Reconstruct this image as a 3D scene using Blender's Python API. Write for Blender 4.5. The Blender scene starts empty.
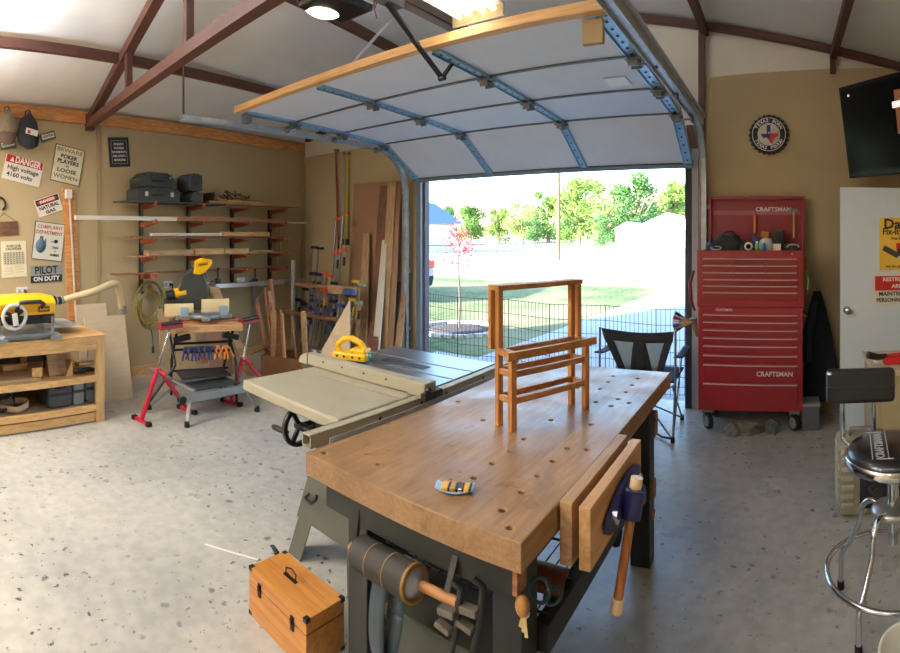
import bpy, math, random
from math import sin, cos, tan, atan2, hypot, pi, radians
from mathutils import Vector, Matrix, noise
random.seed(7)
SC = bpy.context.scene
COL = bpy.context.collection
# ---------------------------------------------------------------- camera (a swept phone panorama)
F, X0, H, ZC = 530.0, 784.0, 234.0, 1.65
cd = bpy.data.cameras.new('camera'); cam = bpy.data.objects.new('camera', cd); COL.objects.link(cam)
cam.location = (0, 0, ZC); cam.rotation_euler = (pi/2, 0, -(450-X0)/F)
cd.type = 'PANO'; cd.panorama_type = 'CENTRAL_CYLINDRICAL'
cd.central_cylindrical_range_u_min = -450/F; cd.central_cylindrical_range_u_max = 450/F
cd.central_cylindrical_range_v_min = -(653-H)/F; cd.central_cylindrical_range_v_max = H/F
cd.central_cylindrical_radius = 1; cd.clip_start = .05; cd.clip_end = 1000
SC.camera = cam
# ---------------------------------------------------------------- light
SC.view_settings.view_transform = 'Standard'; SC.view_settings.look = 'None'
SC.view_settings.gamma = 1; SC.view_settings.use_curve_mapping = False
SC.view_settings.exposure = 0.0
w = bpy.data.worlds.new('sky'); SC.world = w; w.use_nodes = True
nt = w.node_tree; bg = nt.nodes['Background']
sky = nt.nodes.new('ShaderNodeTexSky'); sky.sky_type = 'NISHITA'; sky.sun_disc = False
sky.sun_elevation = radians(32); sky.sun_rotation = radians(200); sky.air_density = 1.3; sky.dust_density = .8; sky.ozone_density = 4
nt.links.new(sky.outputs[0], bg.inputs[0]); bg.inputs[1].default_value = .95
def light(name, kind, loc, rot, energy, color=(1,1,1), size=None, sizey=None, angle=None):
    l = bpy.data.lights.new(name, kind); l.energy = energy; l.color = color
    if size: l.shape = 'RECTANGLE'; l.size = size; l.size_y = sizey or size
    if angle is not None: l.angle = angle
    o = bpy.data.objects.new(name, l); o.location = loc; o.rotation_euler = rot; COL.objects.link(o); return o
light('sun', 'SUN', (0,0,20), (radians(74), 0, radians(-30)), 32.0, (1,.94,.84), angle=radians(1))
# the shop's ceiling strip lights (the fittings themselves are built further down)
STRIPS = [((-3.9,-.75,2.86), 1.25, 92), ((-1.2,-2.0,2.9), 1.25, 16), ((-4.1,-2.5,2.86), 1.25, 60), ((-1.64,1.90,2.90), 1.25, 7)]
for _p, _l, _e in STRIPS:
    light('strip_light_lamp', 'AREA', (_p[0], _p[1], _p[2]-.06), (0,0,0), _e, (1,.93,.82), .22, _l)
    light('ceiling_fill_uplight', 'AREA', (_p[0], _p[1], _p[2]+.13), (pi,0,0), _e*3.0, (.96,.96,1), .22, _l)  # added fill above each fitting, brightens the ceiling
# ---------------------------------------------------------------- helpers
def lin(c): return tuple(((v/255)/12.92 if v/255 <= .04045 else ((v/255+.055)/1.055)**2.4) for v in c)
def az(px): return (px-X0)/F
def at_r(px, py, r):  a = az(px); return Vector((r*sin(a), r*cos(a), ZC+(H-py)/F*r))
def at_z(px, py, z=0.0): return at_r(px, py, F*(ZC-z)/(py-H))
def at_y(px, py, y):  return at_r(px, py, y/cos(az(px)))
LN = Vector((1,.176,0)).normalized(); LU = Vector((-.176,1,0)).normalized()   # left wall: inward normal, along
LO = Vector((-5.465,0,0))
def at_l(px, py, off=0.0):
    a = az(px); d = Vector((sin(a), cos(a), 0)); r = (LO+LN*off).dot(LN)/d.dot(LN); return at_r(px, py, r)
def LP(s, h, off=0.0): return LO + LU*s + LN*off + Vector((0,0,h))
def l_sh(p): return (p-LO).dot(LU), p.z
_M = {}
def mat(name, col, rough=.6, metal=0.0, var=.0, scale=8.0, bump=0.0, spec=.5, emit=None, alpha=None, stretch=None, col2=None, coat=0.0, sheen=0.0):
    if name in _M: return _M[name]
    m = bpy.data.materials.new(name); _M[name] = m; m.use_nodes = True
    n = m.node_tree.nodes; L = m.node_tree.links; b = n['Principled BSDF']
    c = lin(col)+(1,); b.inputs['Base Color'].default_value = c
    b.inputs['Roughness'].default_value = rough; b.inputs['Metallic'].default_value = metal
    b.inputs['Specular IOR Level'].default_value = spec; b.inputs['Coat Weight'].default_value = coat
    b.inputs['Sheen Weight'].default_value = sheen
    if alpha is not None: b.inputs['Alpha'].default_value = alpha
    if emit: b.inputs['Emission Color'].default_value = lin(emit[0])+(1,); b.inputs['Emission Strength'].default_value = emit[1]
    if var or bump or col2:
        tc = n.new('ShaderNodeTexCoord'); mp = n.new('ShaderNodeMapping'); L.new(tc.outputs['Object'], mp.inputs[0])
        if stretch: mp.inputs['Scale'].default_value = stretch
        nz = n.new('ShaderNodeTexNoise'); nz.inputs['Scale'].default_value = scale; nz.inputs['Detail'].default_value = 6; nz.inputs['Roughness'].default_value = .6
        L.new(mp.outputs[0], nz.inputs['Vector'])
        rp = n.new('ShaderNodeValToRGB'); rp.color_ramp.elements[0].position = .32; rp.color_ramp.elements[1].position = .68
        if col2: rp.color_ramp.elements[0].color = lin(col2)+(1,); rp.color_ramp.elements[1].color = c
        else:
            rp.color_ramp.elements[0].color = tuple(v*(1-var) for v in c[:3])+(1,)
            rp.color_ramp.elements[1].color = tuple(min(1, v*(1+var)) for v in c[:3])+(1,)
        L.new(nz.outputs[0], rp.inputs[0]); L.new(rp.outputs[0], b.inputs['Base Color'])
        if bump:
            bp = n.new('ShaderNodeBump'); bp.inputs['Strength'].default_value = bump; bp.inputs['Distance'].default_value = .01
            L.new(nz.outputs[0], bp.inputs['Height']); L.new(bp.outputs[0], b.inputs['Normal'])
    return m
def wood(name, light_, dark, axis='X', rough=.55, scale=3.0, planks=0.0, knots=True):
    """wood with grain running along AXIS of the object's coordinates"""
    if name in _M: return _M[name]
    m = bpy.data.materials.new(name); _M[name] = m; m.use_nodes = True
    n = m.node_tree.nodes; L = m.node_tree.links; b = n['Principled BSDF']; b.inputs['Roughness'].default_value = rough
    tc = n.new('ShaderNodeTexCoord'); mp = n.new('ShaderNodeMapping'); L.new(tc.outputs['Object'], mp.inputs[0])
    s = {'X': (1.2, 14, 14), 'Y': (14, 1.2, 14), 'Z': (14, 14, 1.2)}[axis]; mp.inputs['Scale'].default_value = s
    nz = n.new('ShaderNodeTexNoise'); nz.inputs['Scale'].default_value = scale; nz.inputs['Detail'].default_value = 8; nz.inputs['Distortion'].default_value = .6
    L.new(mp.outputs[0], nz.inputs['Vector'])
    rp = n.new('ShaderNodeValToRGB'); e = rp.color_ramp.elements
    e[0].position = .3; e[0].color = lin(dark)+(1,); e[1].position = .62; e[1].color = lin(light_)+(1,)
    L.new(nz.outputs[0], rp.inputs[0])
    n2 = n.new('ShaderNodeTexNoise'); n2.inputs['Scale'].default_value = 2.2; n2.inputs['Detail'].default_value = 4; L.new(tc.outputs['Object'], n2.inputs['Vector'])
    mx = n.new('ShaderNodeMix'); mx.data_type = 'RGBA'; mx.blend_type = 'MULTIPLY'; mx.inputs[0].default_value = .35
    L.new(rp.outputs[0], mx.inputs[6]); L.new(n2.outputs['Color'], mx.inputs[7])
    r2 = n.new('ShaderNodeValToRGB'); r2.color_ramp.elements[0].position = .3; r2.color_ramp.elements[0].color = (.55,.55,.55,1); r2.color_ramp.elements[1].position = .6
    L.new(n2.outputs[0], r2.inputs[0]); L.new(r2.outputs[0], mx.inputs[7])
    L.new(mx.outputs[2], b.inputs['Base Color'])
    bp = n.new('ShaderNodeBump'); bp.inputs['Strength'].default_value = .15; bp.inputs['Distance'].default_value = .004
    L.new(nz.outputs[0], bp.inputs['Height']); L.new(bp.outputs[0], b.inputs['Normal'])
    return m
def Rz(a): return Matrix.Rotation(a, 3, 'Z')
def Rx(a): return Matrix.Rotation(a, 3, 'X')
def Ry(a): return Matrix.Rotation(a, 3, 'Y')
LW = Matrix((LU, -LN, Vector((0,0,1)))).transposed()     # local x = along left wall, y = into wall, z = up
class MB:
    def __init__(s): s.v = []; s.f = []; s.sm = []; s.mi = []; s.cm = 0
    def _add(s, vs, fs, smooth=False):
        o = len(s.v); s.v += [Vector(v) for v in vs]
        for f in fs: s.f.append([i+o for i in f]); s.sm.append(smooth); s.mi.append(s.cm)
        return s
    def box(s, c, d, R=None):
        c = Vector(c); R = R or Matrix.Identity(3)
        vs = [c + R @ Vector((x*d[0]/2, y*d[1]/2, z*d[2]/2)) for x in (-1,1) for y in (-1,1) for z in (-1,1)]
        return s._add(vs, [(0,1,3,2),(4,6,7,5),(0,4,5,1),(2,3,7,6),(0,2,6,4),(1,5,7,3)])
    def b2(s, lo, hi):
        return s.box([(a+b)/2 for a, b in zip(lo, hi)], [abs(b-a) for a, b in zip(lo, hi)])
    def bar(s, p, q, w, h, up=(0,0,1)):
        p, q = Vector(p), Vector(q); x = (q-p).normalized(); up = Vector(up)
        y = up.cross(x)
        if y.length < 1e-4: y = Vector((0,1,0)).cross(x) if abs(x.y) < .9 else Vector((1,0,0)).cross(x)
        y.normalize(); z = x.cross(y)
        return s.box((p+q)/2, ((q-p).length, w, h), Matrix((x,y,z)).transposed())
    def hexa(s, c8):     # corners: bottom 4 ccw, top 4 ccw
        return s._add(c8, [(3,2,1,0),(4,5,6,7),(0,1,5,4),(1,2,6,5),(2,3,7,6),(3,0,4,7)])
    def prism(s, poly, ext):
        n = len(poly); ext = Vector(ext); P = [Vector(p) for p in poly]
        nrm = sum(((P[i]-P[0]).cross(P[(i+1)]-P[0]) for i in range(1, n-1)), Vector())
        if nrm.dot(ext) > 0: P = P[::-1]
        return s._add(P+[p+ext for p in P], [list(range(n)), list(range(2*n-1, n-1, -1))]+[(i, i+n, (i+1)%n+n, (i+1)%n) for i in range(n)])
    def tube(s, pts, r, seg=10, cap=True, closed=False):
        P = [Vector(p) for p in pts]; n = len(P); rr = r if isinstance(r, (list, tuple)) else [r]*n
        T = []
        for i in range(n):
            if closed: t = P[(i+1)%n]-P[i-1]
            else: t = P[min(i+1,n-1)]-P[max(i-1,0)]
            T.append(t.normalized())
        u = T[0].orthogonal().normalized(); vs = []; U = u
        for i in range(n):
            U = (U - T[i]*U.dot(T[i]));
            U = U.normalized() if U.length > 1e-6 else T[i].orthogonal().normalized()
            V = T[i].cross(U)
            for k in range(seg):
                a = 2*pi*k/seg; vs.append(P[i]+(U*cos(a)+V*sin(a))*rr[i])
        fs = []; m = n if closed else n-1
        for i in range(m):
            for k in range(seg):
                a, b = i*seg+k, i*seg+(k+1)%seg; c, d = ((i+1)%n)*seg+(k+1)%seg, ((i+1)%n)*seg+k
                fs.append((a, b, c, d))
        s._add(vs, fs, True)
        if cap and not closed:
            s._add([v for v in vs[:seg]], [list(range(seg))[::-1]]); s._add(vs[-seg:], [list(range(seg))])
        return s
    def cyl(s, p, q, r, seg=20, r2=None): return s.tube([p, q], [r, r if r2 is None else r2], seg)
    def lathe(s, c, prof, seg=28, axis='Z', R=None):   # prof: (radius, height)
        c = Vector(c); R = R or {'Z': Matrix.Identity(3), 'X': Ry(pi/2), 'Y': Rx(-pi/2)}[axis]
        vs = [c + R @ Vector((r*cos(2*pi*k/seg), r*sin(2*pi*k/seg), h)) for r, h in prof for k in range(seg)]
        fs = []
        for i in range(len(prof)-1):
            for k in range(seg): fs.append((i*seg+k, i*seg+(k+1)%seg, (i+1)*seg+(k+1)%seg, (i+1)*seg+k))
        s._add(vs, fs, True)
        if min(r for r, h in prof) > 1e-5:      # a ring: close the profile on itself
            n = len(prof)-1; s._add(vs[:seg]+vs[-seg:], [(seg+k, seg+(k+1)%seg, (k+1)%seg, k) for k in range(seg)], True)
            return s
        if prof[0][0] > 1e-5: s._add(vs[:seg], [list(range(seg))[::-1]])
        if prof[-1][0] > 1e-5: s._add(vs[-seg:], [list(range(seg))])
        return s
    def ball(s, c, r, seg=16, R=None):
        r = r if isinstance(r, (tuple, list)) else (r,)*3; c = Vector(c); R = R or Matrix.Identity(3); n = seg//2; vs = []; fs = []
        for i in range(n+1):
            p = pi*i/n
            for k in range(seg): a = 2*pi*k/seg; vs.append(c+R@Vector((r[0]*sin(p)*cos(a), r[1]*sin(p)*sin(a), -r[2]*cos(p))))
        for i in range(n):
            for k in range(seg): fs.append((i*seg+k, i*seg+(k+1)%seg, (i+1)*seg+(k+1)%seg, (i+1)*seg+k))
        return s._add(vs, fs, True)
    def grid(s, fn, nu, nv, smooth=True):
        vs = [fn(i/nu, j/nv) for i in range(nu+1) for j in range(nv+1)]
        return s._add(vs, [(i*(nv+1)+j, (i+1)*(nv+1)+j, (i+1)*(nv+1)+j+1, i*(nv+1)+j+1) for i in range(nu) for j in range(nv)], smooth)
    def sheet(s, fn, nu, nv, th, smooth=True):    # a grid with real thickness
        A = [[Vector(fn(i/nu, j/nv)) for j in range(nv+1)] for i in range(nu+1)]
        N = [[None]*(nv+1) for _ in range(nu+1)]
        for i in range(nu+1):
            for j in range(nv+1):
                du = A[min(i+1,nu)][j]-A[max(i-1,0)][j]; dv = A[i][min(j+1,nv)]-A[i][max(j-1,0)]; q = du.cross(dv); N[i][j] = q.normalized() if q.length > 1e-9 else Vector((0,0,1))
        top = [A[i][j]+N[i][j]*th/2 for i in range(nu+1) for j in range(nv+1)]; bot = [A[i][j]-N[i][j]*th/2 for i in range(nu+1) for j in range(nv+1)]
        q = len(top); idx = lambda i, j: i*(nv+1)+j; fs = []
        for i in range(nu):
            for j in range(nv):
                a = (idx(i,j), idx(i+1,j), idx(i+1,j+1), idx(i,j+1)); fs.append(a); fs.append(tuple(x+q for x in a[::-1]))
        rim = [idx(i,0) for i in range(nu)]+[idx(nu,j) for j in range(nv)]+[idx(i,nv) for i in range(nu,0,-1)]+[idx(0,j) for j in range(nv,0,-1)]
        for k in range(len(rim)): a, b = rim[k], rim[(k+1)%len(rim)]; fs.append((b, a, a+q, b+q))
        return s._add(top+bot, fs, smooth)
    def mesh(s, name, org=None):
        me = bpy.data.meshes.new(name); o = org or Vector()
        me.from_pydata([v-o for v in s.v], [], s.f); me.polygons.foreach_set('use_smooth', s.sm); me.polygons.foreach_set('material_index', s.mi); me.update(); return me
def setp(o, label=None, cat=None, group=None, kind=None):
    if label: o['label'] = label
    if cat: o['category'] = cat
    if group: o['group'] = group
    if kind: o['kind'] = kind
    return o
def bevel(o, w):
    if w: b = o.modifiers.new('bevel', 'BEVEL'); b.width = w; b.segments = 2; b.limit_method = 'ANGLE'; b.angle_limit = radians(40)
    return o
def struct(name, mb, m, bev=0):
    o = bpy.data.objects.new(name, mb.mesh(name)); o['kind'] = 'structure'; COL.objects.link(o)
    for x in (m if isinstance(m, list) else [m]): o.data.materials.append(x)
    return bevel(o, bev)
def one(name, mb, m, label, cat, group=None, kind=None, org=None, bev=0):
    org = Vector(org) if org is not None else (sum(mb.v, Vector())/len(mb.v)); o = bpy.data.objects.new(name, mb.mesh(name, org)); o.location = org
    for x in (m if isinstance(m, list) else [m]): o.data.materials.append(x)
    COL.objects.link(o); setp(o, label, cat, group, kind); return bevel(o, bev)
SPLIT = set('wheel tail_lamp side_window wall_bracket end_cap hanging_wire hanger bracket foot lock_lever guide_rod rubber_cap tray_arm corner_cap fence_bracket bolt_hole rail_hole lower_shell carriage side_plate socket handle_cap clamp_ring rail_bracket ribs panel_slot dark_slot corner_brace back_mesh hole'.split())
def pieces(mb):
    n = len(mb.v); par = list(range(n))
    def find(a):
        while par[a] != a: par[a] = par[par[a]]; a = par[a]
        return a
    for f in mb.f:
        for i in f[1:]: par[find(f[0])] = find(i)
    comp = {}
    for i in range(n): comp.setdefault(find(i), []).append(i)
    G = []
    for vs in comp.values():
        lo = [min(mb.v[i][k] for i in vs)-.004 for k in range(3)]; hi = [max(mb.v[i][k] for i in vs)+.004 for k in range(3)]; G.append([lo, hi, set(vs)])
    ch = True
    while ch:
        ch = False
        for i in range(len(G)):
            for j in range(i+1, len(G)):
                if all(G[i][0][k] <= G[j][1][k] and G[j][0][k] <= G[i][1][k] for k in range(3)):
                    G[i] = [[min(a,b) for a,b in zip(G[i][0],G[j][0])], [max(a,b) for a,b in zip(G[i][1],G[j][1])], G[i][2]|G[j][2]]; G.pop(j); ch = True; break
            if ch: break
    out = []
    for lo, hi, vs in G:
        q = MB(); mp = {o: k for k, o in enumerate(sorted(vs))}; q.v = [mb.v[o] for o in sorted(vs)]
        for f, sm, mi in zip(mb.f, mb.sm, mb.mi):
            if f[0] in vs: q.f.append([mp[i] for i in f]); q.sm.append(sm); q.mi.append(mi)
        out.append(q)
    return out
class Thing:
    """an Empty at the thing's base; parts are added in world coordinates (local=True: in the thing's own)"""
    def __init__(s, name, label, cat, loc, group=None, rz=0.0, local=False):
        s.e = bpy.data.objects.new(name, None); COL.objects.link(s.e); s.e.location = loc; s.e.rotation_euler = (0,0,rz); s.e.empty_display_size = .1
        setp(s.e, label, cat, group); s.org = Vector() if local else Vector(loc); s.local = local
    def add(s, name, mb, m, parent=None, bev=0, label=None, kind=None):
        if name in SPLIT:                      # pieces standing apart become a part each
            out = [s._add1(name, q, m, parent, bev, label, kind) for q in pieces(mb)]; return out[0]
        return s._add1(name, mb, m, parent, bev, label, kind)
    def _add1(s, name, mb, m, parent=None, bev=0, label=None, kind=None):
        o = bpy.data.objects.new(name, mb.mesh(name, s.org)); COL.objects.link(o); o.parent = parent or s.e
        for x in (m if isinstance(m, list) else [m]): o.data.materials.append(x)
        if label: o['label'] = label
        if kind: o['kind'] = kind
        return bevel(o, bev)
def kids(o): return [c for c in bpy.data.objects if c.parent == o]
def dup(root, loc, rz, label=None):
    r = root.copy(); COL.objects.link(r); r.location = loc; r.rotation_euler = (0,0,rz)
    if label: r['label'] = label
    for ch in kids(root):
        c = ch.copy(); COL.objects.link(c); c.parent = r
        for g in kids(ch): d = g.copy(); COL.objects.link(d); d.parent = c
    return r
def text(mb, s, size, o, xd, yd, ext=.0015, bold=.0, align='CENTER', sx=1.0, fit=None):
    """raised lettering: origin o (centre of the line), xd along the line, yd up"""
    cu = bpy.data.curves.new('t', 'FONT'); cu.body = s; cu.size = size; cu.align_x = align; cu.align_y = 'CENTER'; cu.offset = bold*size; cu.extrude = ext; cu.resolution_u = 2
    ob = bpy.data.objects.new('t', cu); COL.objects.link(ob); bpy.context.view_layer.update()
    me = ob.to_mesh(); xd, yd = Vector(xd).normalized(), Vector(yd).normalized(); zd = xd.cross(yd)
    if len(me.vertices):
        xs = [v.co.x for v in me.vertices]; wd = max(xs)-min(xs); k = (fit/wd if fit and wd > 0 else sx)
        mb._add([Vector(o)+xd*v.co.x*k+yd*v.co.y+zd*v.co.z for v in me.vertices], [list(p.vertices) for p in me.polygons])
    ob.to_mesh_clear(); bpy.data.objects.remove(ob); bpy.data.curves.remove(cu)
    return mb
def arc(c, r, a0, a1, n, u, v):
    c, u, v = Vector(c), Vector(u), Vector(v); return [c+u*r*cos(a0+(a1-a0)*i/n)+v*r*sin(a0+(a1-a0)*i/n) for i in range(n+1)]
# shared materials
DARK = mat('black_plastic', (28,29,31), .5, var=.15); RUB = mat('black_rubber', (20,20,21), .8)
CHR = mat('chrome', (205,208,212), .12, 1.0); GALV = mat('galvanised_steel', (190,198,204), .42, .4, var=.18, scale=14)
STEEL = mat('grey_steel', (128,133,138), .45, .6, var=.12, scale=10); ALU = mat('aluminium', (198,202,206), .3, .9, var=.08)
RED = mat('red_enamel', (150,24,32), .35, var=.06); WHITE = mat('white_paint', (226,226,222), .5); BLK = mat('black_enamel', (22,23,26), .4)
YEL = mat('yellow_plastic', (243,180,14), .4, var=.06); CREAM = mat('cream_enamel', (168,162,140), .45, var=.07, scale=6)
PINE = wood('pine', (226,182,122), (205,152,92), 'X'); PINEY = wood('pine_lengthwise', (226,182,122), (205,152,92), 'Y'); PINEZ = wood('pine_upright', (226,182,122), (205,152,92), 'Z')
PLY = mat('birch_plywood', (214,192,160), .65, var=.07, scale=5, stretch=(1,1,5)); BRN = wood('brown_board', (158,108,72), (112,72,46), 'Z')
WAL = wood('reddish_board', (170,112,74), (130,80,52), 'Y'); TANW = wood('tan_board', (192,156,112), (160,122,82), 'Y')
# ================================================================ the setting
def concrete():
    m = bpy.data.materials.new('concrete_floor'); m.use_nodes = True; n = m.node_tree.nodes; L = m.node_tree.links; b = n['Principled BSDF']
    tc = n.new('ShaderNodeTexCoord')
    def nz(s, d=5, dist=0):
        q = n.new('ShaderNodeTexNoise'); q.inputs['Scale'].default_value = s; q.inputs['Detail'].default_value = d; q.inputs['Distortion'].default_value = dist; L.new(tc.outputs['Object'], q.inputs['Vector']); return q
    def ramp(src, stops):
        r = n.new('ShaderNodeValToRGB'); e = r.color_ramp.elements
        while len(e) < len(stops): e.new(.5)
        for k, (p, c) in enumerate(stops): e[k].position = p; e[k].color = c+(1,)
        L.new(src, r.inputs[0]); return r
    a = ramp(nz(1.1, 5, 0).outputs[0], [(.25, lin((158,157,152))), (.5, lin((182,180,172))), (.78, lin((198,194,182)))])
    f = ramp(nz(14, 8).outputs[0], [(.35, (.86,.86,.86)), (.65, (1.06,1.06,1.05))])
    m1 = n.new('ShaderNodeMix'); m1.data_type = 'RGBA'; m1.blend_type = 'MULTIPLY'; m1.inputs[0].default_value = 1; L.new(a.outputs[0], m1.inputs[6]); L.new(f.outputs[0], m1.inputs[7])
    # dark oil spots, clustered
    def spots(scale, lo, hi, thr):
        vo = n.new('ShaderNodeTexVoronoi'); vo.inputs['Scale'].default_value = scale; vo.inputs['Randomness'].default_value = 1
        wn = nz(scale*3, 3); ad = n.new('ShaderNodeVectorMath'); ad.operation = 'MULTIPLY_ADD'; L.new(wn.outputs['Color'], ad.inputs[0]); ad.inputs[1].default_value = (.05,.05,.05); L.new(tc.outputs['Object'], ad.inputs[2]); L.new(ad.outputs[0], vo.inputs['Vector'])
        r = ramp(vo.outputs['Distance'], [(lo, (1,1,1)), (hi, (0,0,0))])
        sep = n.new('ShaderNodeSeparateColor'); L.new(vo.outputs['Color'], sep.inputs[0]); gt = n.new('ShaderNodeMath'); gt.operation = 'GREATER_THAN'; gt.inputs[1].default_value = thr; L.new(sep.outputs[0], gt.inputs[0])
        mu = n.new('ShaderNodeMath'); mu.operation = 'MULTIPLY'; L.new(r.outputs[0], mu.inputs[0]); L.new(gt.outputs[0], mu.inputs[1]); return mu.outputs[0]
    cl = ramp(nz(.9, 2).outputs[0], [(.40, (.35,.35,.35)), (.54, (1,1,1))])
    prev = m1.outputs[2]
    for sc, lo, hi, thr, c, am in ((6.5,.05,.12,.80,(122,116,106),.7), (9,.10,.20,.66,(96,91,84),.85), (15,.13,.21,.64,(74,70,65),1), (28,.14,.22,.70,(88,84,78),1), (12,.05,.08,.9,(226,222,212),1)):
        mu = n.new('ShaderNodeMath'); mu.operation = 'MULTIPLY'; L.new(spots(sc, lo, hi, thr), mu.inputs[0]); L.new(cl.outputs[0], mu.inputs[1])
        m2_ = n.new('ShaderNodeMath'); m2_.operation = 'MULTIPLY'; L.new(mu.outputs[0], m2_.inputs[0]); m2_.inputs[1].default_value = am
        mm = n.new('ShaderNodeMix'); mm.data_type = 'RGBA'; L.new(m2_.outputs[0], mm.inputs[0]); L.new(prev, mm.inputs[6]); mm.inputs[7].default_value = lin(c)+(1,); prev = mm.outputs[2]
    L.new(prev, b.inputs['Base Color'])
    rr = ramp(nz(2.5, 6).outputs[0], [(.3, (.26,)*3), (.7, (.40,)*3)]); L.new(rr.outputs[0], b.inputs['Roughness'])
    bp = n.new('ShaderNodeBump'); bp.inputs['Strength'].default_value = .08; bp.inputs['Distance'].default_value = .01; L.new(nz(9,6).outputs[0], bp.inputs['Height']); L.new(bp.outputs[0], b.inputs['Normal'])
    return m
YF = 4.95; XR = 1.95; YB = -3.6
XOL, XOR = -3.98, -.92; ZO = 2.46          # door opening
def wx(y): return LO.x - .176*y             # left wall x at y
RX, RZ_ = -2.2, 3.95                        # ridge
def zroof(x, y=4.0):
    if x <= RX: e = wx(y); return 3.03+(RZ_-3.03)*(x-e)/(RX-e)
    return RZ_-.205*(x-RX)
TAN = mat('tan_painted_board', (186,166,128), .75, var=.035, scale=2.5, bump=.05)
INS = mat('white_vinyl_insulation', (232,232,230), .5, var=.04, scale=3, bump=.25)
BEAM = mat('brown_primer_steel', (92,56,46), .55, var=.12, scale=9)
HDR = wood('header_lumber', (222,160,96), (190,120,62), 'Y', .6)
struct('floor', MB().b2((-7.2,YB-.2,-.15), (XR+.2,5.15,0)), concrete())
m = MB(); a, b_ = LP(YB*1.02,0), LP(5.1,0)
m.hexa([a-LN*.15, b_-LN*.15, b_, a] + [v+Vector((0,0,3.02)) for v in (a-LN*.15, b_-LN*.15, b_, a)]); struct('wall_left', m, TAN)
# front wall round the door opening; tan board stops at different heights, white insulation above
m = MB(); m.b2((-6.5,YF,0), (XOL-.0,YF+.06,2.80)); struct('wall_front_left', m, TAN)
m = MB(); zt = lambda x: 3.125+(x+.76)*.09
m.hexa([Vector(p) for p in ((XOR+.13,YF,0),(XR,YF,0),(XR,YF+.14,0),(XOR+.13,YF+.14,0),(XOR+.13,YF,zt(-.8)),(XR,YF,zt(1.1)),(XR,YF+.14,zt(1.1)),(XOR+.13,YF+.14,zt(-.8)))]); struct('wall_front_right', m, TAN)
m = MB(); m.prism([(-6.42,YF+.05,2.8),(XOL,YF+.05,2.8),(XOL,YF+.05,ZO),(XOR+.13,YF+.05,ZO),(XOR+.13,YF+.05,3.1),(XR,YF+.05,3.28),(XR,YF+.05,3.3),(RX,YF+.05,RZ_+.05),(-6.42,YF+.05,3.08)], (0,.09,0)); struct('wall_front_gable', m, mat('cream_vinyl_insulation', (234,228,212), .55, var=.04, scale=3, bump=.2))
struct('wall_right', MB().b2((XR,YB,0), (XR+.14,YF+.14,3.3)), TAN)
struct('wall_back', MB().b2((-6.2,YB-.14,0), (XR+.14,YB,4.0)), TAN)
m = MB(); nY = 9
for k in range(nY-1):
    y0 = YB-.2+(5.25-YB)*k/(nY-1); y1 = YB-.2+(5.25-YB)*(k+1)/(nY-1)
    for (xa0,za0,xa1,za1,xb,zb) in ((wx(y0)-.25,3.02-.05,wx(y1)-.25,3.02-.05,RX,RZ_), (RX,RZ_,RX,RZ_,XR+.2,zroof(XR+.2))):
        A = [Vector((xa0,y0,za0)), Vector((xb,y0,zb)), Vector((xb,y1,zb)), Vector((xa1,y1,za1))]
        if xa0 == RX: A = [Vector((RX,y0,RZ_)), Vector((xb,y0,zb)), Vector((xb,y1,zb)), Vector((RX,y1,RZ_))]
        m.hexa(A+[v+Vector((0,0,.12)) for v in A])
struct('ceiling', m, INS)
# header boards on the eave
m = MB(); s0, s1 = -3.6, 4.99
p = [LP(s, z, o) for z in (2.885,3.015) for s, o in ((s0,0),(s1,0),(s1,.04),(s0,.04))]
def hz(s): return 2.99-.03*s/5
m.hexa([LP(s0,2.80,0),LP(s1,2.60,0),LP(s1,2.60,.04),LP(s0,2.80,.04),LP(s0,3.01,0),LP(s1,2.74,0),LP(s1,2.74,.04),LP(s0,3.01,.04)]) if 0 else m.hexa([LP(s0,2.90,0),LP(s1,2.86,0),LP(s1,2.86,.04),LP(s0,2.90,.04),LP(s0,3.05,0),LP(s1,2.99,0),LP(s1,2.99,.04),LP(s0,3.05,.04)])
struct('trim_1', m, HDR)
# wall seam strips
for k, px in enumerate((98.5,)):
    q = at_l(px, 240); s, _ = l_sh(q); struct('trim_2', MB().box(LP(s,1.45,.006), (.05,.012,2.9), LW), mat('tan_trim', (168,146,106), .7)); 
struct('trim_3', MB().b2((-6.31,YF-.03,0), (-6.27,YF,2.78)), mat('tan_trim', (168,146,106), .7))
struct('baseboard_left', MB().box(LP(2.0,.05,.012), (6.0,.024,.10), LW), PINE)
# brown steel frame
bw = .075
m = MB(); ty = 1.52
ex = wx(ty)+.05
m.bar((ex,ty,2.91), (RX,ty,RZ_-.10), .08, .085, (0,1,0)); m.bar((RX,ty,RZ_-.10), (XR,ty,zroof(XR)-.09), .06, .075, (0,1,0))
m.bar((ex-.02,ty,2.87), (XR,ty,2.84), .085, .085, (0,1,0))
tz = lambda x: (2.91+(RZ_-.10-2.91)*(x-ex)/(RX-ex)) if x < RX else zroof(x)-.09
for px in (128.5, 188.5): x = ty*tan(az(px)); m.b2((x-.028,ty-.028,2.86), (x+.028,ty+.028,tz(x)))
for x in (-2.2,-1.1,0,1): m.b2((x-.028,ty-.028,2.86), (x+.028,ty+.028,tz(x)))
m.b2((ex-.06,ty-.05,2.80), (ex+.03,ty+.05,2.98))
struct('beam_truss', m, BEAM)
def purlin(name, x0, y0, z, y1=4.95, yb=-3.5):
    sl = -.176 if x0 < RX else 0
    m = MB(); m.bar((x0+sl*(yb-y0),yb,z), (x0+sl*(y1-y0),y1,z), .06, .085); return struct(name, m, BEAM)
purlin('beam_purlin_1', -4.68, 2.22, 3.235); purlin('beam_purlin_2', -3.48, 3.17, 3.53)
purlin('beam_purlin_3', -.74, 3, 3.56); purlin('beam_purlin_4', .46, 3, 3.32)
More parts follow.
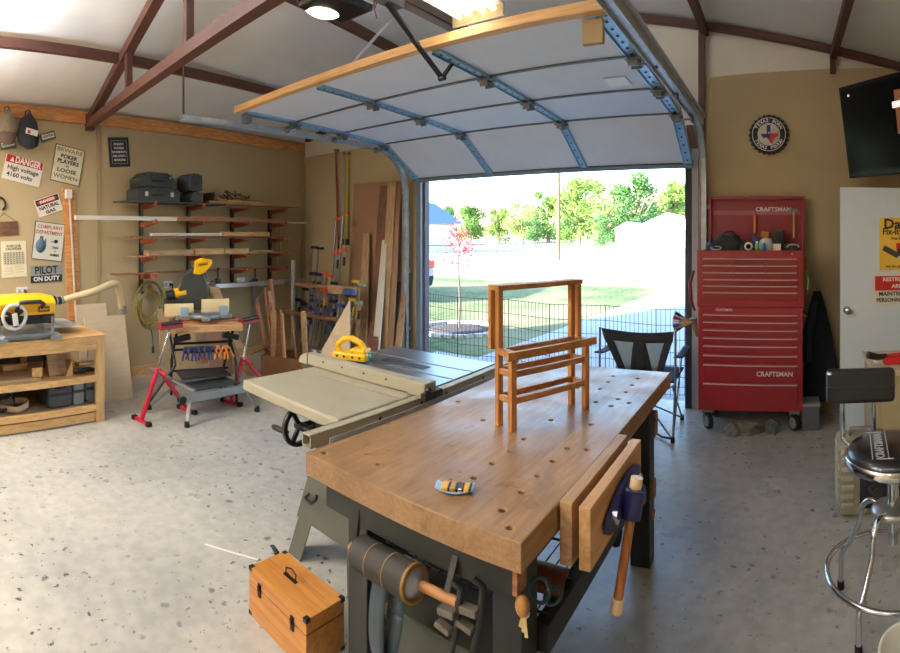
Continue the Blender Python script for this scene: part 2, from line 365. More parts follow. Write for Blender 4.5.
m = MB(); m.bar((RX,YF-.03,RZ_-.06), (XR,YF-.03,zroof(XR)-.03), .06, .075, (0,1,0)); m.bar((RX,YF-.03,RZ_-.06), (-6.2,YF-.03,3.05), .06, .075, (0,1,0)); struct('beam_rafter', m, BEAM)
m = MB(); m.b2((-.80,YF-.05,0), (-.74,YF,3.56)); struct('beam_post_1', m, BEAM)
m = MB(); m.b2((.43,YF-.035,3.15), (.48,YF,3.33)); struct('beam_post_2', m, BEAM)
m = MB(); m.b2((XOR,YF-.02,ZO), (-.80,YF+.04,ZO+.22)); m.b2((XOL-.05,YF-.02,ZO), (XOR,YF+.04,ZO+.1)); struct('beam_header', m, BEAM)
# jambs
JG = mat('blue_grey_steel', (128,140,152), .45, .35, var=.08); JB = mat('dark_weather_strip', (44,42,48), .6)
struct('trim_4', MB().b2((XOL-.09,YF-.06,0), (XOL-.02,YF+.02,ZO)), JG)
struct('trim_5', MB().b2((XOL-.02,YF-.01,0), (XOL+.008,YF+.07,ZO)), mat('mauve_jamb', (96,84,98), .6))
struct('trim_6', MB().b2((XOR-.012,YF-.02,0), (XOR+.05,YF+.12,ZO)), JB)
struct('trim_7', MB().b2((XOR+.05,YF-.01,0), (-.80,YF+.14,ZO)), mat('pale_jamb', (176,176,178), .6))
# ---- outside
OUT = -.04
def ground():
    m = bpy.data.materials.new('lawn'); m.use_nodes = True; n = m.node_tree.nodes; L = m.node_tree.links; b = n['Principled BSDF']; b.inputs['Roughness'].default_value = .95
    tc = n.new('ShaderNodeTexCoord'); q = n.new('ShaderNodeTexNoise'); q.inputs['Scale'].default_value = 9; q.inputs['Detail'].default_value = 10; L.new(tc.outputs['Object'], q.inputs['Vector'])
    q2 = n.new('ShaderNodeTexNoise'); q2.inputs['Scale'].default_value = .35; q2.inputs['Detail'].default_value = 4; L.new(tc.outputs['Object'], q2.inputs['Vector'])
    r = n.new('ShaderNodeValToRGB'); r.color_ramp.elements[0].position = .35; r.color_ramp.elements[0].color = lin((58,82,40))+(1,); r.color_ramp.elements[1].position = .66; r.color_ramp.elements[1].color = lin((108,124,68))+(1,); L.new(q.outputs[0], r.inputs[0])
    r2 = n.new('ShaderNodeValToRGB'); r2.color_ramp.elements[0].position = .4; r2.color_ramp.elements[1].position = .62; L.new(q2.outputs[0], r2.inputs[0])
    mx = n.new('ShaderNodeMix'); mx.data_type = 'RGBA'; L.new(r2.outputs[0], mx.inputs[0]); L.new(r.outputs[0], mx.inputs[6]); mx.inputs[7].default_value = lin((140,134,98))+(1,); L.new(mx.outputs[2], b.inputs['Base Color'])
    return m
m = MB(); m.b2((-140,5.10,OUT-.4), (120,190,OUT)); struct('ground_lawn', m, ground())
m = MB(); CP = mat('driveway_concrete', (176,178,180), .8, var=.06, scale=6)
m.hexa([Vector(p) for p in ((-4.25,5.10,-.3),(3.6,5.10,-.3),(5.5,30.5,-.3),(-3.1,30.5,-.3),(-3.95,5.10,-.02),(3.6,5.10,-.02),(5.5,30.5,-.02),(-3.1,30.5,-.02))])
m.b2((-4.6,5.10,-.3), (-3.9,6.0,-.021))
struct('ground_driveway', m, CP)
m = MB(); m.b2((-100,16.5,-.35), (90,150,-.035)); struct('ground_field', m, mat('sunlit_pale_grass', (184,178,146), .95, var=.22, scale=1.2))  # grass past the building's shadow; its sunlit brightness is put into the colour
m = MB(); m.b2((-60,30,-.3), (90,37,-.02)); struct('road', m, mat('pale_road', (206,200,190), .85, var=.05))
# ================================================================ outside, beyond the door
def leaf_clump(mb, c, r, n, sz, rnd, flat=.8):
    for _ in range(n):
        while True:
            d = Vector((rnd.uniform(-1,1), rnd.uniform(-1,1), rnd.uniform(-1,1)))
            if .2 < d.length < 1: break
        p = Vector(c)+Vector((d.x*r, d.y*r, d.z*r*flat)); u = Vector((rnd.uniform(-1,1), rnd.uniform(-1,1), rnd.uniform(-1,1))).normalized(); v = u.orthogonal().normalized(); s = sz*rnd.uniform(.6,1.3)
        mb._add([p-u*s, p-v*s*.5, p+u*s, p+v*s*.5], [(0,1,2,3)])
BARK = mat('bark', (150,132,112), .9, var=.2, scale=6)
LEAFM = [mat('leaf_'+nm, c, .7, var=.15, scale=1.5) for nm, c in (('bright', (120,150,68)), ('mid', (100,134,62)), ('pale', (140,160,92)), ('deep', (80,118,62)))]
def tree(px, Y, top, wid, lm, label, rnd, tall=False):
    c = at_y(px, 230, Y); c.z = OUT; h = ZC+(H-top)/F*hypot(c.x, c.y); wd = wid/F*hypot(c.x, c.y)
    t = Thing('broadleaf_tree', label, 'tree', c, 'trees across the road')
    m = MB(); m.tube([c-Vector((0,0,.3)), c+Vector((wd*.02,0,h*.3)), c+Vector((-wd*.03,0,h*.55)), c+Vector((0,0,h*.8))], [wd*.045, wd*.035, wd*.022, wd*.01], 8)
    for k in range(7):
        a = rnd.uniform(0,6.28); z = h*rnd.uniform(.25,.6); e = Vector((cos(a)*wd*.35, sin(a)*wd*.35, z+h*.22)); m.tube([c+Vector((0,0,z)), c+e*Vector((.5,.5,0)).length if 0 else c+Vector((e.x*.5,e.y*.5,z+h*.08)), c+e], [wd*.018, wd*.012, wd*.006], 6)
    t.add('trunk', m, BARK)
    m = MB()
    nb = 24
    for k in range(nb):
        a = rnd.uniform(0,6.28); rr = rnd.uniform(0,.40)*wd; z = h*rnd.uniform(.14 if not tall else .4,.88); rad = wd*rnd.uniform(.13,.24)*(1.15-.5*z/h)
        leaf_clump(m, (c.x+cos(a)*rr, c.y+sin(a)*rr, min(z, h-rad*.8)), rad, 210, wd*.026, rnd)
    t.add('crown', m, lm)
rt = random.Random(3)
TD = ((446,62,203,34,3,'small round dark green tree left of the red-leaved sapling'), (432,50,212,26,2,'low pale bush-like tree at the left door jamb'), (470,74,203,44,1,'mid green tree rising behind the red-leaved sapling'), (498,82,207,40,0,'low bright green tree between sapling and utility pole'),
      (522,70,198,44,2,'pale yellow-green tree next left of the utility pole'), (548,90,190,50,1,'tree directly behind the utility pole'), (578,74,171,70,0,'tall bright green tree just right of the utility pole'), (614,106,178,62,2,'pale tree between the two tallest trees'),
      (640,93,169,74,3,'tallest wide tree above the white barn roof, with pale trunk'), (674,118,176,64,0,'bright tree over the right end of the white barn'), (700,98,182,50,1,'tree partly hidden by the right door jamb'), (602,60,212,30,3,'low dark shrub-like tree left of the small white house'), (566,64,214,26,1,'low rounded tree at the foot of the tall bright tree'), (534,62,214,24,3,'low dark tree left of the pole foot'))
for px, Y, top, wd, k, lb in TD: tree(px, Y, top, wd, LEAFM[k], lb, rt)
# utility pole
c = at_y(558.5, 258, 31); c.z = -.05; t = Thing('utility_pole', 'tall brown wooden utility pole standing beyond the chain-link fence', 'pole', c)
t.add('pole', MB().cyl(c, c+Vector((0,0,9)), .13, 12, .10), mat('creosote_pole', (112,82,62), .8, var=.1)); t.add('crossarm', MB().box(c+Vector((0,0,8.4)), (2.2,.1,.12)), mat('creosote_pole', (112,82,62)))
# white barn and small house, blue-roofed house
def house(px, Y, w_, d_, h_, rh, wm, rm, label, door=True, windows=2, ridge='Y'):
    c = at_y(px, 240, Y); c.z = OUT; t = Thing('house', label, 'building', c)
    m = MB(); m.b2((c.x-w_/2,c.y,OUT-.2), (c.x+w_/2,c.y+d_,h_))
    if ridge == 'Y': m.prism([(c.x-w_/2,c.y,h_),(c.x+w_/2,c.y,h_),(c.x,c.y,h_+rh)], (0,d_,0))
    t.add('walls', m, wm)
    m = MB(); o = .4
    if ridge == 'Y':
        for s in (-1,1): m.prism([(c.x,c.y-o,h_+rh+.1),(c.x+s*(w_/2+o),c.y-o,h_-.15),(c.x+s*(w_/2+o),c.y-o,h_+.05),(c.x,c.y-o,h_+rh+.3)], (0,d_+2*o,0))
    else:
        m.prism([(c.x-w_/2-o,c.y-o,h_),(c.x-w_/2-o,c.y+d_+o,h_),(c.x-w_/2-o,c.y+d_/2,h_+rh)], (w_+2*o,0,0))
    t.add('roof', m, rm)
    for k in range(windows):
        x = c.x-w_/2+w_*(k+.6)/(windows+.2); t.add('window', MB().b2((x-.5,c.y-.05,h_*.42), (x+.5,c.y+.02,h_*.42+.9)), mat('dim_glass', (110,120,130), .2))
    if door: t.add('door', MB().b2((c.x+w_*.32,c.y-.05,0), (c.x+w_*.32+1.0,c.y+.02,2.1)), mat('grey_paint', (150,150,150)))
HW = mat('white_siding', (240,236,226), .7, var=.03)
house(668, 64, 6.6, 8, 2.7, 1.3, HW, mat('white_metal_roof', (232,228,218), .5), 'white barn with low gable roof under the tallest trees', windows=2)
house(628, 76, 4.0, 6, 2.3, .9, HW, mat('tan_roof', (206,196,180), .8), 'small white house left of the barn', door=False, windows=1)
house(383, 34, 5.8, 7, 2.7, 1.7, mat('pale_brick', (206,198,190), .8, var=.06), mat('blue_grey_shingles', (98,124,150), .8, var=.12), 'house with blue-grey shingle roof at the left door jamb', door=False, windows=3, ridge='Y')
# chain link fence (each panel of mesh is one surface, posts are parts)
fa, fb = at_z(424, 276, 0), at_z(556, 262, 0)
t = Thing('chain_link_fence', 'low chain-link fence with thin posts crossing the field', 'fence', fa); FM = mat('fence_grey', (92,94,96), .6, .2)
NP = 9
for k in range(NP+1): p = fa.lerp(fb, k/NP); t.add('post', MB().cyl(p-Vector((0,0,.1)), p+Vector((0,0,1.22)), .025, 8), FM)
t.add('top_rail', MB().cyl(fa+Vector((0,0,1.18)), fb+Vector((0,0,1.18)), .02, 8), FM)
m = MB(); Lf = (fb-fa).length; n_ = int(Lf/.35)
for k in range(n_+1):
    for s in (-1,1):
        a_ = k/n_; b_ = min(max(a_+s*1.1/Lf,0),1); p, q = fa.lerp(fb,a_), fa.lerp(fb,b_); m.bar(p+Vector((0,0,.05)), q+Vector((0,0,.05+1.1*abs(b_-a_)*Lf/1.1)), .004, .004)
t.add('mesh', m, FM)
# red-leaved sapling in its mulch ring
c = at_z(459, 330, OUT); t = Thing('red_leaved_sapling', 'young tree with thin trunk and sparse red leaves in the lawn', 'tree', c)
zt_ = lambda y: ZC+(H-y)/F*hypot(c.x,c.y)
m = MB(); m.tube([c-Vector((0,0,.1)), c+Vector((.02,0,.5)), c+Vector((-.01,0,1.1)), c+Vector((.0,0,1.75))], [.022,.018,.014,.006], 8)
rs = random.Random(5); tips = []
for k in range(13):
    z = rs.uniform(.75,1.6); a = rs.uniform(0,6.28); L_ = rs.uniform(.18,.38)*(1.8-z)/1.0+.08; e = c+Vector((cos(a)*L_, sin(a)*L_, z+L_*1.1)); m.tube([c+Vector((0,0,z)), c+Vector((cos(a)*L_*.5,sin(a)*L_*.5,z+L_*.45)), e], [.006,.004,.002], 5); tips.append((z,e))
t.add('trunk', m, mat('grey_bark', (96,84,80), .9))
m = MB()
for z, e in tips: leaf_clump(m, e, .10, 15, .026, rs, 1.2); leaf_clump(m, (e+c+Vector((0,0,z)))/2, .09, 6, .024, rs, 1.2)
leaf_clump(m, c+Vector((0,0,1.75)), .14, 40, .03, rs, 1.6); t.add('leaves', m, mat('red_leaf', (214,72,92), .6, var=.15, scale=20))
one('mulch_bed', MB().lathe(c+Vector((0,0,-.02)), [(0,0),(.62,0),(.60,.03),(.3,.06),(0,.07)], 24), mat('dark_mulch', (74,64,62), .95, var=.3, scale=30, bump=.6), 'dark mulch bed round the foot of the sapling', 'mulch bed')
m = MB()
for k in range(26):
    a = 2*pi*k/26; m.box(c+Vector((cos(a)*.70, sin(a)*.70, .02)), (.15,.10,.07), Rz(a+pi/2+rs.uniform(-.1,.1)))
one('stone_edging', m, mat('pale_stone', (196,190,184), .85, var=.1), 'ring of pale edging stones round the mulch bed', 'edging', bev=.01)
# car parked beyond the left jamb: rear quarter shows
c = at_y(420.5, 240, 10.2)+Vector((-2.36,-.27,0)); c.z = OUT; CR = Rz(.12)
t = Thing('car', 'dark blue car parked beside the drive, its tail lamp showing at the left jamb', 'car', c)
def side(poly, y0, wd): return [c+CR@Vector((x, y0, z)) for x, z in poly]
body = [(-2.2,.35),(-2.15,.75),(-1.2,.92),(-.6,1.42),(1.0,1.48),(1.75,1.12),(2.2,1.02),(2.28,.6),(2.22,.32)]
t.add('body', MB().prism(side(body, -.85, 0), CR@Vector((0,1.7,0))), mat('dark_blue_car_paint', (38,48,72), .25, .2, coat=.6), bev=.06)
m = MB()
for x in (-1.35,1.4):
    m2 = MB(); 
    for yy in (-.88,.68): m2.lathe(c+CR@Vector((x,yy,.33)), [(0,0),(.2,0),(.32,.02),(.33,.1),(.32,.2),(0,.2)], 24, R=CR@Rx(-pi/2))
    t.add('wheel', m2, RUB)
m = MB()
for yy in (-.8,.62): m.box(c+CR@Vector((2.2,yy+.08,.9)), (.14,.3,.2), CR)
t.add('tail_lamp', m, mat('red_lens', (200,40,30), .2))
t.add('rear_window', MB().box(c+CR@Vector((1.42,0,1.30)), (.7,1.3,.03), CR@Ry(.48)), mat('dark_glass', (20,24,28), .1))
m = MB()
for yy in (-.865,.865): m.prism([c+CR@Vector((x,yy-.01,z)) for x, z in ((-.95,.98),(-.5,1.36),(.9,1.4),(1.4,1.08))], CR@Vector((0,.02,0)))
t.add('side_window', m, mat('dark_glass', (20,24,28), .1))
# wire pen panels across the opening
WIRE = mat('black_wire', (50,54,62), .4, .5)
pn = [Vector((-4.35,5.42,0)), Vector((-3.75,5.30,0)), Vector((-3.1,5.42,0)), Vector((-2.5,5.28,0)), Vector((-1.9,5.42,0)), Vector((-1.3,5.28,0)), Vector((-.72,5.36,0))]
t = Thing('wire_pen_fence', 'black wire exercise-pen panels standing across the door opening', 'fence', pn[0])
for k in range(6):
    p, q = pn[k]+Vector((0,0,-.015)), pn[k+1]+Vector((0,0,-.015)); hh = .90; m = MB(); nn = 12
    for i in range(nn+1):
        a = p.lerp(q, i/nn); m.bar(a, a+Vector((0,0,hh)), .0036 if 0 < i < nn else .007, .0036 if 0 < i < nn else .007)
    for z in (.02,.10,.20,.32,.45,.58,.73,.89): m.bar(p+Vector((0,0,z)), q+Vector((0,0,z)), .0045, .0050)
    t.add('panel', m, WIRE)
# ================================================================ sectional door, tracks, opener
t = Thing('sectional_garage_door', 'white insulated overhead door rolled up on its tracks', 'garage door', (-2.45,3.6,2.6))
DOORM = mat('white_foam_back', (222,229,240), .55, var=.03, scale=4, bump=.06)
xl, xr = -4.07, -.84
ys = [2.47, 3.04, 3.65, 4.27, 4.83]; zs = [2.735,2.715,2.685,2.645,2.30]
def dpt(i, x, off=0):
    return Vector((x, ys[i], zs[i]+off+.0*(x-xl)))
seg_mid = []
for i in range(4):
    p, q = Vector((0,ys[i],zs[i])), Vector((0,ys[i+1],zs[i+1])); d = (q-p).normalized(); nrm = Vector((0,d.z,-d.y)); nrm = nrm if nrm.z < 0 else -nrm
    a, b_ = p+d*.006, q-d*.006
    R = Matrix((Vector((1,0,0)), d, Vector((1,0,0)).cross(d))).transposed()
    sec = t.add('door_section', MB().box(Vector(((xl+xr)/2,0,0))+(a+b_)/2-nrm*.025, (xr-xl,(b_-a).length,.045), R), DOORM, bev=.004)
    m = MB(); m.box(Vector(((xl+xr)/2,0,0))+q-nrm*.020-d*.004, (xr-xl,.022,.058), R)
    t.add('section_rail', m, mat('grey_joint', (104,112,120), .5, .3), parent=sec)
    for k, x in enumerate((xl+.06, -2.98, -1.91, xr-.04)):
        wv = .085 if k in (0,3) else .07
        st = MB(); st.box(Vector((x,0,0))+(a+b_)/2+nrm*.004, (wv,(b_-a).length*.98,.012), R); st.box(Vector((x-wv*.45,0,0))+(a+b_)/2+nrm*.012, (.006,(b_-a).length*.98,.02), R); st.box(Vector((x+wv*.45,0,0))+(a+b_)/2+nrm*.012, (.006,(b_-a).length*.98,.02), R)
        so = t.add('stile', st, mat('blue_zinc', (150,186,208), .35, .45, var=.1), parent=sec)
        hm = MB(); L_ = (b_-a).length
        for j in range(6): c = Vector((x,0,0))+a+d*L_*(j+.6)/6.2+nrm*.012; hm.cyl(c, c+nrm*.003, .010 if k==3 else .008, 8)
        t.add('stile_holes', hm, DARK, parent=sec)
for i in (1,2,3):
    for k, x in enumerate((xl+.06, -2.98, -1.91, xr-.04)):
        c = Vector((x, ys[i], zs[i]-.03)); m = MB(); m.box(c, (.10,.09,.012)); m.cyl(c+Vector((-.04,0,-.012)), c+Vector((.04,0,-.012)), .014, 10); m.box(c+Vector((0,.035,-.02)), (.06,.012,.04)); m.box(c+Vector((0,-.035,-.02)), (.06,.012,.04))
        if k in (0,3):
            s = -1 if k == 0 else 1; m.cyl(c+Vector((0,0,-.025)), c+Vector((s*.13,0,-.025)), .009, 8); m.lathe(c+Vector((s*.13,0,-.025)), [(0,-.012),(.03,-.012),(.034,0),(.03,.012),(0,.012)], 16, 'X')
        t.add('roller_hinge' if k in (0,3) else 'hinge', m, STEEL)
t.add('bottom_seal', MB().box(((xl+xr)/2,4.845,2.285), (xr-xl,.05,.022), Rx(-.55)), mat('grey_seal', (128,134,142), .6))
# wooden stiffener across the top edge
m = MB(); m.b2((xl-.02,2.41,2.735), (xr+.02,2.475,2.79)); t.add('wood_strip', m, PINE, bev=.004)
m = MB(); m.b2((xr-.15,2.47,2.60), (xr-.04,2.50,2.72)); t.add('cardboard_tab', m, mat('cardboard', (176,150,112), .8, var=.05))
m = MB(); c = Vector((-1.12,3.45,2.6905)); m.box(c, (.16,.17,.003), Rx(-.05)); t.add('sticker', m, mat('label_white', (236,240,244), .4))
m = MB()
for x in (xl+.05,): m.b2((x-.05,2.48,2.64), (x+.03,2.54,2.72))
t.add('top_bracket', m, STEEL)
# tracks
for nm, x, s, lb in (('l', xl-.11, -1, 'long galvanised door track hung along the left wall side'), ('r', xr+.10, 1, 'long galvanised door track hung above the red tool chest')):
    yn = 1.93 if nm == 'l' else .9
    t = Thing('door_track', lb, 'door track', (x, 4.5, 2.6))
    path = [Vector((x,yn,2.66)), Vector((x,4.32,2.63))]+[Vector((x, 4.32+.50*sin(a), 2.13+.50*cos(a))) for a in [radians(q) for q in (8,20,35,50,65,80,90)]]+[Vector((x,4.83,.02))]
    m = MB()
    for i in range(len(path)-1):
        p, q = path[i], path[i+1]; d = (q-p).normalized(); u = Vector((1,0,0)); v = u.cross(d)
        m.bar(p-d*.004, q+d*.004, .004 if 0 else .058, .004, v); e = v*.028*(1)
        for w_ in (-.028,.028): pass
        m.bar(p+u*.028*s*-1+0*v, q+u*.028*s*-1, .004, .05, v); m.bar(p+u*.028*s, q+u*.028*s, .004, .05, v)
    t.add('rail', m, GALV)
    m = MB(); m.bar((x+s*.05,yn,2.69), (x+s*.05,4.6,2.67), .035, .006); m.bar((x+s*.035,yn,2.66), (x+s*.035,4.6,2.64), .006, .06); t.add('angle_iron', m, GALV)
    m = MB()
    for z in (.5,1.2,1.9): m.box((x+s*.03,4.88,z), (.05,.10,.04))
    t.add('wall_bracket', m, GALV)
    zr = zroof(x, yn); m = MB(); m.bar((x+s*.05,yn+.05,2.66), (x+s*.05,yn+.05,zr-.02), .03, .006, (0,1,0)); t.add('hanger', m, BEAM if nm == 'l' else GALV)
m = MB(); m.bar((xl-.17,3.2,2.68), at_y(398,12,3.6), .035, .006, (0,1,0)); one('diagonal_brace', m, GALV, 'thin grey steel brace slanting from the left door track up to the roof', 'brace')
# opener rail, motor, arm
ox = -1.95
t = Thing('door_opener', 'ceiling-hung door opener with glowing lamp cover and long rail', 'garage door opener', (ox,1.6,2.9))
MC = Vector((ox-.01,1.74,2.845))
t.add('rail', MB().b2((ox-.03,1.8,2.93), (ox+.03,4.9,2.985)), mat('brown_grey_rail', (120,108,100), .4, .6))
t.add('chain', MB().b2((ox-.015,1.8,2.995), (ox+.015,4.9,3.005)), STEEL)
m = MB(); m.box(MC, (.25,.32,.17)); m.box(MC+Vector((0,0,.09)), (.20,.26,.05)); t.add('motor_housing', m, mat('black_gloss', (24,24,27), .25), bev=.04)
m = MB(); m.ball(MC+Vector((-.075,-.02,-.05)), (.08,.12,.055), 20); t.add('lamp_cover', m, mat('lit_lamp_cover', (250,236,200), .3, emit=((255,238,205), 5.0)))
m = MB()
for s in (-1,1): m.bar(MC+Vector((s*.12,0,.1)), MC+Vector((s*.16,0,zroof(ox)-2.87)), .03, .005, (0,1,0))
t.add('hanger', m, GALV)
A0, A1, A2 = Vector((ox,2.08,2.91)), Vector((-1.92,2.55,2.59)), Vector((-1.93,2.66,2.70))
m = MB(); m.bar(A0, A0.lerp(A1,.55), .034, .014); m.bar(A0.lerp(A1,.45)+Vector((0,0,-.008)), A1, .03, .014); m.bar(A1, A2, .03, .014, (0,1,0)); m.cyl(A1-Vector((.02,0,0)), A1+Vector((.02,0,0)), .018, 12); t.add('door_arm', m, BLK)
t.add('trolley', MB().b2((ox-.035,1.98,2.895), (ox+.035,2.2,2.935)), STEEL); t.add('release_cord', MB().tube([A0+Vector((-.02,-.03,0)), A0+Vector((-.05,-.03,-.05)), A0+Vector((-.03,-.03,-.10))], .003, 6), RED)
m = MB(); m.bar(A0+Vector((.02,0,.03)), (-1.9,3.1,2.93), .012, .008); t.add('stop_bar', m, BLK)
# strip light fittings
def strip(p, L_, label, rz=0):
    t = Thing('strip_light', label, 'ceiling light', p, 'double-tube strip lights')
    p = Vector(p); wv = .34
    m = MB(); m.b2((p.x-.09,p.y-L_/2,p.z+.03), (p.x+.09,p.y+L_/2,p.z+.09)); m.b2((p.x-wv/2,p.y-L_/2,p.z+.015), (p.x+wv/2,p.y+L_/2,p.z+.03)); t.add('reflector', m, WHITE, bev=.004)
    for dx in (-.11,-.04,.05,.12): t.add('tube', MB().cyl((p.x+dx,p.y-L_/2+.03,p.z-.005), (p.x+dx,p.y+L_/2-.03,p.z-.005), .014, 12), mat('lit_tube', (255,250,235), .4, emit=((255,246,224), 2.0)))
    m = MB(); m.b2((p.x-wv/2,p.y+L_/2-.02,p.z-.045), (p.x+wv/2,p.y+L_/2,p.z+.03)); m.b2((p.x-wv/2,p.y-L_/2,p.z-.045), (p.x+wv/2,p.y-L_/2+.02,p.z+.03)); t.add('end_cap', m, mat('ivory_cap', (200,186,148), .5, var=.12, scale=30))
    m = MB()
    for s in (-1,1): m.tube([(p.x,p.y+s*L_*.4,p.z+.09), (p.x,p.y+s*L_*.4,zroof(p.x)-.02)], .003, 6)
    t.add('hanging_wire', m, STEEL)
for k, (_p, _l, _e) in enumerate(STRIPS): strip(_p, _l, 'double-tube strip light above the top of the open door' if k == 3 else 'double-tube strip light hung under the roof behind the camera')
# ================================================================ left wall: signs, caps, rack
def lframe(px4, off=.01):
    """centre, width, height and in-wall tilt of a flat thing on the left wall, from its corners tl tr br bl"""
    q = [at_l(x, y, off) for x, y in px4]; S = [Vector(l_sh(p)) for p in q]
    c = sum(S, Vector((0,0)))/4; wv = ((S[1]-S[0])+(S[2]-S[3]))/2; hv = ((S[0]-S[3])+(S[1]-S[2]))/2
    a = atan2(wv.y, wv.x); xd = LU*cos(a)+Vector((0,0,1))*sin(a); yd = Vector((0,0,1))*cos(a)-LU*sin(a)
    return LP(c.x, c.y, off), wv.length, abs(hv.dot(Vector((-sin(a), cos(a))))), xd, yd
SGN = {}
def sign(name, px4, face, label, cat='sign', frame=None, th=.006, fw=.012, off=.006):
    c, w_, h_, xd, yd = lframe(px4, off); zd = LN
    R = Matrix((xd, yd, zd)).transposed(); t = Thing(name, label, cat, c-yd*h_/2)
    t.add('panel', MB().box(c, (w_, h_, th), R), face, bev=.001)
    if frame:
        m = MB()
        for s in (-1,1): m.box(c+xd*s*(w_/2-fw/2)+zd*.003, (fw,h_,th+.004), R); m.box(c+yd*s*(h_/2-fw/2)+zd*.003, (w_,fw,th+.004), R)
        t.add('border', m, frame)
    def put(s_, x, y, sz, m, fit=None, bold=.02, part='lettering', align='CENTER', up=.0015):
        mb = MB(); text(mb, s_, sz*h_, c+xd*x*w_+yd*y*h_+zd*(th/2+up) , xd, yd, .0008, bold, align, fit=(fit*w_ if fit else None)); return t.add(part, mb, m)
    def patch(x, y, w2, h2, m, part='panel_field', z=.0012): return t.add(part, MB().box(c+xd*x*w_+yd*y*h_+zd*(th/2), (w2*w_, h2*h_, z*2), R), m)
    return t, put, patch, (c, w_, h_, xd, yd, zd, R)
INK = mat('black_ink', (26,26,28), .6); SW = mat('sign_white', (232,226,212), .55); SRED = mat('sign_red', (196,40,38), .5); PAP = mat('aged_paper', (226,216,184), .8, var=.06, scale=12)
WINK = mat('white_ink', (238,236,230), .6)
t, put, patch, _ = sign('danger_voltage_sign', ((5,152),(43,164),(40,187),(3,179)), SW, 'white and red DANGER High voltage 4160 volts sign below the caps')
patch(0,.34,.96,.30,SRED); put('DANGER', .09,.34,.36,WINK,.68,.03)
m = MB(); c, w_, h_, xd, yd, zd, R = _; tri = [c+xd*(-.38*w_)+yd*.24*h_, c+xd*(-.27*w_)+yd*.24*h_, c+xd*(-.325*w_)+yd*.44*h_]; m.prism([p+zd*.004 for p in tri], zd*.0015); t.add('warning_triangle', m, WINK)
put('High voltage', 0,.0,.25,INK,.82); put('4160 volts', -.06,-.27,.25,INK,.68)
t, put, patch, _ = sign('poker_sign', ((54.5,143),(85,151),(79,187),(51,180)), PAP, 'aged metal BEWARE poker players sign right of the danger voltage sign', frame=mat('worn_brown', (110,92,66), .7, var=.2), fw=.008)
GR = mat('faded_ink', (150,132,92), .8)
put('BEWARE', 0,.38,.15,GR,.86); put('POKER', 0,.21,.15,INK,.56,.03); put('PLAYERS', 0,.07,.15,INK,.72,.03); put('AND', 0,-.04,.06,INK,.12); put('LOOSE', 0,-.17,.14,INK,.64,.02); put('WOMEN', 0,-.34,.15,INK,.8,.0)
t, put, patch, _ = sign('black_framed_sign', ((106.5,137.5),(127.5,137.5),(130.5,166.5),(111.5,167)), mat('chalk_black', (44,46,44), .6), 'small black framed sign of white capitals beside the truss end', frame=DARK, fw=.012)
for k, s_ in enumerate(("I'M SILENTLY", 'WAITING', 'FOR SOMEONE TO', 'ASK WHAT I', 'AM BUILDING')): put(s_, 0,.27-.135*k,.10,WINK,[.5,.5,.72,.66,.6][k],.02)
m = MB(); c, w_, h_, xd, yd, zd, R = _
for s in (-1,1): m.box(c+xd*s*w_*.38+zd*.006, (.006,h_*.78,.002), R); m.box(c+yd*s*h_*.39+zd*.006, (w_*.76,.006,.002), R)
t.add('inner_line', m, mat('pale_grey_ink', (150,150,144)))
t, put, patch, _ = sign('natural_gas_sign', ((34,201),(58,193),(63,209.5),(39.5,218)), SW, 'tilted white DANGER NATURAL GAS sign beside the pine board')
patch(0,.30,.94,.34,INK); m = MB(); c, w_, h_, xd, yd, zd, R = _
m.lathe(c+yd*h_*.30+zd*.004, [(0,0),(1,0),(1,.001),(0,.001)], 32, R=R@Matrix.Diagonal((w_*.42,h_*.15,1)).to_3x3()); t.add('red_oval', m, SRED)
put('DANGER', 0,.30,.22,WINK,.62,.03,up=.004); put('NATURAL', 0,-.05,.28,INK,.82,.03); put('GAS', 0,-.33,.26,INK,.4,.03)
t, put, patch, _ = sign('complaint_sign', ((34,220.5),(64,224.5),(63,262),(32.5,258.5)), mat('sign_grey_white', (214,212,200), .6, var=.04), 'COMPLAINT DEPARTMENT sign with blue grenade, left of the pine board', frame=mat('dark_edge', (84,80,70)), fw=.006)
RI = mat('faded_red_ink', (176,96,92), .7); put('COMPLAINT', 0,.37,.13,RI,.84,.02); put('DEPARTMENT', 0,.22,.13,RI,.88,.02)
c, w_, h_, xd, yd, zd, R = _; GB = mat('grenade_blue', (92,116,140), .6, var=.2, scale=60); m = MB()
o = c-xd*.24*w_-yd*.14*h_+zd*.004; D3 = lambda a, b: R@Matrix.Diagonal((a*w_,b*h_,1)).to_3x3()
m.lathe(o, [(0,0),(1,0),(1,.001),(0,.001)], 24, R=D3(.17,.19)); m.box(o+yd*.22*h_, (.12*w_,.08*h_,.002), R); m.box(o+xd*.14*w_+yd*.08*h_, (.04*w_,.26*h_,.002), R); t.add('grenade_picture', m, GB)
m = MB(); m.lathe(c+xd*.24*w_+yd*.02*h_+zd*.004, [(0,0),(1,0),(1,.001),(0,.001)], 16, R=D3(.07,.05)); m.box(c+xd*.14*w_+yd*.0*h_+zd*.004, (.14*w_,.02*h_,.002), R); t.add('pin_picture', m, INK)
put('TAKE', .24,-.15,.09,INK,.2); put('A', .24,-.25,.07,INK); put('NUMBER', .24,-.35,.09,INK,.3,.02)
t, put, patch, _ = sign('pilot_sign', ((29.5,266),(61,264.5),(62.5,281),(31.5,283.5)), mat('brushed_tin', (150,156,154), .45, .4, var=.1), 'grey PILOT ON DUTY plate just above the yellow planer')
patch(0,-.28,1,.40,mat('band_black', (38,40,40))); put('PILOT', 0,.20,.62,INK,.72,.02); put('ON DUTY', 0,-.29,.36,WINK,.84,.03)
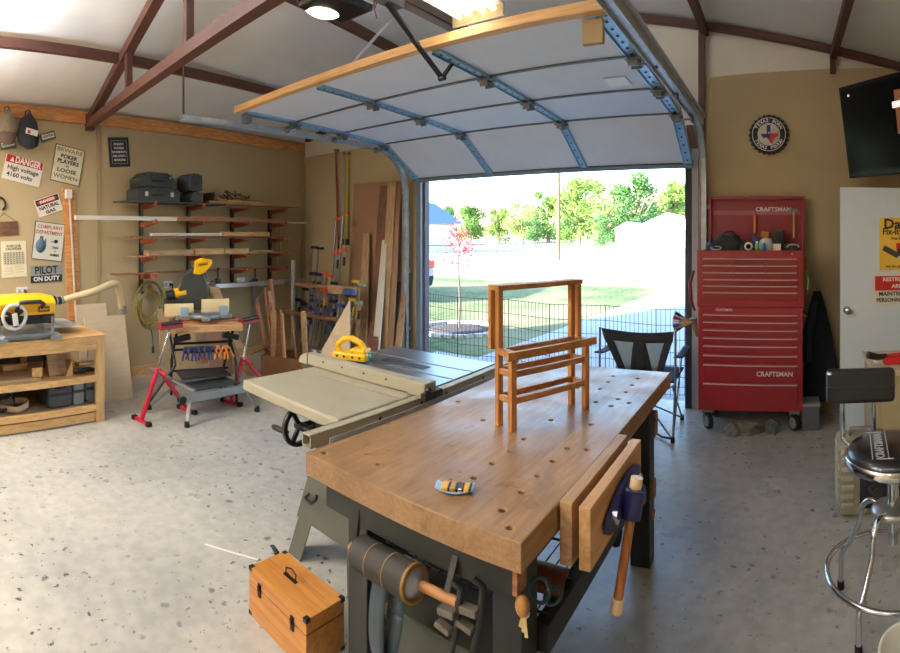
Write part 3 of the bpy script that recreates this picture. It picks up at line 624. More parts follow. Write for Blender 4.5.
t, put, patch, _ = sign('rush_job_calendar', ((1,241.5),(25.5,240.5),(27.5,276.5),(1.5,278)), PAP, 'cream RUSH JOB CALENDAR paper sheet pinned above the outlet', 'paper sheet', th=.002)
put('RUSH JOB', 0,.36,.09,INK,.55,.02); put('CALENDAR', 0,.28,.09,INK,.64,.02)
c, w_, h_, xd, yd, zd, R = _; m = MB()
for k in range(7): m.box(c+yd*h_*(.19-.055*k)+zd*.0015, (.82*w_,.006*h_,.0006), R)
for k in range(8): m.box(c+xd*w_*(-.41+.117*k)+yd*h_*.025+zd*.0015, (.006*w_,.33*h_,.0006), R)
t.add('calendar_grid', m, INK)
m = MB()
for i in range(7):
    for j in range(6): m.box(c+xd*w_*(-.35+.117*i)+yd*h_*(.165-.055*j)+zd*.0015, (.06*w_,.025*h_,.0006), R)
t.add('calendar_days', m, INK)
m = MB()
for k in range(6): m.box(c+xd*w_*(-.22 if k%2 else .2)+yd*h_*(-.2-.04*k)+zd*.0015, (.36*w_,.009*h_,.0006), R)
t.add('printed_lines', m, GR)
# small wooden plaque on a cord, dark medallion over it
c, w_, h_, xd, yd = lframe(((-6,222),(18,221),(18,234.5),(-6,235.5)), .012); R = Matrix((xd,yd,LN)).transposed()
PQ = wood('dark_plaque', (120,84,58), (78,54,38), 'Y'); t = Thing('wooden_plaque', 'small dark wooden plaque hung by a cord above the calendar sheet', 'plaque', c)
t.add('board', MB().box(c, (w_,h_,.018), R), PQ, bev=.003); t.add('cord', MB().tube([c+xd*w_*.4+yd*h_*.5, c-xd*.02+yd*.16, c-xd*w_*.4+yd*h_*.5], .003, 6), DARK)
q = at_l(-1, 204, .02); one('horseshoe', MB().tube(arc(q, .07, -1.0, 4.1, 16, LU, Vector((0,0,1))), .012, 8), BLK, 'dark iron horseshoe hung above the small wooden plaque', 'horseshoe')
# cap rack with two plates and two caps
cR = at_l(29, 143, .02); GRN = mat('olive_metal', (104,106,82), .5, .4, var=.15)
t = Thing('cap_rack', 'low green-grey cap rack with two white name plates', 'hook rack', cR)
m = MB(); a, b_, c_ = at_l(2,147.5,.015), at_l(24,143,.015), at_l(54,134.5,.015)
m.bar(at_l(0,146.5,.012), at_l(16,144,.012), .006, .085, (0,0,1)); m.bar(at_l(40,139,.012), at_l(55,134,.012), .006, .085); t.add('side_plate', m, GRN, bev=.003)
cc = at_l(29,139,.02); m = MB(); m.tube(arc(cc, .10, pi*1.0, pi*2.0, 14, LU, Vector((0,0,1))), .014, 8); t.add('hook_arc', m, GRN)
for (p0,p1,s_) in (((1.5,145.5),(14.5,142.5),'FISHING'), ((42,137.5),(54,134.5),'HUNTING')):
    p, q = at_l(*p0,.018), at_l(*p1,.018); pl = t.add('name_plate', MB().bar(p, q, .005, .052), SW, bev=.002)
    mb = MB(); xd = (q-p).normalized(); text(mb, s_, .035, (p+q)/2+LN*.004, xd, LN.cross(xd), .0005, .02, fit=(q-p).length*.85); t.add('lettering', mb, INK, parent=pl)
def cap(px, py, wpx, hpx, m1, m2, label, logo=False):
    c = at_l(px, py, .105); k = hypot(c.x,c.y)/F; w_, h_ = wpx*k*.60, hpx*k; t = Thing('baseball_cap', label, 'cap', c); R = LW
    def crown(u, v):   # u 0 at the band .. 1 at the top, hung from the back strap so the crown narrows upwards
        a = -pi+2*pi*v; z = -h_*.16+h_*.62*u; prof = (1-.35*u-.55*max(0,(u-.55)/.45)**2)*(1 if u < .999 else .02)
        return c+R@Vector((cos(a)*w_*prof+.10*w_*u, sin(a)*w_*.62*prof-.0, z+.02*sin(a)*(1-u)))
    t.add('crown', MB().grid(crown, 16, 28), m1)
    def brim(u, v):
        q = 2*v-1; a = q*1.25; return c+R@Vector((sin(a)*w_*1.0*(1-.10*u), -w_*.60*cos(a)-w_*.18*u*(1-q*q), -h_*.15-h_*.34*u*(1-.45*q*q)))
    t.add('brim', MB().sheet(brim, 8, 14, .006), m2); t.add('top_button', MB().ball(c+R@Vector((.1*w_,0,h_*.46)), .010), m1)
    t.add('back_strap', MB().tube([c+R@Vector((-.25*w_,0,h_*.36)), c+R@Vector((-.15*w_,0,h_*.52)), c+R@Vector((.15*w_,0,h_*.55)), c+R@Vector((.40*w_,0,h_*.40))], .007, 6), m2)
    if logo:
        o = c+R@Vector((.02,-w_*.66,-h_*.06)); t.add('logo_patch', MB().box(o, (w_*1.05,.006,h_*.15), R@Ry(.22)), SW); t.add('logo_mark', MB().box(o+LN*.004-LU*w_*.25, (w_*.26,.004,h_*.09), R@Ry(.22)), SRED)
cap(6.5, 127, 17, 38, mat('camo_cloth', (140,126,100), .9, var=.25, scale=30), mat('brown_twill', (104,82,70), .9), 'faded tan and brown baseball cap hung at the left end of the rack')
cap(27.5, 131, 20, 38, mat('black_twill', (30,32,36), .85), mat('black_twill', (30,32,36)), 'black baseball cap with white front patch hung on the rack', True)
# pine board with white conduit
p0, p1 = at_l(65,187.5,.012), at_l(76,352,.012)
t = Thing('pine_wall_board', 'upright orange pine board on the wall carrying a white switch pole', 'board', p1)
m = MB(); wv = at_l(69.5,188,.012)-at_l(62.5,188,.012); wb = at_l(76,300,.012)-at_l(66.5,300,.012); wv = LU*.10
b0, b1 = at_l(66.5,187,.012), at_l(74.5,345,.012); m.hexa([b1-LU*.055-LN*.012, b1+LU*.095-LN*.012, b1+LU*.095+LN*.010, b1-LU*.055+LN*.010, b0-LU*.055-LN*.012, b0+LU*.095-LN*.012, b0+LU*.095+LN*.010, b0-LU*.055+LN*.010]); t.add('board', m, HDR)
m = MB(); m.cyl(at_l(69.5,197,.045), at_l(77.5,345,.045), .011, 12); t.add('conduit', m, mat('pale_conduit', (214,208,196), .4)); t.add('top_box', MB().box(at_l(68.5,194,.045), (.07,.05,.10), LW), WHITE, bev=.004)
# outlets
def outlet(p, R, label, plug=True):
    t = Thing('wall_outlet', label, 'outlet', p); t.add('plate', MB().box(p, (.125,.012,.085), R), WHITE, bev=.003); n = R@Vector((0,-1,0)); m = MB()
    for s in (-1,1): m.box(p+R@Vector((s*.03,-.008,0)), (.03,.006,.045), R)
    t.add('socket', m, mat('socket_grey', (190,188,182)))
    if plug: t.add('plug', MB().tube([p+R@Vector((.03,-.01,0)), p+R@Vector((.03,-.05,0)), p+R@Vector((.035,-.055,-.05)), p+R@Vector((.04,-.04,-.16)), p+R@Vector((.0,-.03,-.34))], [.016,.014,.005,.005,.005], 8), DARK)
outlet(at_l(22,291,.006), LW, 'white double outlet on the wall behind the yellow planer')
outlet(at_l(168,284.5,.006), LW, 'white double outlet on the wall left of the mitre saw')
# ---- lumber rack
AOR = mat('brown_orange_bracket', (164,84,50), .5, var=.1)
ux = [141, 188.5, 232, 269.5]; US = [l_sh(at_l(x, 240, .02))[0] for x in ux]
lev = [[204.8,221.5,238,257.5,273.5],[206,222.5,238.5,255.5,271.5],[207.5,223.5,239.5,254.5,270.5],[209.5,224.5,240,254.5,269]]
t = Thing('lumber_rack', 'wall lumber rack of four black uprights with brown bracket arms', 'lumber rack', LP(US[0],.9,.02))
LV = [0]*5
for i, s in enumerate(US):
    t.add('upright', MB().box(LP(s, 1.50, .022), (.042,.04,1.10 if i == 0 else .98), LW), BLK, bev=.003)
    for j in range(5):
        _, z = l_sh(at_l(ux[i], lev[i][j]-1, .15)); LV[j] += z/4
for i, s in enumerate(US):
    for j in range(5):
        z = LV[j]; m = MB(); o = lambda a, b: LP(s, z+b, a)
        m.prism([o(.04,-.075)-LU*.018, o(.04,-.012)-LU*.018, o(.34,-.012)-LU*.018, o(.35,-.035)-LU*.018], LU*.036); m.prism([o(.33,-.02)-LU*.018, o(.35,-.02)-LU*.018, o(.355,.015)-LU*.018, o(.345,.015)-LU*.018], LU*.036); t.add('bracket_arm', m, AOR, bev=.002)
RB = [BRN, WAL, TANW, PINEY]
def rb(name, px0, px1, lv, off, w_, th, m, label, dz=0, cat='board', group=None, tilt=0):
    z = LV[lv]+dz+th/2; s0, s1 = l_sh(at_l(px0,240,off))[0], l_sh(at_l(px1,240,off))[0]
    mb = MB().box(LP((s0+s1)/2, z, off), (s1-s0, w_, th), LW@Ry(tilt)); return one(name, mb, m, label, cat, group, org=LP(s0,z-th/2,off), bev=.002)
GRB = mat('dark_grey_shelf_board', (72,72,68), .7, var=.1)
rb('shelf_board', 119, 218, 0, .20, .30, .018, GRB, 'dark grey shelf board under the stacked tool cases')
rb('shelf_board', 205, 296, 0, .22, .34, .016, TANW, 'thin tan board on the topmost arms at the right end', dz=.0 if 0 else .019)
rs = random.Random(11)
for k, (a, b_, o, dz, wv, mm) in enumerate(((207,268,.28,.036,.10,TANW), (215,246,.22,.055,.12,WAL), (222,284,.15,.036,.09,BRN), (228,262,.30,.055,.05,PINEY), (243,262,.2,.075,.07,BRN))):
    rb('wood_offcut', a, b_, 0, o, wv, .018, mm, ('long pale strip along the front edge of the top rack board','short reddish slat lying across the top rack board','long brown slat at the back of the top rack board','short pine slat on top of the top rack pile','smallest brown piece topmost on the rack pile')[k], dz=dz, cat='wood offcut', group='offcuts on the top rack board', tilt=rs.uniform(-.02,.02))
m = MB()
for k in range(12):
    p = LP(l_sh(at_l(232+rs.uniform(-8,18),200,.22))[0], LV[0]+.10+rs.uniform(-.01,.03), .22+rs.uniform(-.05,.05)); d = Vector((rs.uniform(-.1,.1), rs.uniform(-.16,.16), rs.uniform(0,.09))); m.bar(p, p+d, .02, .014)
one('wood_scraps', m, mat('dark_scrap_wood', (92,58,42), .8), 'tangle of dark broken wood scraps on the topmost rack board', 'scrap wood', kind='stuff')
rb('white_pipe', 75, 178, 1, .30, .045, .045, mat('white_pvc', (228,220,206), .4), 'long white square pipe sticking out left of the rack', cat='pipe')
rb('oak_board', 174, 283, 1, .26, .16, .055, WAL, 'thick reddish board on the second row of rack arms'); rb('trim_board', 281, 305.5, 1, .25, .10, .022, mat('white_primed', (226,220,204), .6), 'white primed board end reaching to the room corner')
rb('walnut_board', 128, 176, 2, .27, .12, .03, BRN, 'dark brown board at the left end of the third rack row'); rb('trim_board', 151, 221, 2, .31, .05, .03, mat('white_primed', (226,220,204)), 'long white primed strip on the third rack row', dz=.032)
rb('walnut_board', 176, 284, 2, .20, .14, .024, WAL, 'reddish board under the pale strips on the third rack row'); rb('pine_board', 222, 268, 2, .30, .07, .05, PINEY, 'short pale pine board at the right of the third rack row', dz=.026)
for k, (a, b_, hh, mm, lb) in enumerate(((146,191,.06,TANW,'rough tan block at the left of the fourth rack row'), (193,221,.07,PINEY,'pale pine block at the middle of the fourth rack row'), (222,246,.06,PINEY,'pine block next right on the fourth rack row'), (247,270,.03,TANW,'thin tan block at the right of the fourth rack row'))):
    rb('wood_block', a, b_, 3, .28, .12, hh, mm, lb, dz=.012, cat='wood block')
rb('thin_board', 131, 293, 3, .22, .20, .010, TANW, 'long thin tan board carrying the blocks on the fourth rack row')
rb('thin_board', 113, 283, 4, .20, .16, .012, WAL, 'long thin brown board on the lowest row of rack arms')
# tool cases on the rack
CASE = mat('dark_green_grey_case', (54,56,52), .55, var=.08); CASE2 = mat('blue_grey_case', (58,63,68), .5, var=.06)
def tcase(px0, px1, zb, h_, off, d_, m, label, handle=True, latches=2, chamf=.04, name='tool_case'):
    s0, s1 = l_sh(at_l(px0,190,off-d_/2))[0], l_sh(at_l(px1,190,off+d_/2))[0]; c = LP((s0+s1)/2, zb, off); w_ = s1-s0; t = Thing(name, label, 'tool case', c)
    P = lambda x, y, z: c+LW@Vector((x,y,z))
    mb = MB(); ch = chamf; prof = [(-w_/2,.01),(-w_/2+.01,0),(w_/2-.01,0),(w_/2,.01),(w_/2,h_-ch),(w_/2-ch*1.3,h_),(-w_/2+ch*1.3,h_),(-w_/2,h_-ch)]
    mb.prism([P(x,d_/2,z) for x, z in prof], LW@Vector((0,-d_,0))); t.add('shell', mb, m, bev=.012)
    mb = MB(); mb.box(P(0,-d_/2-.001,h_*.48), (w_*.99,.008,.008), LW)
    for k in range(5): mb.box(P(-w_*.38+k*w_*.19,-d_/2-.003,h_*.76), (.02,.01,h_*.28), LW)
    t.add('seam_ribs', mb, m)
    if handle: t.add('handle', MB().tube([P(-w_*.16,-d_/2,h_*.42), P(-w_*.14,-d_/2-.03,h_*.42), P(w_*.14,-d_/2-.03,h_*.42), P(w_*.16,-d_/2,h_*.42)], .011, 8), DARK)
    for k in range(latches): t.add('latch', MB().box(P((-1)**k*w_*.30,-d_/2-.008,h_*.5), (.035,.014,.05), LW), mat('latch_white', (200,204,196), .4) if name != 'tool_case_' else m, bev=.002)
z0 = LV[0]+.018
tcase(126,180,z0,.155,.22,.26,CASE,'lower left dark tool case with two pale latches on the rack')
tcase(129.5,175,z0+.158,.165,.22,.26,CASE,'tapered dark tool case lying on the latched one', latches=0, chamf=.07)
tcase(179,202,z0,.135,.22,.28,CASE2,'blue-grey case low at the right of the rack cases', latches=0, handle=False)
tcase(176.5,202.5,z0+.138,.205,.22,.28,CASE2,'square upright blue-grey case topmost at the right', latches=0)
tcase(203,214,z0,.145,.17,.22,mat('maroon_case', (84,54,56), .6),'small maroon box at the right end of the tool cases', latches=0, handle=False, chamf=.005)
# coil of hose and coil of cord on the wall
def coil(px, py, rw, rh, n, rr, m, label, name, cat, seed):
    c = at_l(px, py, .105); k = hypot(c.x,c.y)/F; r1, r2 = rw*k, rh*k; t = Thing(name, label, cat, c); rn = random.Random(seed); pts = []
    for i in range(n*26):
        a = 2*pi*i/26; j = i//26; ra = 1+.24*sin(j*2.3+seed)+.04*sin(a*2+j); hang = .12*sin(j*1.7)
        pts.append(c+LU*(r1*ra*.86*cos(a)+.012*sin(j*3))+Vector((0,0,r2*(ra*.88*sin(a)-hang)))+LN*(.028*sin(j*1.1+a*.3)))
    t.add('loops', MB().tube(pts, rr, 6), m); t.add('tie', MB().tube(arc(c+Vector((0,0,r2*.82)), .045, 0, 2*pi, 12, LN, Vector((0,0,1))), .008, 6), mat('orange_strap', (214,104,40), .6)); return c, r1, r2
c, r1, r2 = coil(150,306,16,21,8,.0075, mat('olive_yellow_hose', (158,140,72), .5, var=.35, scale=30), 'coil of olive-yellow hose hung on the wall under the rack', 'hose_coil', 'hose', 1)
one('extension_plug', MB().tube([c+Vector((0,0,-r2*.9)), c+Vector((.02,.02,-r2-.10)), c+Vector((.02,.03,-r2-.22)), c+Vector((.02,.03,-r2-.23)), c+Vector((.02,.03,-r2-.30))], [.005,.005,.005,.018,.018], 8), DARK, 'black plug end dangling below the hose coil', 'plug')
coil(204,305,9,19,6,.009, mat('dark_yellow_cord', (140,130,40), .5, var=.3, scale=40), 'dark coil of black and yellow cord behind the mitre saw', 'cord_coil', 'cord', 4)
# aluminium rail on brackets with clamp heads
p, q = at_l(214,286,.36), at_l(303,280.5,.36); z = (p.z+q.z)/2
t = Thing('guide_rail', 'long aluminium guide rail resting on low wall brackets', 'rail', (p+q)/2)
t.add('rail', MB().bar(p, q, .07, .055), ALU, bev=.003)
m = MB(); 
for px in (224,270):
    a = at_l(px, 284, .36); s = l_sh(a)[0]; m.bar(LP(s,a.z-.03,.36), LP(s,a.z-.03,.02), .03, .02); m.bar(LP(s,a.z-.04,.30), LP(s,a.z-.34,.02), .02, .01)
    m.bar(LP(s,a.z,.03), LP(s,a.z-.45,.03), .03, .02)
t.add('bracket', m, ALU)
for px, lb in ((218,'black clamp head at the left end of the guide rail'), (255,'black clamp head at the middle of the guide rail')):
    a = at_l(px, 281, .36); m = MB(); m.box(a+Vector((0,0,-.0)), (.05,.05,.06), LW); m.cyl(a, a+Vector((0,0,.15)), .012, 10); m.ball(a+Vector((0,0,.15)), .016); m.box(a-LU*.05, (.09,.03,.02), LW); one('rail_clamp', m, BLK, lb, 'clamp')
a = at_l(241, 279.5, .36); one('pencil_box', MB().box(a, (.10,.05,.045), LW), mat('pale_grey_plastic', (190,186,190), .4), 'small pale grey box sitting on the guide rail', 'box', bev=.004)
# thin bars hung at the rack's right end
for k, px in enumerate((277,280.5)):
    a = at_l(px, 230, .05); s = l_sh(a)[0]; one('steel_bar', MB().cyl(LP(s,1.82,.06), LP(s,1.14,.06), .008, 8), ALU, 'thin steel bar hanging at the right end of the lumber rack', 'bar', 'thin hanging steel bars')
# ================================================================ planer bench and what is on it
# cabinet frame: x along the front (towards the corner), y into the wall
A_ = at_z(105,420.5,0); B_ = at_z(0,437.5,0); cu = (A_-B_).normalized(); cu.z = 0; cu.normalize(); cn = Vector((cu.y,-cu.x,0))   # cn points to the room
if cn.x < 0: cn = -cn
CW = Matrix((cu, -cn, Vector((0,0,1)))).transposed()
def CP_(s, z, d=0): return A_-cu*s+Vector((0,0,z))-cn*d      # s = distance left of the right front corner, d = depth
HB = .765; CL = 2.2; DP = .72
t = Thing('planer_bench', 'long open pine bench against the left wall carrying the yellow planer', 'workbench', A_)
cb = lambda s0, s1, z0, z1, d0, d1: MB().box(CP_((s0+s1)/2,(z0+z1)/2,(d0+d1)/2), (abs(s1-s0),abs(d1-d0),z1-z0), CW)
t.add('top_panel', cb(-.01,CL,HB-.02,HB,-.005,DP), PINEY, bev=.003)
t.add('front_apron', cb(.085,CL,HB-.125,HB-.02,0,.04), PINEY, bev=.003)
t.add('side_apron', cb(0,.035,HB-.125,HB-.02,.06,DP), PINEY, bev=.003)
t.add('leg', cb(0,.085,0,HB-.02,0,.04), PINEZ, bev=.003); t.add('leg', cb(0,.085,0,HB-.02,DP-.04,DP), PINEZ); t.add('leg', cb(CL-.085,CL,0,HB-.02,0,.04), PINEZ); t.add('leg', cb(CL-.085,CL,0,HB-.02,DP-.04,DP), PINEZ)
t.add('shelf', cb(.01,CL,.385,.405,.03,DP), PINEY); t.add('shelf_lip', cb(.085,CL,.355,.41,0,.03), PINEY, bev=.002)
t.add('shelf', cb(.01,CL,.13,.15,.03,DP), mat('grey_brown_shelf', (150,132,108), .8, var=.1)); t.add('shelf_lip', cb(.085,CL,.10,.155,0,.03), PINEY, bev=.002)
t.add('base_rail', cb(.03,CL,.01,.085,.015,.05), PINEY, bev=.002)
t.add('back_panel', cb(0,CL,.05,HB-.02,DP,DP+.012), mat('dark_hardboard', (70,58,48), .8, var=.1))
def CZ(px, py, z, d):   # s for a pixel column at depth d
    a = az(px); dr = Vector((sin(a),cos(a),0)); o = A_-cn*d; r = o.dot(cn)/dr.dot(cn); p = dr*r; return (A_-cn*d-p).dot(cu)
# jigs on the middle shelf
def cbox(name, px0, px1, z0, h_, d0, d1, m, label, cat, bev=.003, **k):
    s0, s1 = CZ(px0,0,0,d0), CZ(px1,0,0,d0); return one(name, cb(s0,s1,z0,z0+h_,d0,d1), m, label, cat, org=CP_((s0+s1)/2,z0,(d0+d1)/2), bev=bev, **k)
def ctilt(name, px0, px1, z0, h_, d, th, ang, m, label, cat):
    s0, s1 = CZ(px0,0,0,d), CZ(px1,0,0,d); c = CP_((s0+s1)/2, z0, d); R = CW@Rx(ang); return one(name, MB().box(c+R@Vector((0,0,h_/2)), (abs(s1-s0),th,h_), R), m, label, cat, org=c, bev=.003)
ZS = .406
cbox('plywood_sled', -30, 41, ZS, .03, .06, .45, mat('tan_mdf', (186,158,120), .8, var=.06), 'flat tan board on the middle shelf with a raised front block', 'board')
cbox('sled_block', 32.5, 42.5, ZS+.031, .08, .07, .10, PINE, 'small upright pine block on the flat tan board', 'wood block')
cbox('sled_fence', 3, 28, ZS+.031, .05, .36, .40, PINE, 'low pine fence at the back of the flat tan board', 'wood block'); cbox('standing_block', 21, 27, ZS+.031, .13, .41, .44, PINE, 'short upright pine block standing behind the flat board', 'wood block')
ctilt('leaning_jig', 49, 67, ZS+.002, .19, .16, .02, -.38, TANW, 'square tan jig board leaning back on the middle shelf', 'jig')
one('pine_wedge', MB().prism([CP_(CZ(66,0,0,.10),ZS,.10), CP_(CZ(73,0,0,.10),ZS,.10), CP_(CZ(72.5,0,0,.10),ZS+.14,.10)], -cn*.02), PINE, 'upright triangular pine wedge right of the leaning jig', 'wood wedge', bev=.001)
for k, (a, b_, z, d, mm, lb, tl) in enumerate(((74,91,.0,.22,TANW,'lowest tan slat of the offcuts on the middle shelf',.0), (76,93,.03,.28,BRN,'brown slat across the offcuts on the middle shelf',.12), (78,95,.06,.2,PINEY,'upper pine slat of the offcuts on the middle shelf',-.05))):
    s0, s1 = CZ(a,0,0,d), CZ(b_,0,0,d); c = CP_((s0+s1)/2, ZS+.012+z, d); one('wood_offcut', MB().box(c, (abs(s1-s0),.07,.02), CW@Ry(tl*.3)@Rz(tl)), mm, lb, 'wood offcut', 'offcuts on the bench shelf', bev=.002)
c = CP_(CZ(88,0,0,.10), ZS+.02, .10); m = MB(); m.tube([c+cu*.12, c+Vector((0,0,.02)), c-cu*.05+Vector((0,0,.015)), c-cu*.14], [.012,.02,.022,.008], 8); one('jigsaw_tool', m, DARK, 'dark hand tool lying in front of the offcuts', 'hand tool')
c = CP_(CZ(44,0,0,.3), ZS+.04, .30); one('dark_clamp', MB().tube([c, c+Vector((0,0,.10)), c+cu*.06+Vector((0,0,.12)), c+cu*.08+Vector((0,0,.03))], .012, 8), DARK, 'small dark clamp standing behind the pine block', 'clamp')
# bottom shelf
ZB = .151
def ccase(name, px0, px1, h_, d0, d1, m, label, ch=.03, handle=True):
    s0, s1 = CZ(px0,0,0,d0), CZ(px1,0,0,d0); w_ = abs(s1-s0); c = CP_((s0+s1)/2, ZB, d0); t = Thing(name, label, 'tool case', c); P = lambda x, y, z: c+CW@Vector((x,y,z))
    prof = [(-w_/2+ch,0),(w_/2-ch,0),(w_/2,ch),(w_/2,h_-ch),(w_/2-ch,h_),(-w_/2+ch,h_),(-w_/2,h_-ch),(-w_/2,ch)]
    t.add('shell', MB().prism([P(x,0,z) for x, z in prof], CW@Vector((0,d1-d0,0))), m, bev=.012)
    mb = MB(); mb.box(P(0,-.002,h_*.62), (w_*.97,.008,.012), CW); mb.box(P(0,-.002,h_*.55), (w_*.97,.006,.006), CW); t.add('seam', mb, DARK)
    if handle: t.add('handle', MB().tube([P(-w_*.2,0,h_*.9), P(-w_*.17,-.03,h_*.9), P(w_*.17,-.03,h_*.9), P(w_*.2,0,h_*.9)], .009, 8), DARK)
ccase('drill_case', 48, 72.5, .195, .07, .30, mat('charcoal_case', (62,64,66), .5, var=.05), 'wide charcoal tool case on the bottom shelf')
ccase('grey_case', 73.5, 84.5, .20, .08, .34, mat('mid_grey_case', (134,138,136), .5), 'narrow light grey case standing between the two darker ones', .01, False)
ccase('rounded_case', 86.5, 99, .225, .06, .34, mat('steel_blue_case', (96,106,116), .5), 'rounded blue-grey case at the right end of the bottom shelf', .04, False)
c = CP_(CZ(14,0,0,.14), ZB+.01, .14)
def bl(u, v): a = 2*pi*u; return c+CW@Vector((.13*cos(a)+.03*sin(2*a), .10*sin(a)*.8, .01+.055*v+.012*sin(a)))
one('belt_loop', MB().sheet(bl, 40, 3, .003), mat('tan_belt', (184,158,128), .8), 'tan sanding belt lying in a loop on the bottom shelf', 'sanding belt', org=c)
for k in range(3):
    c = CP_(CZ(1-3*k,0,0,.16+.05*k), ZB+.01, .16+.05*k)
    def bl(u, v): a = 2*pi*u; return c+CW@Vector((.12*cos(a), .07*sin(a), .06+.05*sin(a+k)+.03*v))
    one('dark_belt', MB().sheet(bl, 36, 3, .003), DARK if k != 1 else mat('grey_belt', (96,92,86)), 'dark sanding belt piled at the left end of the bottom shelf', 'sanding belt', 'dark belts on the bottom shelf')
# ---- thickness planer
pl = at_z(28, 340, HB); s_ = CZ(26,0,0,.22); c = CP_(s_+.06, HB, .22); P = lambda x, y, z: c+CW@Vector((x,y,z*.84))   # x towards corner, -y to the room
t = Thing('thickness_planer', 'yellow and black bench thickness planer with round handwheel', 'planer', c)
PB = mat('planer_black', (34,36,38), .45)
w_ = .54
m = MB(); m.prism([P(-w_/2,-.17,.30),P(-w_/2,-.19,.36),P(-w_/2,-.12,.42),P(-w_/2,.17,.42),P(-w_/2,.20,.34),P(-w_/2,.20,.24),P(-w_/2,-.17,.24)], CW@Vector((w_,0,0))); t.add('head_cover', m, YEL, bev=.018)
t.add('lower_housing', MB().box(P(0,.02,.205), (w_*.99,.34,.10), CW), PB, bev=.02)
m = MB(); m.prism([P(.16,-.17,.24),P(.26,-.17,.24),P(.26,-.17,.13),P(.20,-.17,.15),P(.13,-.17,.20)], CW@Vector((0,.3,0))); t.add('side_housing', m, PB, bev=.01)
t.add('base_plate', MB().box(P(0,0,.03), (.58,.40,.045), CW), mat('cast_grey', (160,164,168), .4, .5), bev=.008)
for x in (-.24,.24):
    for y in (-.16,.16): t.add('column', MB().cyl(P(x,y,.04), P(x,y,.22), .016, 12), CHR)
m = MB()
for x in (-.24,.24): m.box(P(x,-.21,.022), (.10,.08,.04), CW)
t.add('foot', m, mat('cast_grey', (160,164,168)), bev=.006)
t.add('bed', MB().box(P(0,0,.062), (.44,.5,.02), CW), ALU)
t.add('feed_table', MB().box(P(.0,.40,.085), (.42,.34,.016), CW), GALV); t.add('infeed_table', MB().box(P(.38,.12,.085), (.34,.34,.016), CW), GALV)
m = MB(); m.tube([P(-.10,-.19,.30), P(-.10,-.235,.33), P(-.08,-.235,.385), P(.10,-.235,.385), P(.13,-.235,.36), P(.13,-.19,.32)], .018, 10); t.add('carry_handle', m, PB)
wc = P(-.13,-.235,.25)
hw = t.add('handwheel', MB().tube(arc(wc, .098, 0, 2*pi*31/32, 31, cu, Vector((0,0,1))), .015, 10, closed=True), mat('light_grey_plastic', (200,200,200), .4))
m = MB()
for k in range(3): a = k*2*pi/3+.6; m.bar(wc, wc+cu*.095*cos(a)+Vector((0,0,.095*sin(a))), .02, .03)
m.cyl(wc-CW@Vector((0,-.03,0)), wc+CW@Vector((0,-.02,0)), .03, 16); t.add('wheel_spokes', m, PB, parent=hw)
m = MB(); m.box(wc+CW@Vector((.0,-.022,-.02)), (.045,.006,.10), CW@Ry(-.15)); t.add('label_plate', m, SW, parent=hw)
lb_ = t.add('nameplate', MB().box(P(.15,-.19,.30), (.10,.008,.045), CW), PB); mb = MB(); text(mb, 'DEWALT', .026, P(.15,-.196,.30), cu, (0,0,1), .0006, .03, fit=.08); t.add('lettering', mb, YEL, parent=lb_)
m = MB(); m.cyl(P(.27,.02,.34), P(.34,.02,.34), .05, 16); m.cyl(P(.34,.02,.34), P(.42,.02,.345), .036, 16); t.add('dust_port', m, PB)
m = MB()
for x in (.35,.40): m.cyl(P(x,.02,.342), P(x+.012,.02,.343), .039, 16)
t.add('clamp_ring', m, ALU)
# ribbed dust hose to the wall corner
p0 = P(.42,.02,.345); p1 = at_r(95,291,4.75); p2 = at_r(115,283.5,4.9); p3 = at_r(119.5,293,4.95); p4 = at_r(122,311,5.0)
pts = []; ctl = [p0, p0.lerp(p1,.5)+Vector((0,0,.0)), p1, p2, p3, p4]
def cr(P_, n):
    out = []
    for i in range(len(P_)-1):
        a, b, c2, d = P_[max(i-1,0)], P_[i], P_[i+1], P_[min(i+2,len(P_)-1)]
        for k in range(n): q = k/n; out.append(.5*((2*b)+(c2-a)*q+(2*a-5*b+4*c2-d)*q*q+(3*b-a-3*c2+d)*q**3))
    return out+[P_[-1]]
pts = cr(ctl, 12); t = Thing('dust_hose', 'beige ribbed dust hose rising from the planer and bending down', 'hose', p0)
t.add('hose', MB().tube(pts, [.030+.003*(k%2) for k in range(len(pts))], 12), mat('beige_hose', (196,172,134), .6)); t.add('end_cuff', MB().cyl(p4+Vector((0,0,.05)), p4-Vector((0,0,.03)), .04, 16), mat('grey_cuff', (120,116,110)))
# sheets leaning behind, right of the bench
def lean_l(name, px0, px1, pyt, pyb, base_off, th, m, label, cat='plywood sheet', lean=.09):
    a, b_ = at_z(px0,pyb,0), at_z(px1,pyb-3,0)
    # square to the left wall
    s0, s1 = l_sh(a)[0], l_sh(b_)[0]; off = ((a-LO).dot(LN)+(b_-LO).dot(LN))/2; p = LP((s0+s1)/2, 0, off); r = hypot(*(LP((s0+s1)/2,0,off-lean/2).xy)); z = ZC+(H-pyt)/F*r
    R = LW@Rx(-lean); return one(name, MB().box(p+R@Vector((0,0,z/2))-LN*0, (s1-s0,th,z/cos(lean)), R), m, label, cat, org=p)
lean_l('plywood_sheet', 89, 136, 316, 402, .4, .016, PLY, 'large pale plywood sheet leaning right of the planer bench', lean=.22)
p = at_z(92,388,0); 
lean_l('plywood_sheet', 82, 115, 304, 392, .4, .016, PLY, 'smaller pale sheet behind the large plywood sheet', lean=.22)
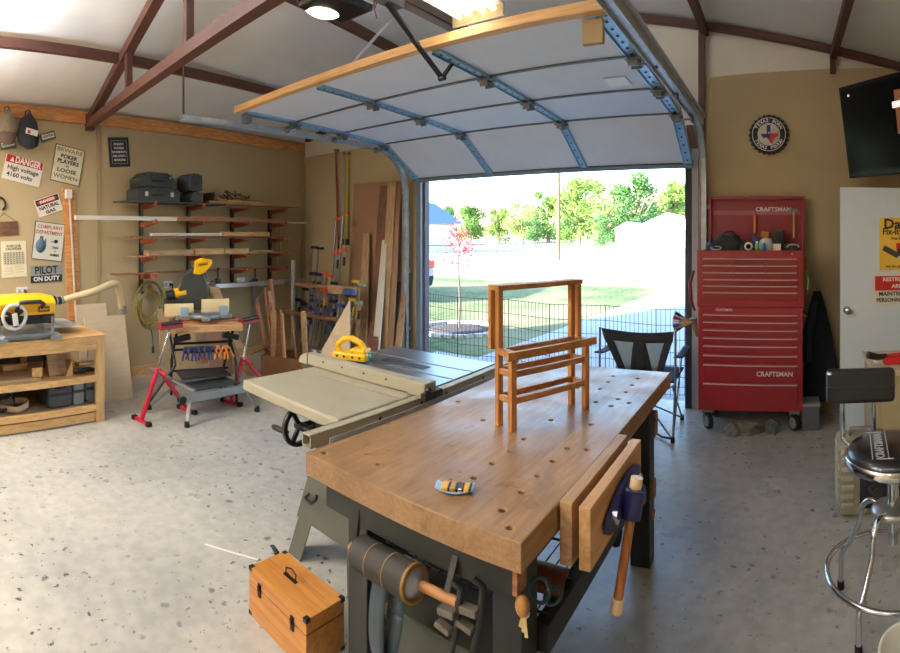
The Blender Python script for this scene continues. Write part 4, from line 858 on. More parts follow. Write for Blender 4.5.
# ================================================================ roller stands, mitre saw on its folding stand
def roller_stand(f1, f2, apex, head, hw_px, label):
    base = (f1+f2)/2; t = Thing('roller_stand', label, 'roller stand', (base.x,base.y,0), 'red roller stands')
    for f in (f1, f2):
        d = (apex-f); d.z = 0; t.add('leg', MB().bar(f+Vector((0,0,.03)), apex, .032, .032), mat('red_powder_coat', (196,34,58), .4), bev=.003)
    ax = (f2-f1); ax.z = 0; ax.normalize(); pr = Vector((ax.y,-ax.x,0))
    for f in (f1, f2):
        a, b_ = f+pr*.11+Vector((0,0,.02)), f-pr*.11+Vector((0,0,.02)); ft = t.add('foot_bar', MB().bar(a, b_, .03, .028), mat('red_powder_coat', (196,34,58)), bev=.003)
        m = MB()
        for e in (a, b_): m.box(e, (.045,.045,.036), Rz(atan2(pr.y,pr.x)))
        t.add('rubber_cap', m, RUB, parent=ft, bev=.004)
    t.add('post', MB().cyl(apex-(head-apex)*.15, head-Vector((0,0,.03)), .017, 12), CHR)
    t.add('knob', MB().tube([apex+Vector((0,0,-.03)), apex+pr*.06+Vector((0,0,-.03)), apex+pr*.11+Vector((0,0,-.045))], [.01,.012,.014], 8), mat('red_powder_coat', (196,34,58)))
    m = MB(); m.box(head-Vector((0,0,.02)), (hw_px,.06,.035), Rz(atan2(ax.y,ax.x))); 
    for s in (-1,1): m.box(head+ax*s*hw_px/2+Vector((0,0,.005)), (.006,.06,.06), Rz(atan2(ax.y,ax.x)))
    t.add('head', m, mat('dull_red_head', (150,32,38), .5), bev=.003)
    t.add('roller', MB().cyl(head-ax*(hw_px/2-.01)+Vector((0,0,.012)), head+ax*(hw_px/2-.01)+Vector((0,0,.012)), .018, 14), mat('dark_roller', (60,56,54), .4, .5))
roller_stand(at_z(141.5,423,0), at_z(187,411.5,0), at_r(158,368,4.72), at_r(170.5,324.5,4.80), .24, 'red roller stand with chrome post left of the mitre saw')
roller_stand(at_z(231.5,404,0), Vector((-4.62,3.16,0)), at_r(243,357.5,5.25), at_r(249,320,5.35), .26, 'red roller stand with chrome post right of the mitre saw')
# folding stand
BS = mat('black_steel_tube', (34,36,38), .4, .4); GS = mat('grey_alloy_leg', (150,152,150), .4, .6)
wt0, wt1 = at_r(170,334,4.95), at_r(241,328,5.12); ztop = .775; wt0.z = wt1.z = ztop
u = (wt1-wt0); u.z = 0; Lw = u.length; u.normalize(); v = Vector((-u.y,u.x,0));  # v towards the wall
if v.x > 0: v = -v
W_ = Matrix((u, v, Vector((0,0,1)))).transposed(); o_ = (wt0+wt1)/2
def WP(x, y, z): return Vector((o_.x,o_.y,0))+u*x+v*y+Vector((0,0,z))
t = Thing('folding_saw_stand', 'black folding work stand with a thick wooden top under the mitre saw', 'work stand', WP(0,.2,0))
t.add('wood_top', MB().box(WP(0,.10,ztop-.015), (Lw,.34,.06), W_), wood('stand_top_wood', (214,166,116), (184,132,84), 'Y'), bev=.004)
t.add('wood_cleat', MB().box(WP(.03,.22,ztop+.025), (Lw*.95,.20,.022), W_), WAL, bev=.003)
for sx in (-1,1):
    x = sx*Lw*.40
    t.add('leg', MB().tube([WP(x,.02,ztop-.04), WP(x-.0,.30,.40), WP(x-sx*.02,.42,.02)], .014, 8), BS); t.add('leg', MB().tube([WP(x+sx*.02,.36,ztop-.04), WP(x+sx*.02,.0,.42), WP(x-(.32 if sx < 0 else -.02),-.02,.0)+Vector((0,0,.03))], .014, 8), BS)
for z, y in ((.60,.1),(.52,.2),(.30,.26)): t.add('cross_bar', MB().cyl(WP(-Lw*.42,y,z), WP(Lw*.42,y,z), .012, 8), BS)
t.add('tray', MB().box(WP(0,.12,.30), (Lw*.7,.30,.012), W_), mat('dark_tray', (60,62,64), .5, .3)); t.add('clamp_bar', MB().box(WP(0,.0,.57), (Lw*.62,.02,.035), W_), STEEL)
m = MB()
for sx in (-1,1): m.box(WP(sx*Lw*.34,-.02,ztop-.10), (.16,.06,.05), W_@Ry(sx*.2))
t.add('lock_lever', m, BS, bev=.008)
# low front trestle in grey alloy
a0, a1 = at_z(187,427,0), at_z(257,411.5,0); z2 = .22; g = (a1-a0).normalized(); gp = Vector((-g.y,g.x,0)); gp = gp if gp.x < 0 else -gp
t = Thing('grey_leg_trestle', 'low grey metal trestle with splayed legs in front of the saw stand', 'trestle', (a0+a1)/2)
r0, r1 = a0+g*.12+Vector((0,0,z2))+gp*.06, a1-g*.10+Vector((0,0,z2))+gp*.06
t.add('front_beam', MB().bar(r0-g*.16, r1+g*.06, .04, .07), GS, bev=.006); t.add('rear_beam', MB().bar(r0-g*.05+gp*.42+Vector((0,0,.02)), r1+gp*.42+Vector((0,0,.02)), .03, .045), GS, bev=.004)
t.add('top_panel', MB().bar((r0+gp*.20)+Vector((0,0,.03)), (r1+gp*.20)+Vector((0,0,.03)), .26, .01), mat('dark_grey_panel', (84,88,90), .35, .5))
for (p, q) in ((r0-g*.06, a0), (r1, a1), (r0+gp*.40, a0+gp*.56-g*.1), (r1+gp*.40, a1+gp*.56+g*.05)):
    lg = t.add('leg', MB().bar(p, Vector((q.x,q.y,.03)), .034, .022), GS, bev=.005); t.add('rubber_foot', MB().tube([Vector((q.x,q.y,.05)), Vector((q.x,q.y,0))], [.022,.026], 10), RUB, parent=lg)
t.add('diagonal_arm', MB().bar(r0+gp*.02+Vector((0,0,.05)), r0+gp*.5-g*.22+Vector((0,0,.17)), .04, .02), GS, bev=.004); t.add('side_wheel', MB().cyl(r0-g*.14-gp*.03, r0-g*.14+gp*.02, .035, 16), RUB)
# spring clamps on the stand's bar
CB = mat('blue_clamp', (38,48,104), .45); CO = mat('orange_clamp', (226,140,44), .45)
for k in range(9):
    x = -Lw*.30+k*Lw*.075; c = WP(x, -.045, .545); mm = (CB, CB, CB, CB, CB, CB, CO, CO, CO)[k]
    t = Thing('spring_clamp', 'orange spring clamp gripping the bar of the saw stand' if mm is CO else 'blue spring clamp gripping the bar of the saw stand', 'clamp', c, 'orange spring clamps' if mm is CO else 'blue spring clamps'); tl = Ry(.35*sin(k*2.1)); R = W_@tl
    for s in (-1,1): t.add('jaw', MB().bar(c+R@Vector((s*.006,0,.05)), c+R@Vector((s*.032,-.01,-.075)), .018, .012), mm, bev=.003)
    t.add('pivot', MB().cyl(c+R@Vector((0,-.015,.005)), c+R@Vector((0,.015,.005)), .014, 10), DARK)
# pine fences either side of the saw, saw base
MS = WP(.02,.20,ztop+.035)
t = Thing('mitre_saw', 'mitre saw with yellow top cover, black guard and two pine fence boards', 'mitre saw', MS)
S_ = lambda x, y, z: MS+u*x+v*y+Vector((0,0,z))
t.add('base', MB().box(S_(0,.02,.03), (.56,.16,.05), W_), mat('cast_grey', (160,164,168)), bev=.008); t.add('turntable', MB().lathe(S_(0,-.02,.02), [(0,0),(.15,0),(.16,.02),(.15,.045),(0,.045)], 28), STEEL)
t.add('mitre_arm', MB().box(S_(-.02,-.14,.03), (.07,.16,.03), W_), ALU, bev=.005)
for (pa, pb, pt, pbm) in ((168,197.5,306.8,319.5), (208.5,237.5,303,316.5)):
    a, b_ = at_r(pa,pt,4.98), at_r(pb,pt,5.05); s0, s1 = (a-MS).dot(u), (b_-MS).dot(u); z1 = a.z-MS.z; z0_ = at_r(pa,pbm,5.0).z-MS.z; t.add('pine_fence_board', MB().box(S_((s0+s1)/2,.03,(z0_+z1)/2), (s1-s0,.022,z1-z0_), W_), mat('fresh_pine', (246,222,168), .6, var=.04, scale=6, stretch=(1,1,8)), bev=.002)
for x in (-.20,.20): t.add('fence_bracket', MB().box(S_(x,-.03,.085), (.08,.07,.09), W_), mat('pale_blue_metal', (176,196,214), .4, .4), bev=.006)
# tilting head, blade guard upright
hd = at_r(196,282,5.08); hx = (hd-MS).dot(u); 
G = lambda x, y, z: S_(hx+x, .12+y, z)
m = MB(); m.prism([G(-.14,-.03,.08),G(-.13,-.03,.28),G(-.08,-.03,.44),G(.02,-.03,.51),G(.12,-.03,.47),G(.19,-.03,.30),G(.16,-.03,.08)], v*.07); t.add('blade_guard', m, mat('smoke_grey_guard', (66,68,62), .35), bev=.015)
t.add('blade', MB().lathe(G(.01,0,.25), [(0,-.0015),(.125,-.0015),(.125,.0015),(0,.0015)], 40, R=W_@Rx(-pi/2)), CHR)
m = MB(); m.prism([G(.02,-.05,.44),G(.04,-.05,.57),G(.10,-.05,.60),G(.22,-.05,.58),G(.21,-.05,.53),G(.14,-.05,.45),G(.08,-.05,.43)], v*.07); hdl = t.add('top_handle', m, YEL, bev=.014)
m = MB(); text(m, 'DEWALT', .034, G(.12,-.052,.535), (u+Vector((0,0,.15))), Vector((0,0,1)), .0008, .03, fit=.10); t.add('lettering', m, INK, parent=hdl)
m = MB(); m.cyl(G(-.16,.02,.24), G(-.05,.02,.26), .055, 16); t.add('motor', m, YEL, bev=.008); m = MB(); m.cyl(G(-.24,.02,.22), G(-.16,.02,.235), .05, 16); m.box(G(-.17,.0,.12), (.20,.14,.14), W_); t.add('motor_cap', m, PB, bev=.01)
m = MB(); m.tube([G(-.05,.06,.05), G(-.07,.08,.25), G(-.02,.06,.4)], .024, 10); t.add('pivot_arm', m, PB)
m = MB(); m.tube([G(.16,.0,.20), G(.18,0,.30), G(.14,0,.44)], .012, 8); t.add('guard_link', m, DARK)
for k, (a, b_, zz) in enumerate(((187,201,312),(198,210,309))):
    pass
# sheets behind the stand, against the wall
lean_l('osb_sheet', 158, 203, 308, 386, .4, .014, mat('tan_osb', (186,150,104), .8, var=.12, scale=18), 'tan sheet standing against the wall behind the saw stand', 'sheet', .12)
lean_l('reddish_panel', 206, 236, 330, 378, .4, .014, mat('red_brown_ply', (164,118,84), .7, var=.08, scale=4), 'reddish panel behind the right half of the saw stand', 'panel', .10)
a = at_z(247,376,0); one('leaning_board', MB().hexa([a+Vector(q) for q in ((0,0,0),(.02,0,0),(.03,.10,0),(.01,.10,0),(-.38,-.30,1.02),(-.36,-.30,1.02),(-.36,-.18,1.02),(-.38,-.18,1.02))]), TANW, 'narrow tan board leaning on the wall right of the mitre saw', 'board')
# lumber sticks standing near the corner (x 272-292)
rs = random.Random(21)
for k, (px, top, pb, wd, mm, lb) in enumerate(((271,300,372,.05,WAL,'short reddish stick, leftmost of the sticks by the guide rail end'),(275,289,373,.05,BRN,'brown stick, second of the sticks by the guide rail end'),(280,280,374,.06,WAL,'tallest reddish stick by the guide rail end'),(284,292,374,.05,TANW,'tan stick right of the tallest reddish stick'),(289,305,375,.07,BRN,'broad low brown stick by the clamp rack'))):
    a = at_r(px, 380, 6.35); a.z = 0; z = ZC+(H-top)/F*6.5; d = Vector((-.30,-.02+.1*sin(k),z)); one('lumber_stick', MB().bar(a, a+d, wd, .03, (0,1,0)), mm, lb, 'lumber stick', bev=.002)
# cardboard box of offcuts low by the corner
c = Vector((-4.95,3.65,0)); t = Thing('offcut_box', 'open brown cardboard box of wood offcuts behind the table saw', 'box', c); R = Rz(.5); m = MB(); CB_ = mat('brown_cardboard', (150,108,70), .85, var=.1)
for (x, y, a, b_) in ((0,-.2,.5,.01),(0,.2,.5,.01),(-.25,0,.01,.4),(.25,0,.01,.4)): m.box(c+R@Vector((x,y,.13)), (a,b_,.26), R)
m.box(c+Vector((0,0,.01)), (.5,.4,.02), R); t.add('carton', m, CB_)
t.add('flap', MB().box(c+R@Vector((-.32,0,.29)), (.18,.38,.008), R@Ry(-.5)), CB_)
for k in range(7):
    a = c+R@Vector((rs.uniform(-.2,.2), rs.uniform(-.15,.15), .02)); h_ = rs.uniform(.5,.78); one('wood_offcut', MB().bar(a, a+Vector((rs.uniform(-.06,.06),rs.uniform(-.06,.06),h_)), rs.uniform(.05,.1), .025), (TANW,WAL,PINEZ)[k%3], 'wood offcut standing in the brown cardboard box', 'wood offcut', 'offcuts in the cardboard box', bev=.002)
# ---- clamp rack: x 285-350
CLR = mat('clamp_orange', (226,92,44), .4); CLB = mat('clamp_blue', (60,84,140), .4); BARM = mat('clamp_bar_steel', (146,152,160), .35, .8)
t = Thing('clamp_rack', 'wooden floor rack holding upright clamps by the room corner', 'clamp rack', (-5.2,4.3,0))
for p, q, mm in (((-5.72,4.3,.02),(-5.72,4.3,1.30),GALV),((-4.62,4.45,.02),(-4.62,4.45,1.0),TANW)): t.add('upright', MB().bar(p, q, .05, .03, (0,1,0)), mm)
for z, y in ((.98,4.28),(.60,4.22)): t.add('cross_rail', MB().bar((-5.78,y+.02,z), (-4.58,y+.12,z), .03, .05), BRN, bev=.003)
t.add('base_board', MB().bar((-5.8,4.34,.07), (-4.55,4.42,.07), .4, .10), TANW)
def fclamp(px, top, bot, Y, hm, label, lean=0.0, pair=False, grip=None, grp=None, pipe=False):
    a = at_y(px, 240, Y); r = hypot(a.x,a.y); z1 = ZC+(H-top)/F*r; z0_ = max(.13, ZC+(H-bot)/F*r); a.z = z0_; b_ = Vector((a.x+lean, Y+.12, z1))
    t = Thing('bar_clamp', label, 'clamp', a, grp); d = (b_-a).normalized(); sx = Vector((1,0,0))
    t.add('bar', MB().cyl(a, b_, .017, 10) if pipe else MB().bar(a, b_, .024, .009, (0,1,0)), BARM)
    c = b_-d*.02; t.add('fixed_jaw', MB().bar(c-sx*.02, c+sx*.10, .03, .035), hm, bev=.005)
    c2 = a.lerp(b_, .72); t.add('sliding_jaw', MB().bar(c2-sx*.02, c2+sx*.10, .03, .045), hm, bev=.005)
    t.add('screw', MB().cyl(c2+sx*.085-d*.10, c2+sx*.085+d*.05, .007, 8), BARM); t.add('grip', MB().cyl(c2+sx*.085-d*.20, c2+sx*.085-d*.09, .016, 10), grip or DARK)
fclamp(305.5,246,345,4.35,DARK,'tall steel bar clamp with bare tip at the left of the clamp rack')
fclamp(311,247,345,4.38,DARK,'black-topped bar clamp beside the bare-tipped one', lean=.01)
fclamp(316,271,340,4.30,CLR,'bar clamp with orange-red jaws at the middle of the clamp rack', grip=mat('amber_handle', (232,150,40), .35)); fclamp(320,275,342,4.36,CLR,'second bar clamp with orange-red jaws, just right of the first', grip=mat('amber_handle', (232,150,40)))
for k, px in enumerate((291,294,297,300,303,307,310,313,318,322,325,329,333,337,340)): fclamp(px, 282+6*((k*3)%5), 352, 4.3+.04*(k%3), (DARK,CLB,DARK,DARK,CLB,DARK,CLB,DARK)[k%8], 'dark bar clamp packed upright in the clamp rack' if k%8 not in (1,4,6) else 'blue-jawed bar clamp packed upright in the clamp rack', grp='dark clamps in the rack' if k%8 not in (1,4,6) else 'blue-jawed clamps in the rack', grip=(DARK,CLB)[k%2])
fclamp(328,217,345,4.45,CLR,'tall pipe clamp with orange head left of its twin, reaching above the rack', pipe=True, lean=.02); fclamp(332.5,213,345,4.48,CLR,'tall pipe clamp with orange head nearest the red pole', pipe=True, lean=.08)
fclamp(343,280,350,4.38,mat('yellow_clamp', (230,196,60), .4),'bar clamp with yellow grip leaning at the right of the rack', lean=.06, grip=mat('yellow_clamp', (230,196,60)))
fclamp(347,283,352,4.36,mat('pale_green_clamp', (150,190,160), .4),'thin pale green-barred clamp beside the yellow one', lean=.10)
for k, (px, y0, y1, mm) in enumerate(((334,300,345,BARM),(338,306,350,mat('blue_pipe', (90,120,150), .4, .5)),(341,318,352,TANW))):
    a = at_y(px,240,4.3); r = hypot(a.x,a.y); a.z = .14; one('standing_pipe', MB().cyl(a, Vector((a.x+.05*k,4.40,ZC+(H-y0)/F*r)), .016, 10), mm, ('bare steel pipe','blue-grey pipe','tan dowel')[k]+' standing between the clamps in the rack', 'pipe')
c = at_y(342,290,4.3); one('rack_head_block', MB().box(c, (.42,.05,.10), Rz(.12)), TANW, 'tan wooden block across the right end of the clamp rack', 'wood block', bev=.004)
c = at_y(349,292,4.2); one('blue_clamp_head', MB().box(c, (.14,.08,.07), Rz(.3)), CLB, 'blue clamp body lying on top of the rack end', 'clamp', bev=.01)
# red and yellow poles on the front wall
for px0, px1, y0, y1, mm, lb, r_ in ((335.5,338.5,149,252,mat('dark_red_pole', (150,44,38), .45),'dark red pole hanging on the front wall near the corner',.013), (347,347,152,245,mat('yellow_pole', (204,176,50), .45),'yellow pole hanging on the front wall beside the steel one',.017), (343.5,343.5,152,245,BARM,'steel pole hanging between the red and yellow poles',.009)):
    a, b_ = at_y(px0,y0,4.90), at_y(px1,y1,4.90); t = Thing('hanging_pole', lb, 'pole', b_); t.add('pole', MB().cyl(a, b_, r_, 12), mm); t.add('hook', MB().box(a+Vector((0,.02,-.02)), (.04,.06,.03)), STEEL); t.add('ferrule', MB().cyl(b_, b_+Vector((0,0,.08)), r_*1.3, 12), DARK)
# boards leaning on the front wall
def lean_f(name, px0, px1, pxt0, pxt1, top, Yb, Yt, th, m, label, cat='board', topslope=0, z0_=0):
    a, b_ = at_y(px0,240,Yb), at_y(px1,240,Yb); c, d = at_y(pxt0,top,Yt), at_y(pxt1,top-topslope,Yt); a.z = b_.z = z0_
    e = Vector((0,th,0)); return one(name, MB().hexa([a,b_,b_+e,a+e,c,d,d+e,c+e]), m, label, cat, org=(a+b_)/2, bev=.001)
PB1 = mat('brown_panel', (168,128,98), .6, var=.07, scale=2.5, stretch=(1,1,.25)); PB2 = wood('pale_board', (204,168,128), (170,132,96), 'Z'); PB3 = wood('deep_brown_board', (140,98,70), (104,70,50), 'Z')
lean_f('plywood_sheet', 344,404, 354,400, 184, 4.72, 4.92, .018, PB1, 'wide brown plywood sheet at the back of the leaning boards', 'plywood sheet', 3)
lean_f('leaning_board', 366,377, 380,391, 186, 4.60, 4.85, .02, PB3, 'dark brown board with a cleaner face, left of the tall pale boards')
lean_f('leaning_board', 377,385, 388,396, 182, 4.56, 4.83, .02, PB2, 'tall pale brown board leaning right of the dark one')
lean_f('leaning_board', 386,391, 396.5,401, 184, 4.58, 4.86, .02, PB1, 'brown board rightmost of the tall leaning boards')
lean_f('leaning_board', 370,377, 382,387, 240, 4.42, 4.75, .02, mat('white_primed', (226,220,204)), 'narrow white-primed board in front of the tall brown boards')
lean_f('leaning_board', 356,366, 363,369, 233, 4.50, 4.8, .02, PB2, 'shorter tan board with knots in front of the wide sheet')
lean_f('leaning_board', 361,372, 371,381, 320, 4.30, 4.6, .02, PB3, 'short dark board low in front of the leaning stack')
lean_f('leaning_board', 385,392, 398,403, 262, 4.6, 4.86, .02, mat('grey_brown_board', (96,86,80), .8, var=.1), 'grey weathered short board near the left jamb')
lean_f('leaning_board', 391,398, 402,407, 283, 4.55, 4.86, .02, PB2, 'short pale board nearest the left door jamb')
# white triangular sheet
Yt = 3.45; A, B, C_, D_ = at_y(349,301,Yt), at_y(315,362,Yt), at_y(316,390,Yt-.05), at_y(349,390,Yt-.05); A.z += 0; C_.z = D_.z = .0
one('triangular_sheet', MB().prism([A,B,C_,D_], (0,.018,0)), PLY, 'pale plywood sheet with a sloping top edge behind the yellow push block', 'plywood sheet')
# ================================================================ table saw
TZ = .83; CI = mat('cast_iron_table', (150,160,168), .28, .75, var=.08, scale=5); SB = mat('grey_green_cabinet', (86,86,77), .5, var=.08, scale=6)
t = Thing('table_saw', 'cream and cast-iron cabinet table saw beside the wooden bench', 'table saw', (-2.1,2.2,0))
xa, xb = -2.60, -1.745
m = MB(); m.b2((xa+.05,1.56,TZ-.06), (xb,1.98,TZ)); t.add('extension_table', m, CREAM, bev=.012)
m = MB(); m.b2((xa+.05,1.99,TZ-.055), (xb,2.17,TZ-.002)); t.add('table_panel', m, CREAM, bev=.002)
m = MB(); m.b2((xa,2.18,TZ-.05), (xb,2.42,TZ)); m.b2((xa,2.44,TZ-.05), (xb,2.62,TZ)); m.b2((xa,2.64,TZ-.05), (xb,2.88,TZ)); m.b2((xa,2.2,TZ-.05), (xb,2.85,TZ-.012)); t.add('cast_iron_table', m, CI, bev=.002)
t.add('blade_insert', MB().b2((-2.38,2.49,TZ), (-2.02,2.57,TZ+.002)), mat('black_insert', (50,52,54), .5))
m = MB(); m.b2((-2.10,1.72,.44), (-1.76,2.75,TZ-.06)); t.add('cabinet', m, SB, bev=.006)
m = MB()
for (px, py) in (((-2.11,1.71),(-2.21,1.63)), ((-1.76,1.71),(-1.66,1.63)), ((-2.11,2.76),(-2.21,2.85)), ((-1.76,2.76),(-1.66,2.85))):
    a, b_ = Vector((px[0],px[1],.45)), Vector((py[0],py[1],.0)); d = Vector((.10 if px[0]<-2 else -.10,0,0)); e = Vector((0,.10 if px[1]<2 else -.10,0))
    lg = MB(); lg.prism([a,a+d,b_+d,b_], e*.06); lg.prism([a,a+e,b_+e,b_], d*.06)
    t.add('stand_leg', lg, SB)
m = MB(); m.prism([(-2.14,1.675,.33),(-1.73,1.675,.33),(-1.755,1.70,.46),(-2.11,1.70,.46)], (0,.004,0)); m.prism([(-2.17,1.655,.20),(-1.70,1.655,.20),(-1.73,1.675,.33),(-2.14,1.675,.33)], (0,.004,0)); m.box((-2.145,2.2,.33), (.004,1.0,.24), Ry(.22)); t.add('stand_apron', m, SB)
for q in ((-2.075,1.697,.37),(-2.085,1.690,.30),(-2.115,1.670,.20)): t.add('bolt', MB().cyl(Vector(q), Vector(q)+Vector((0,-.008,0)), .006, 8), DARK)
m = MB(); m.tube([(-2.10,1.69,.335),(-2.09,1.645,.325),(-2.03,1.635,.325),(-1.99,1.635,.36),(-1.99,1.64,.38)], .008, 8); t.add('gauge_hook', m, DARK)
# handwheel on the left side
hc = Vector((-2.18,1.68,.655)); m = MB(); m.lathe(hc, [(.085,-.012),(.105,-.012),(.108,0),(.105,.012),(.085,.012)], 28, 'X'); m.cyl(hc-Vector((.02,0,0)), hc+Vector((.10,0,0)), .022, 12)
for k in range(3): a = k*2.094; m.bar(hc, hc+Vector((0,.095*cos(a),.095*sin(a))), .022, .014, (1,0,0))
hwl = t.add('handwheel', m, BLK); t.add('crank_handle', MB().tube([hc+Vector((0,-.08,-.02)), hc+Vector((-.10,-.085,-.02)), hc+Vector((-.12,-.085,-.02))], [.014,.016,.010], 10), BLK, parent=hwl)
# fence rail (square tube) along the bench
m = MB(); y0, y1 = 1.345, 3.05; xr_ = -1.70
for (a, b_) in (((xr_-.028,.778),(xr_+.028,.784)), ((xr_-.028,.826),(xr_+.028,.832)), ((xr_-.028,.778),(xr_-.022,.832)), ((xr_+.022,.778),(xr_+.028,.832))): m.b2((a[0],y0,a[1]), (b_[0],y1,b_[1]))
t.add('fence_rail', m, CREAM); m = MB(); m.b2((xr_+.026,y0+.10,.768), (xr_+.034,2.72,.80)); t.add('scale_strip', m, GALV)
m = MB()
for y in (1.75,2.05,2.16,2.26,2.62): m.cyl((xr_+.0285,y,.808), (xr_+.030,y,.808), .009, 10)
t.add('rail_hole', m, DARK)
m = MB(); m.b2((-1.745,1.5,TZ-.06), (-1.73,3.0,TZ-.012)); t.add('rail_angle', m, SB)
# rip fence
t = Thing('rip_fence', 'long cream rip fence lying across the table saw', 'fence', (-1.8,2.12,TZ))
m = MB(); m.b2((-2.60,2.07,TZ+.002), (-1.77,2.135,TZ+.072)); t.add('fence_body', m, CREAM, bev=.006)
m = MB()
for x in (-2.45,-2.28,-2.1,-1.93): m.cyl((x,2.069,TZ+.045), (x,2.067,TZ+.045), .006, 8)
t.add('bolt_hole', m, DARK)
m = MB(); m.b2((-1.77,2.055,TZ+.002), (-1.655,2.15,TZ+.072)); t.add('fence_head', m, CREAM, bev=.006); m = MB(); m.b2((-1.66,2.03,TZ-.005), (-1.63,2.17,TZ+.03)); m.cyl((-1.645,2.06,TZ+.045), (-1.625,2.06,TZ+.045), .014, 12); t.add('lock_lever', m, DARK)
m = MB(); m.lathe((-2.665,2.18,TZ+.022), [(0,-.02),(.055,-.02),(.062,0),(.055,.02),(0,.02)], 24, 'Y'); t.add('end_knob', m, BLK)
m = MB(); m.prism([(-2.601,2.062,TZ+.002)]+[(-2.601-.085*sin(q*pi/16),2.062,TZ+.002+.07*cos(q*pi/16)) for q in range(8,-1,-1)], (0,.08,0)); t.add('end_cap', m, CREAM, bev=.004)
# push block
pb = at_z(352,361,TZ); t = Thing('push_block', 'bright yellow push block with arched handle on the saw table', 'push block', pb); R = Rz(.35); Q = lambda x, y, z: pb+R@Vector((x,y,z+.002)); YP = mat('bright_yellow', (250,196,22), .35)
m = MB(); m.box(Q(0,0,.035), (.24,.11,.05), R); m.box(Q(.06,0,.07), (.11,.10,.035), R); t.add('body', m, YP, bev=.012)
m = MB(); m.tube([Q(-.10,0,.06), Q(-.10,0,.10), Q(-.06,0,.135), Q(.0,0,.145), Q(.06,0,.12), Q(.09,0,.08)], .019, 12); t.add('handle', m, YP)
m = MB(); m.b2((0,0,0),(0,0,0)); m = MB()
for x in (-.08,-.03,.03,.08): m.cyl(Q(x,-.056,.035), Q(x,-.058,.035), .008, 8)
m.box(Q(0,0,.006), (.24,.10,.010), R); t.add('base_pad', m, DARK); t.add('green_knob', MB().cyl(Q(.135,-.03,.05), Q(.155,-.03,.05), .022, 12), mat('teal_knob', (40,110,96), .5))
# ================================================================ the wooden bench
HBn = .83; bx0, bx1, by0, by1 = -1.567, -.668, 1.236, 3.075
def benchwood():
    m = bpy.data.materials.new('bench_maple'); m.use_nodes = True; n = m.node_tree.nodes; L = m.node_tree.links; b = n['Principled BSDF']; b.inputs['Roughness'].default_value = .34
    tc = n.new('ShaderNodeTexCoord')
    def nz(sc, scale, det, dist=0):
        mp = n.new('ShaderNodeMapping'); mp.inputs['Scale'].default_value = scale; L.new(tc.outputs['Object'], mp.inputs[0]); q = n.new('ShaderNodeTexNoise'); q.inputs['Scale'].default_value = sc; q.inputs['Detail'].default_value = det; q.inputs['Distortion'].default_value = dist; L.new(mp.outputs[0], q.inputs['Vector']); return q
    def rp(src, a, ca, b2, cb2):
        r = n.new('ShaderNodeValToRGB'); e = r.color_ramp.elements; e[0].position = a; e[0].color = ca+(1,); e[1].position = b2; e[1].color = cb2+(1,); L.new(src, r.inputs[0]); return r
    def mul(x, y, f, bt='MULTIPLY'):
        q = n.new('ShaderNodeMix'); q.data_type = 'RGBA'; q.blend_type = bt; q.inputs[0].default_value = f; L.new(x, q.inputs[6]); L.new(y, q.inputs[7]); return q.outputs[2]
    g = rp(nz(4, (16,1.3,16), 8, .8).outputs[0], .25, lin((150,112,74)), .75, lin((186,148,106)))
    # planks across
    sx = n.new('ShaderNodeSeparateXYZ'); L.new(tc.outputs['Object'], sx.inputs[0]); mt = n.new('ShaderNodeMath'); mt.operation = 'MULTIPLY'; mt.inputs[1].default_value = 7.5; L.new(sx.outputs[0], mt.inputs[0]); fl = n.new('ShaderNodeMath'); fl.operation = 'FLOOR'; L.new(mt.outputs[0], fl.inputs[0]); wn = n.new('ShaderNodeTexWhiteNoise'); wn.noise_dimensions = '1D'; L.new(fl.outputs[0], wn.inputs['W'])
    pk = rp(wn.outputs['Value'], 0, (.82,.80,.78), 1, (1.05,1.03,1.0)); c = mul(g.outputs[0], pk.outputs[0], 1)
    bl = rp(nz(2.6, (1,.6,1), 6, .8).outputs[0], .32, (.60,.57,.55), .62, (1,1,1)); c = mul(c, bl.outputs[0], .8)
    st = rp(nz(7, (1,.5,1), 8, 1.5).outputs[0], .26, (.40,.34,.31), .46, (1,1,1)); c = mul(c, st.outputs[0], .6)
    sc_ = rp(nz(30, (.35,2.2,1), 3, 0).outputs[0], .26, (.4,.36,.33), .32, (1,1,1)); c = mul(c, sc_.outputs[0], .5)
    L.new(c, b.inputs['Base Color']); rr = rp(nz(5, (1,1,1), 5).outputs[0], .3, (.24,)*3, .7, (.5,)*3); L.new(rr.outputs[0], b.inputs['Roughness'])
    bp = n.new('ShaderNodeBump'); bp.inputs['Strength'].default_value = .12; bp.inputs['Distance'].default_value = .004; L.new(nz(12,(1,1,1),8).outputs[0], bp.inputs['Height']); L.new(bp.outputs[0], b.inputs['Normal'])
    return m
t = Thing('wooden_workbench', 'heavy maple-topped workbench with dog holes on a dark green base', 'workbench', ((bx0+bx1)/2,(by0+by1)/2,0))
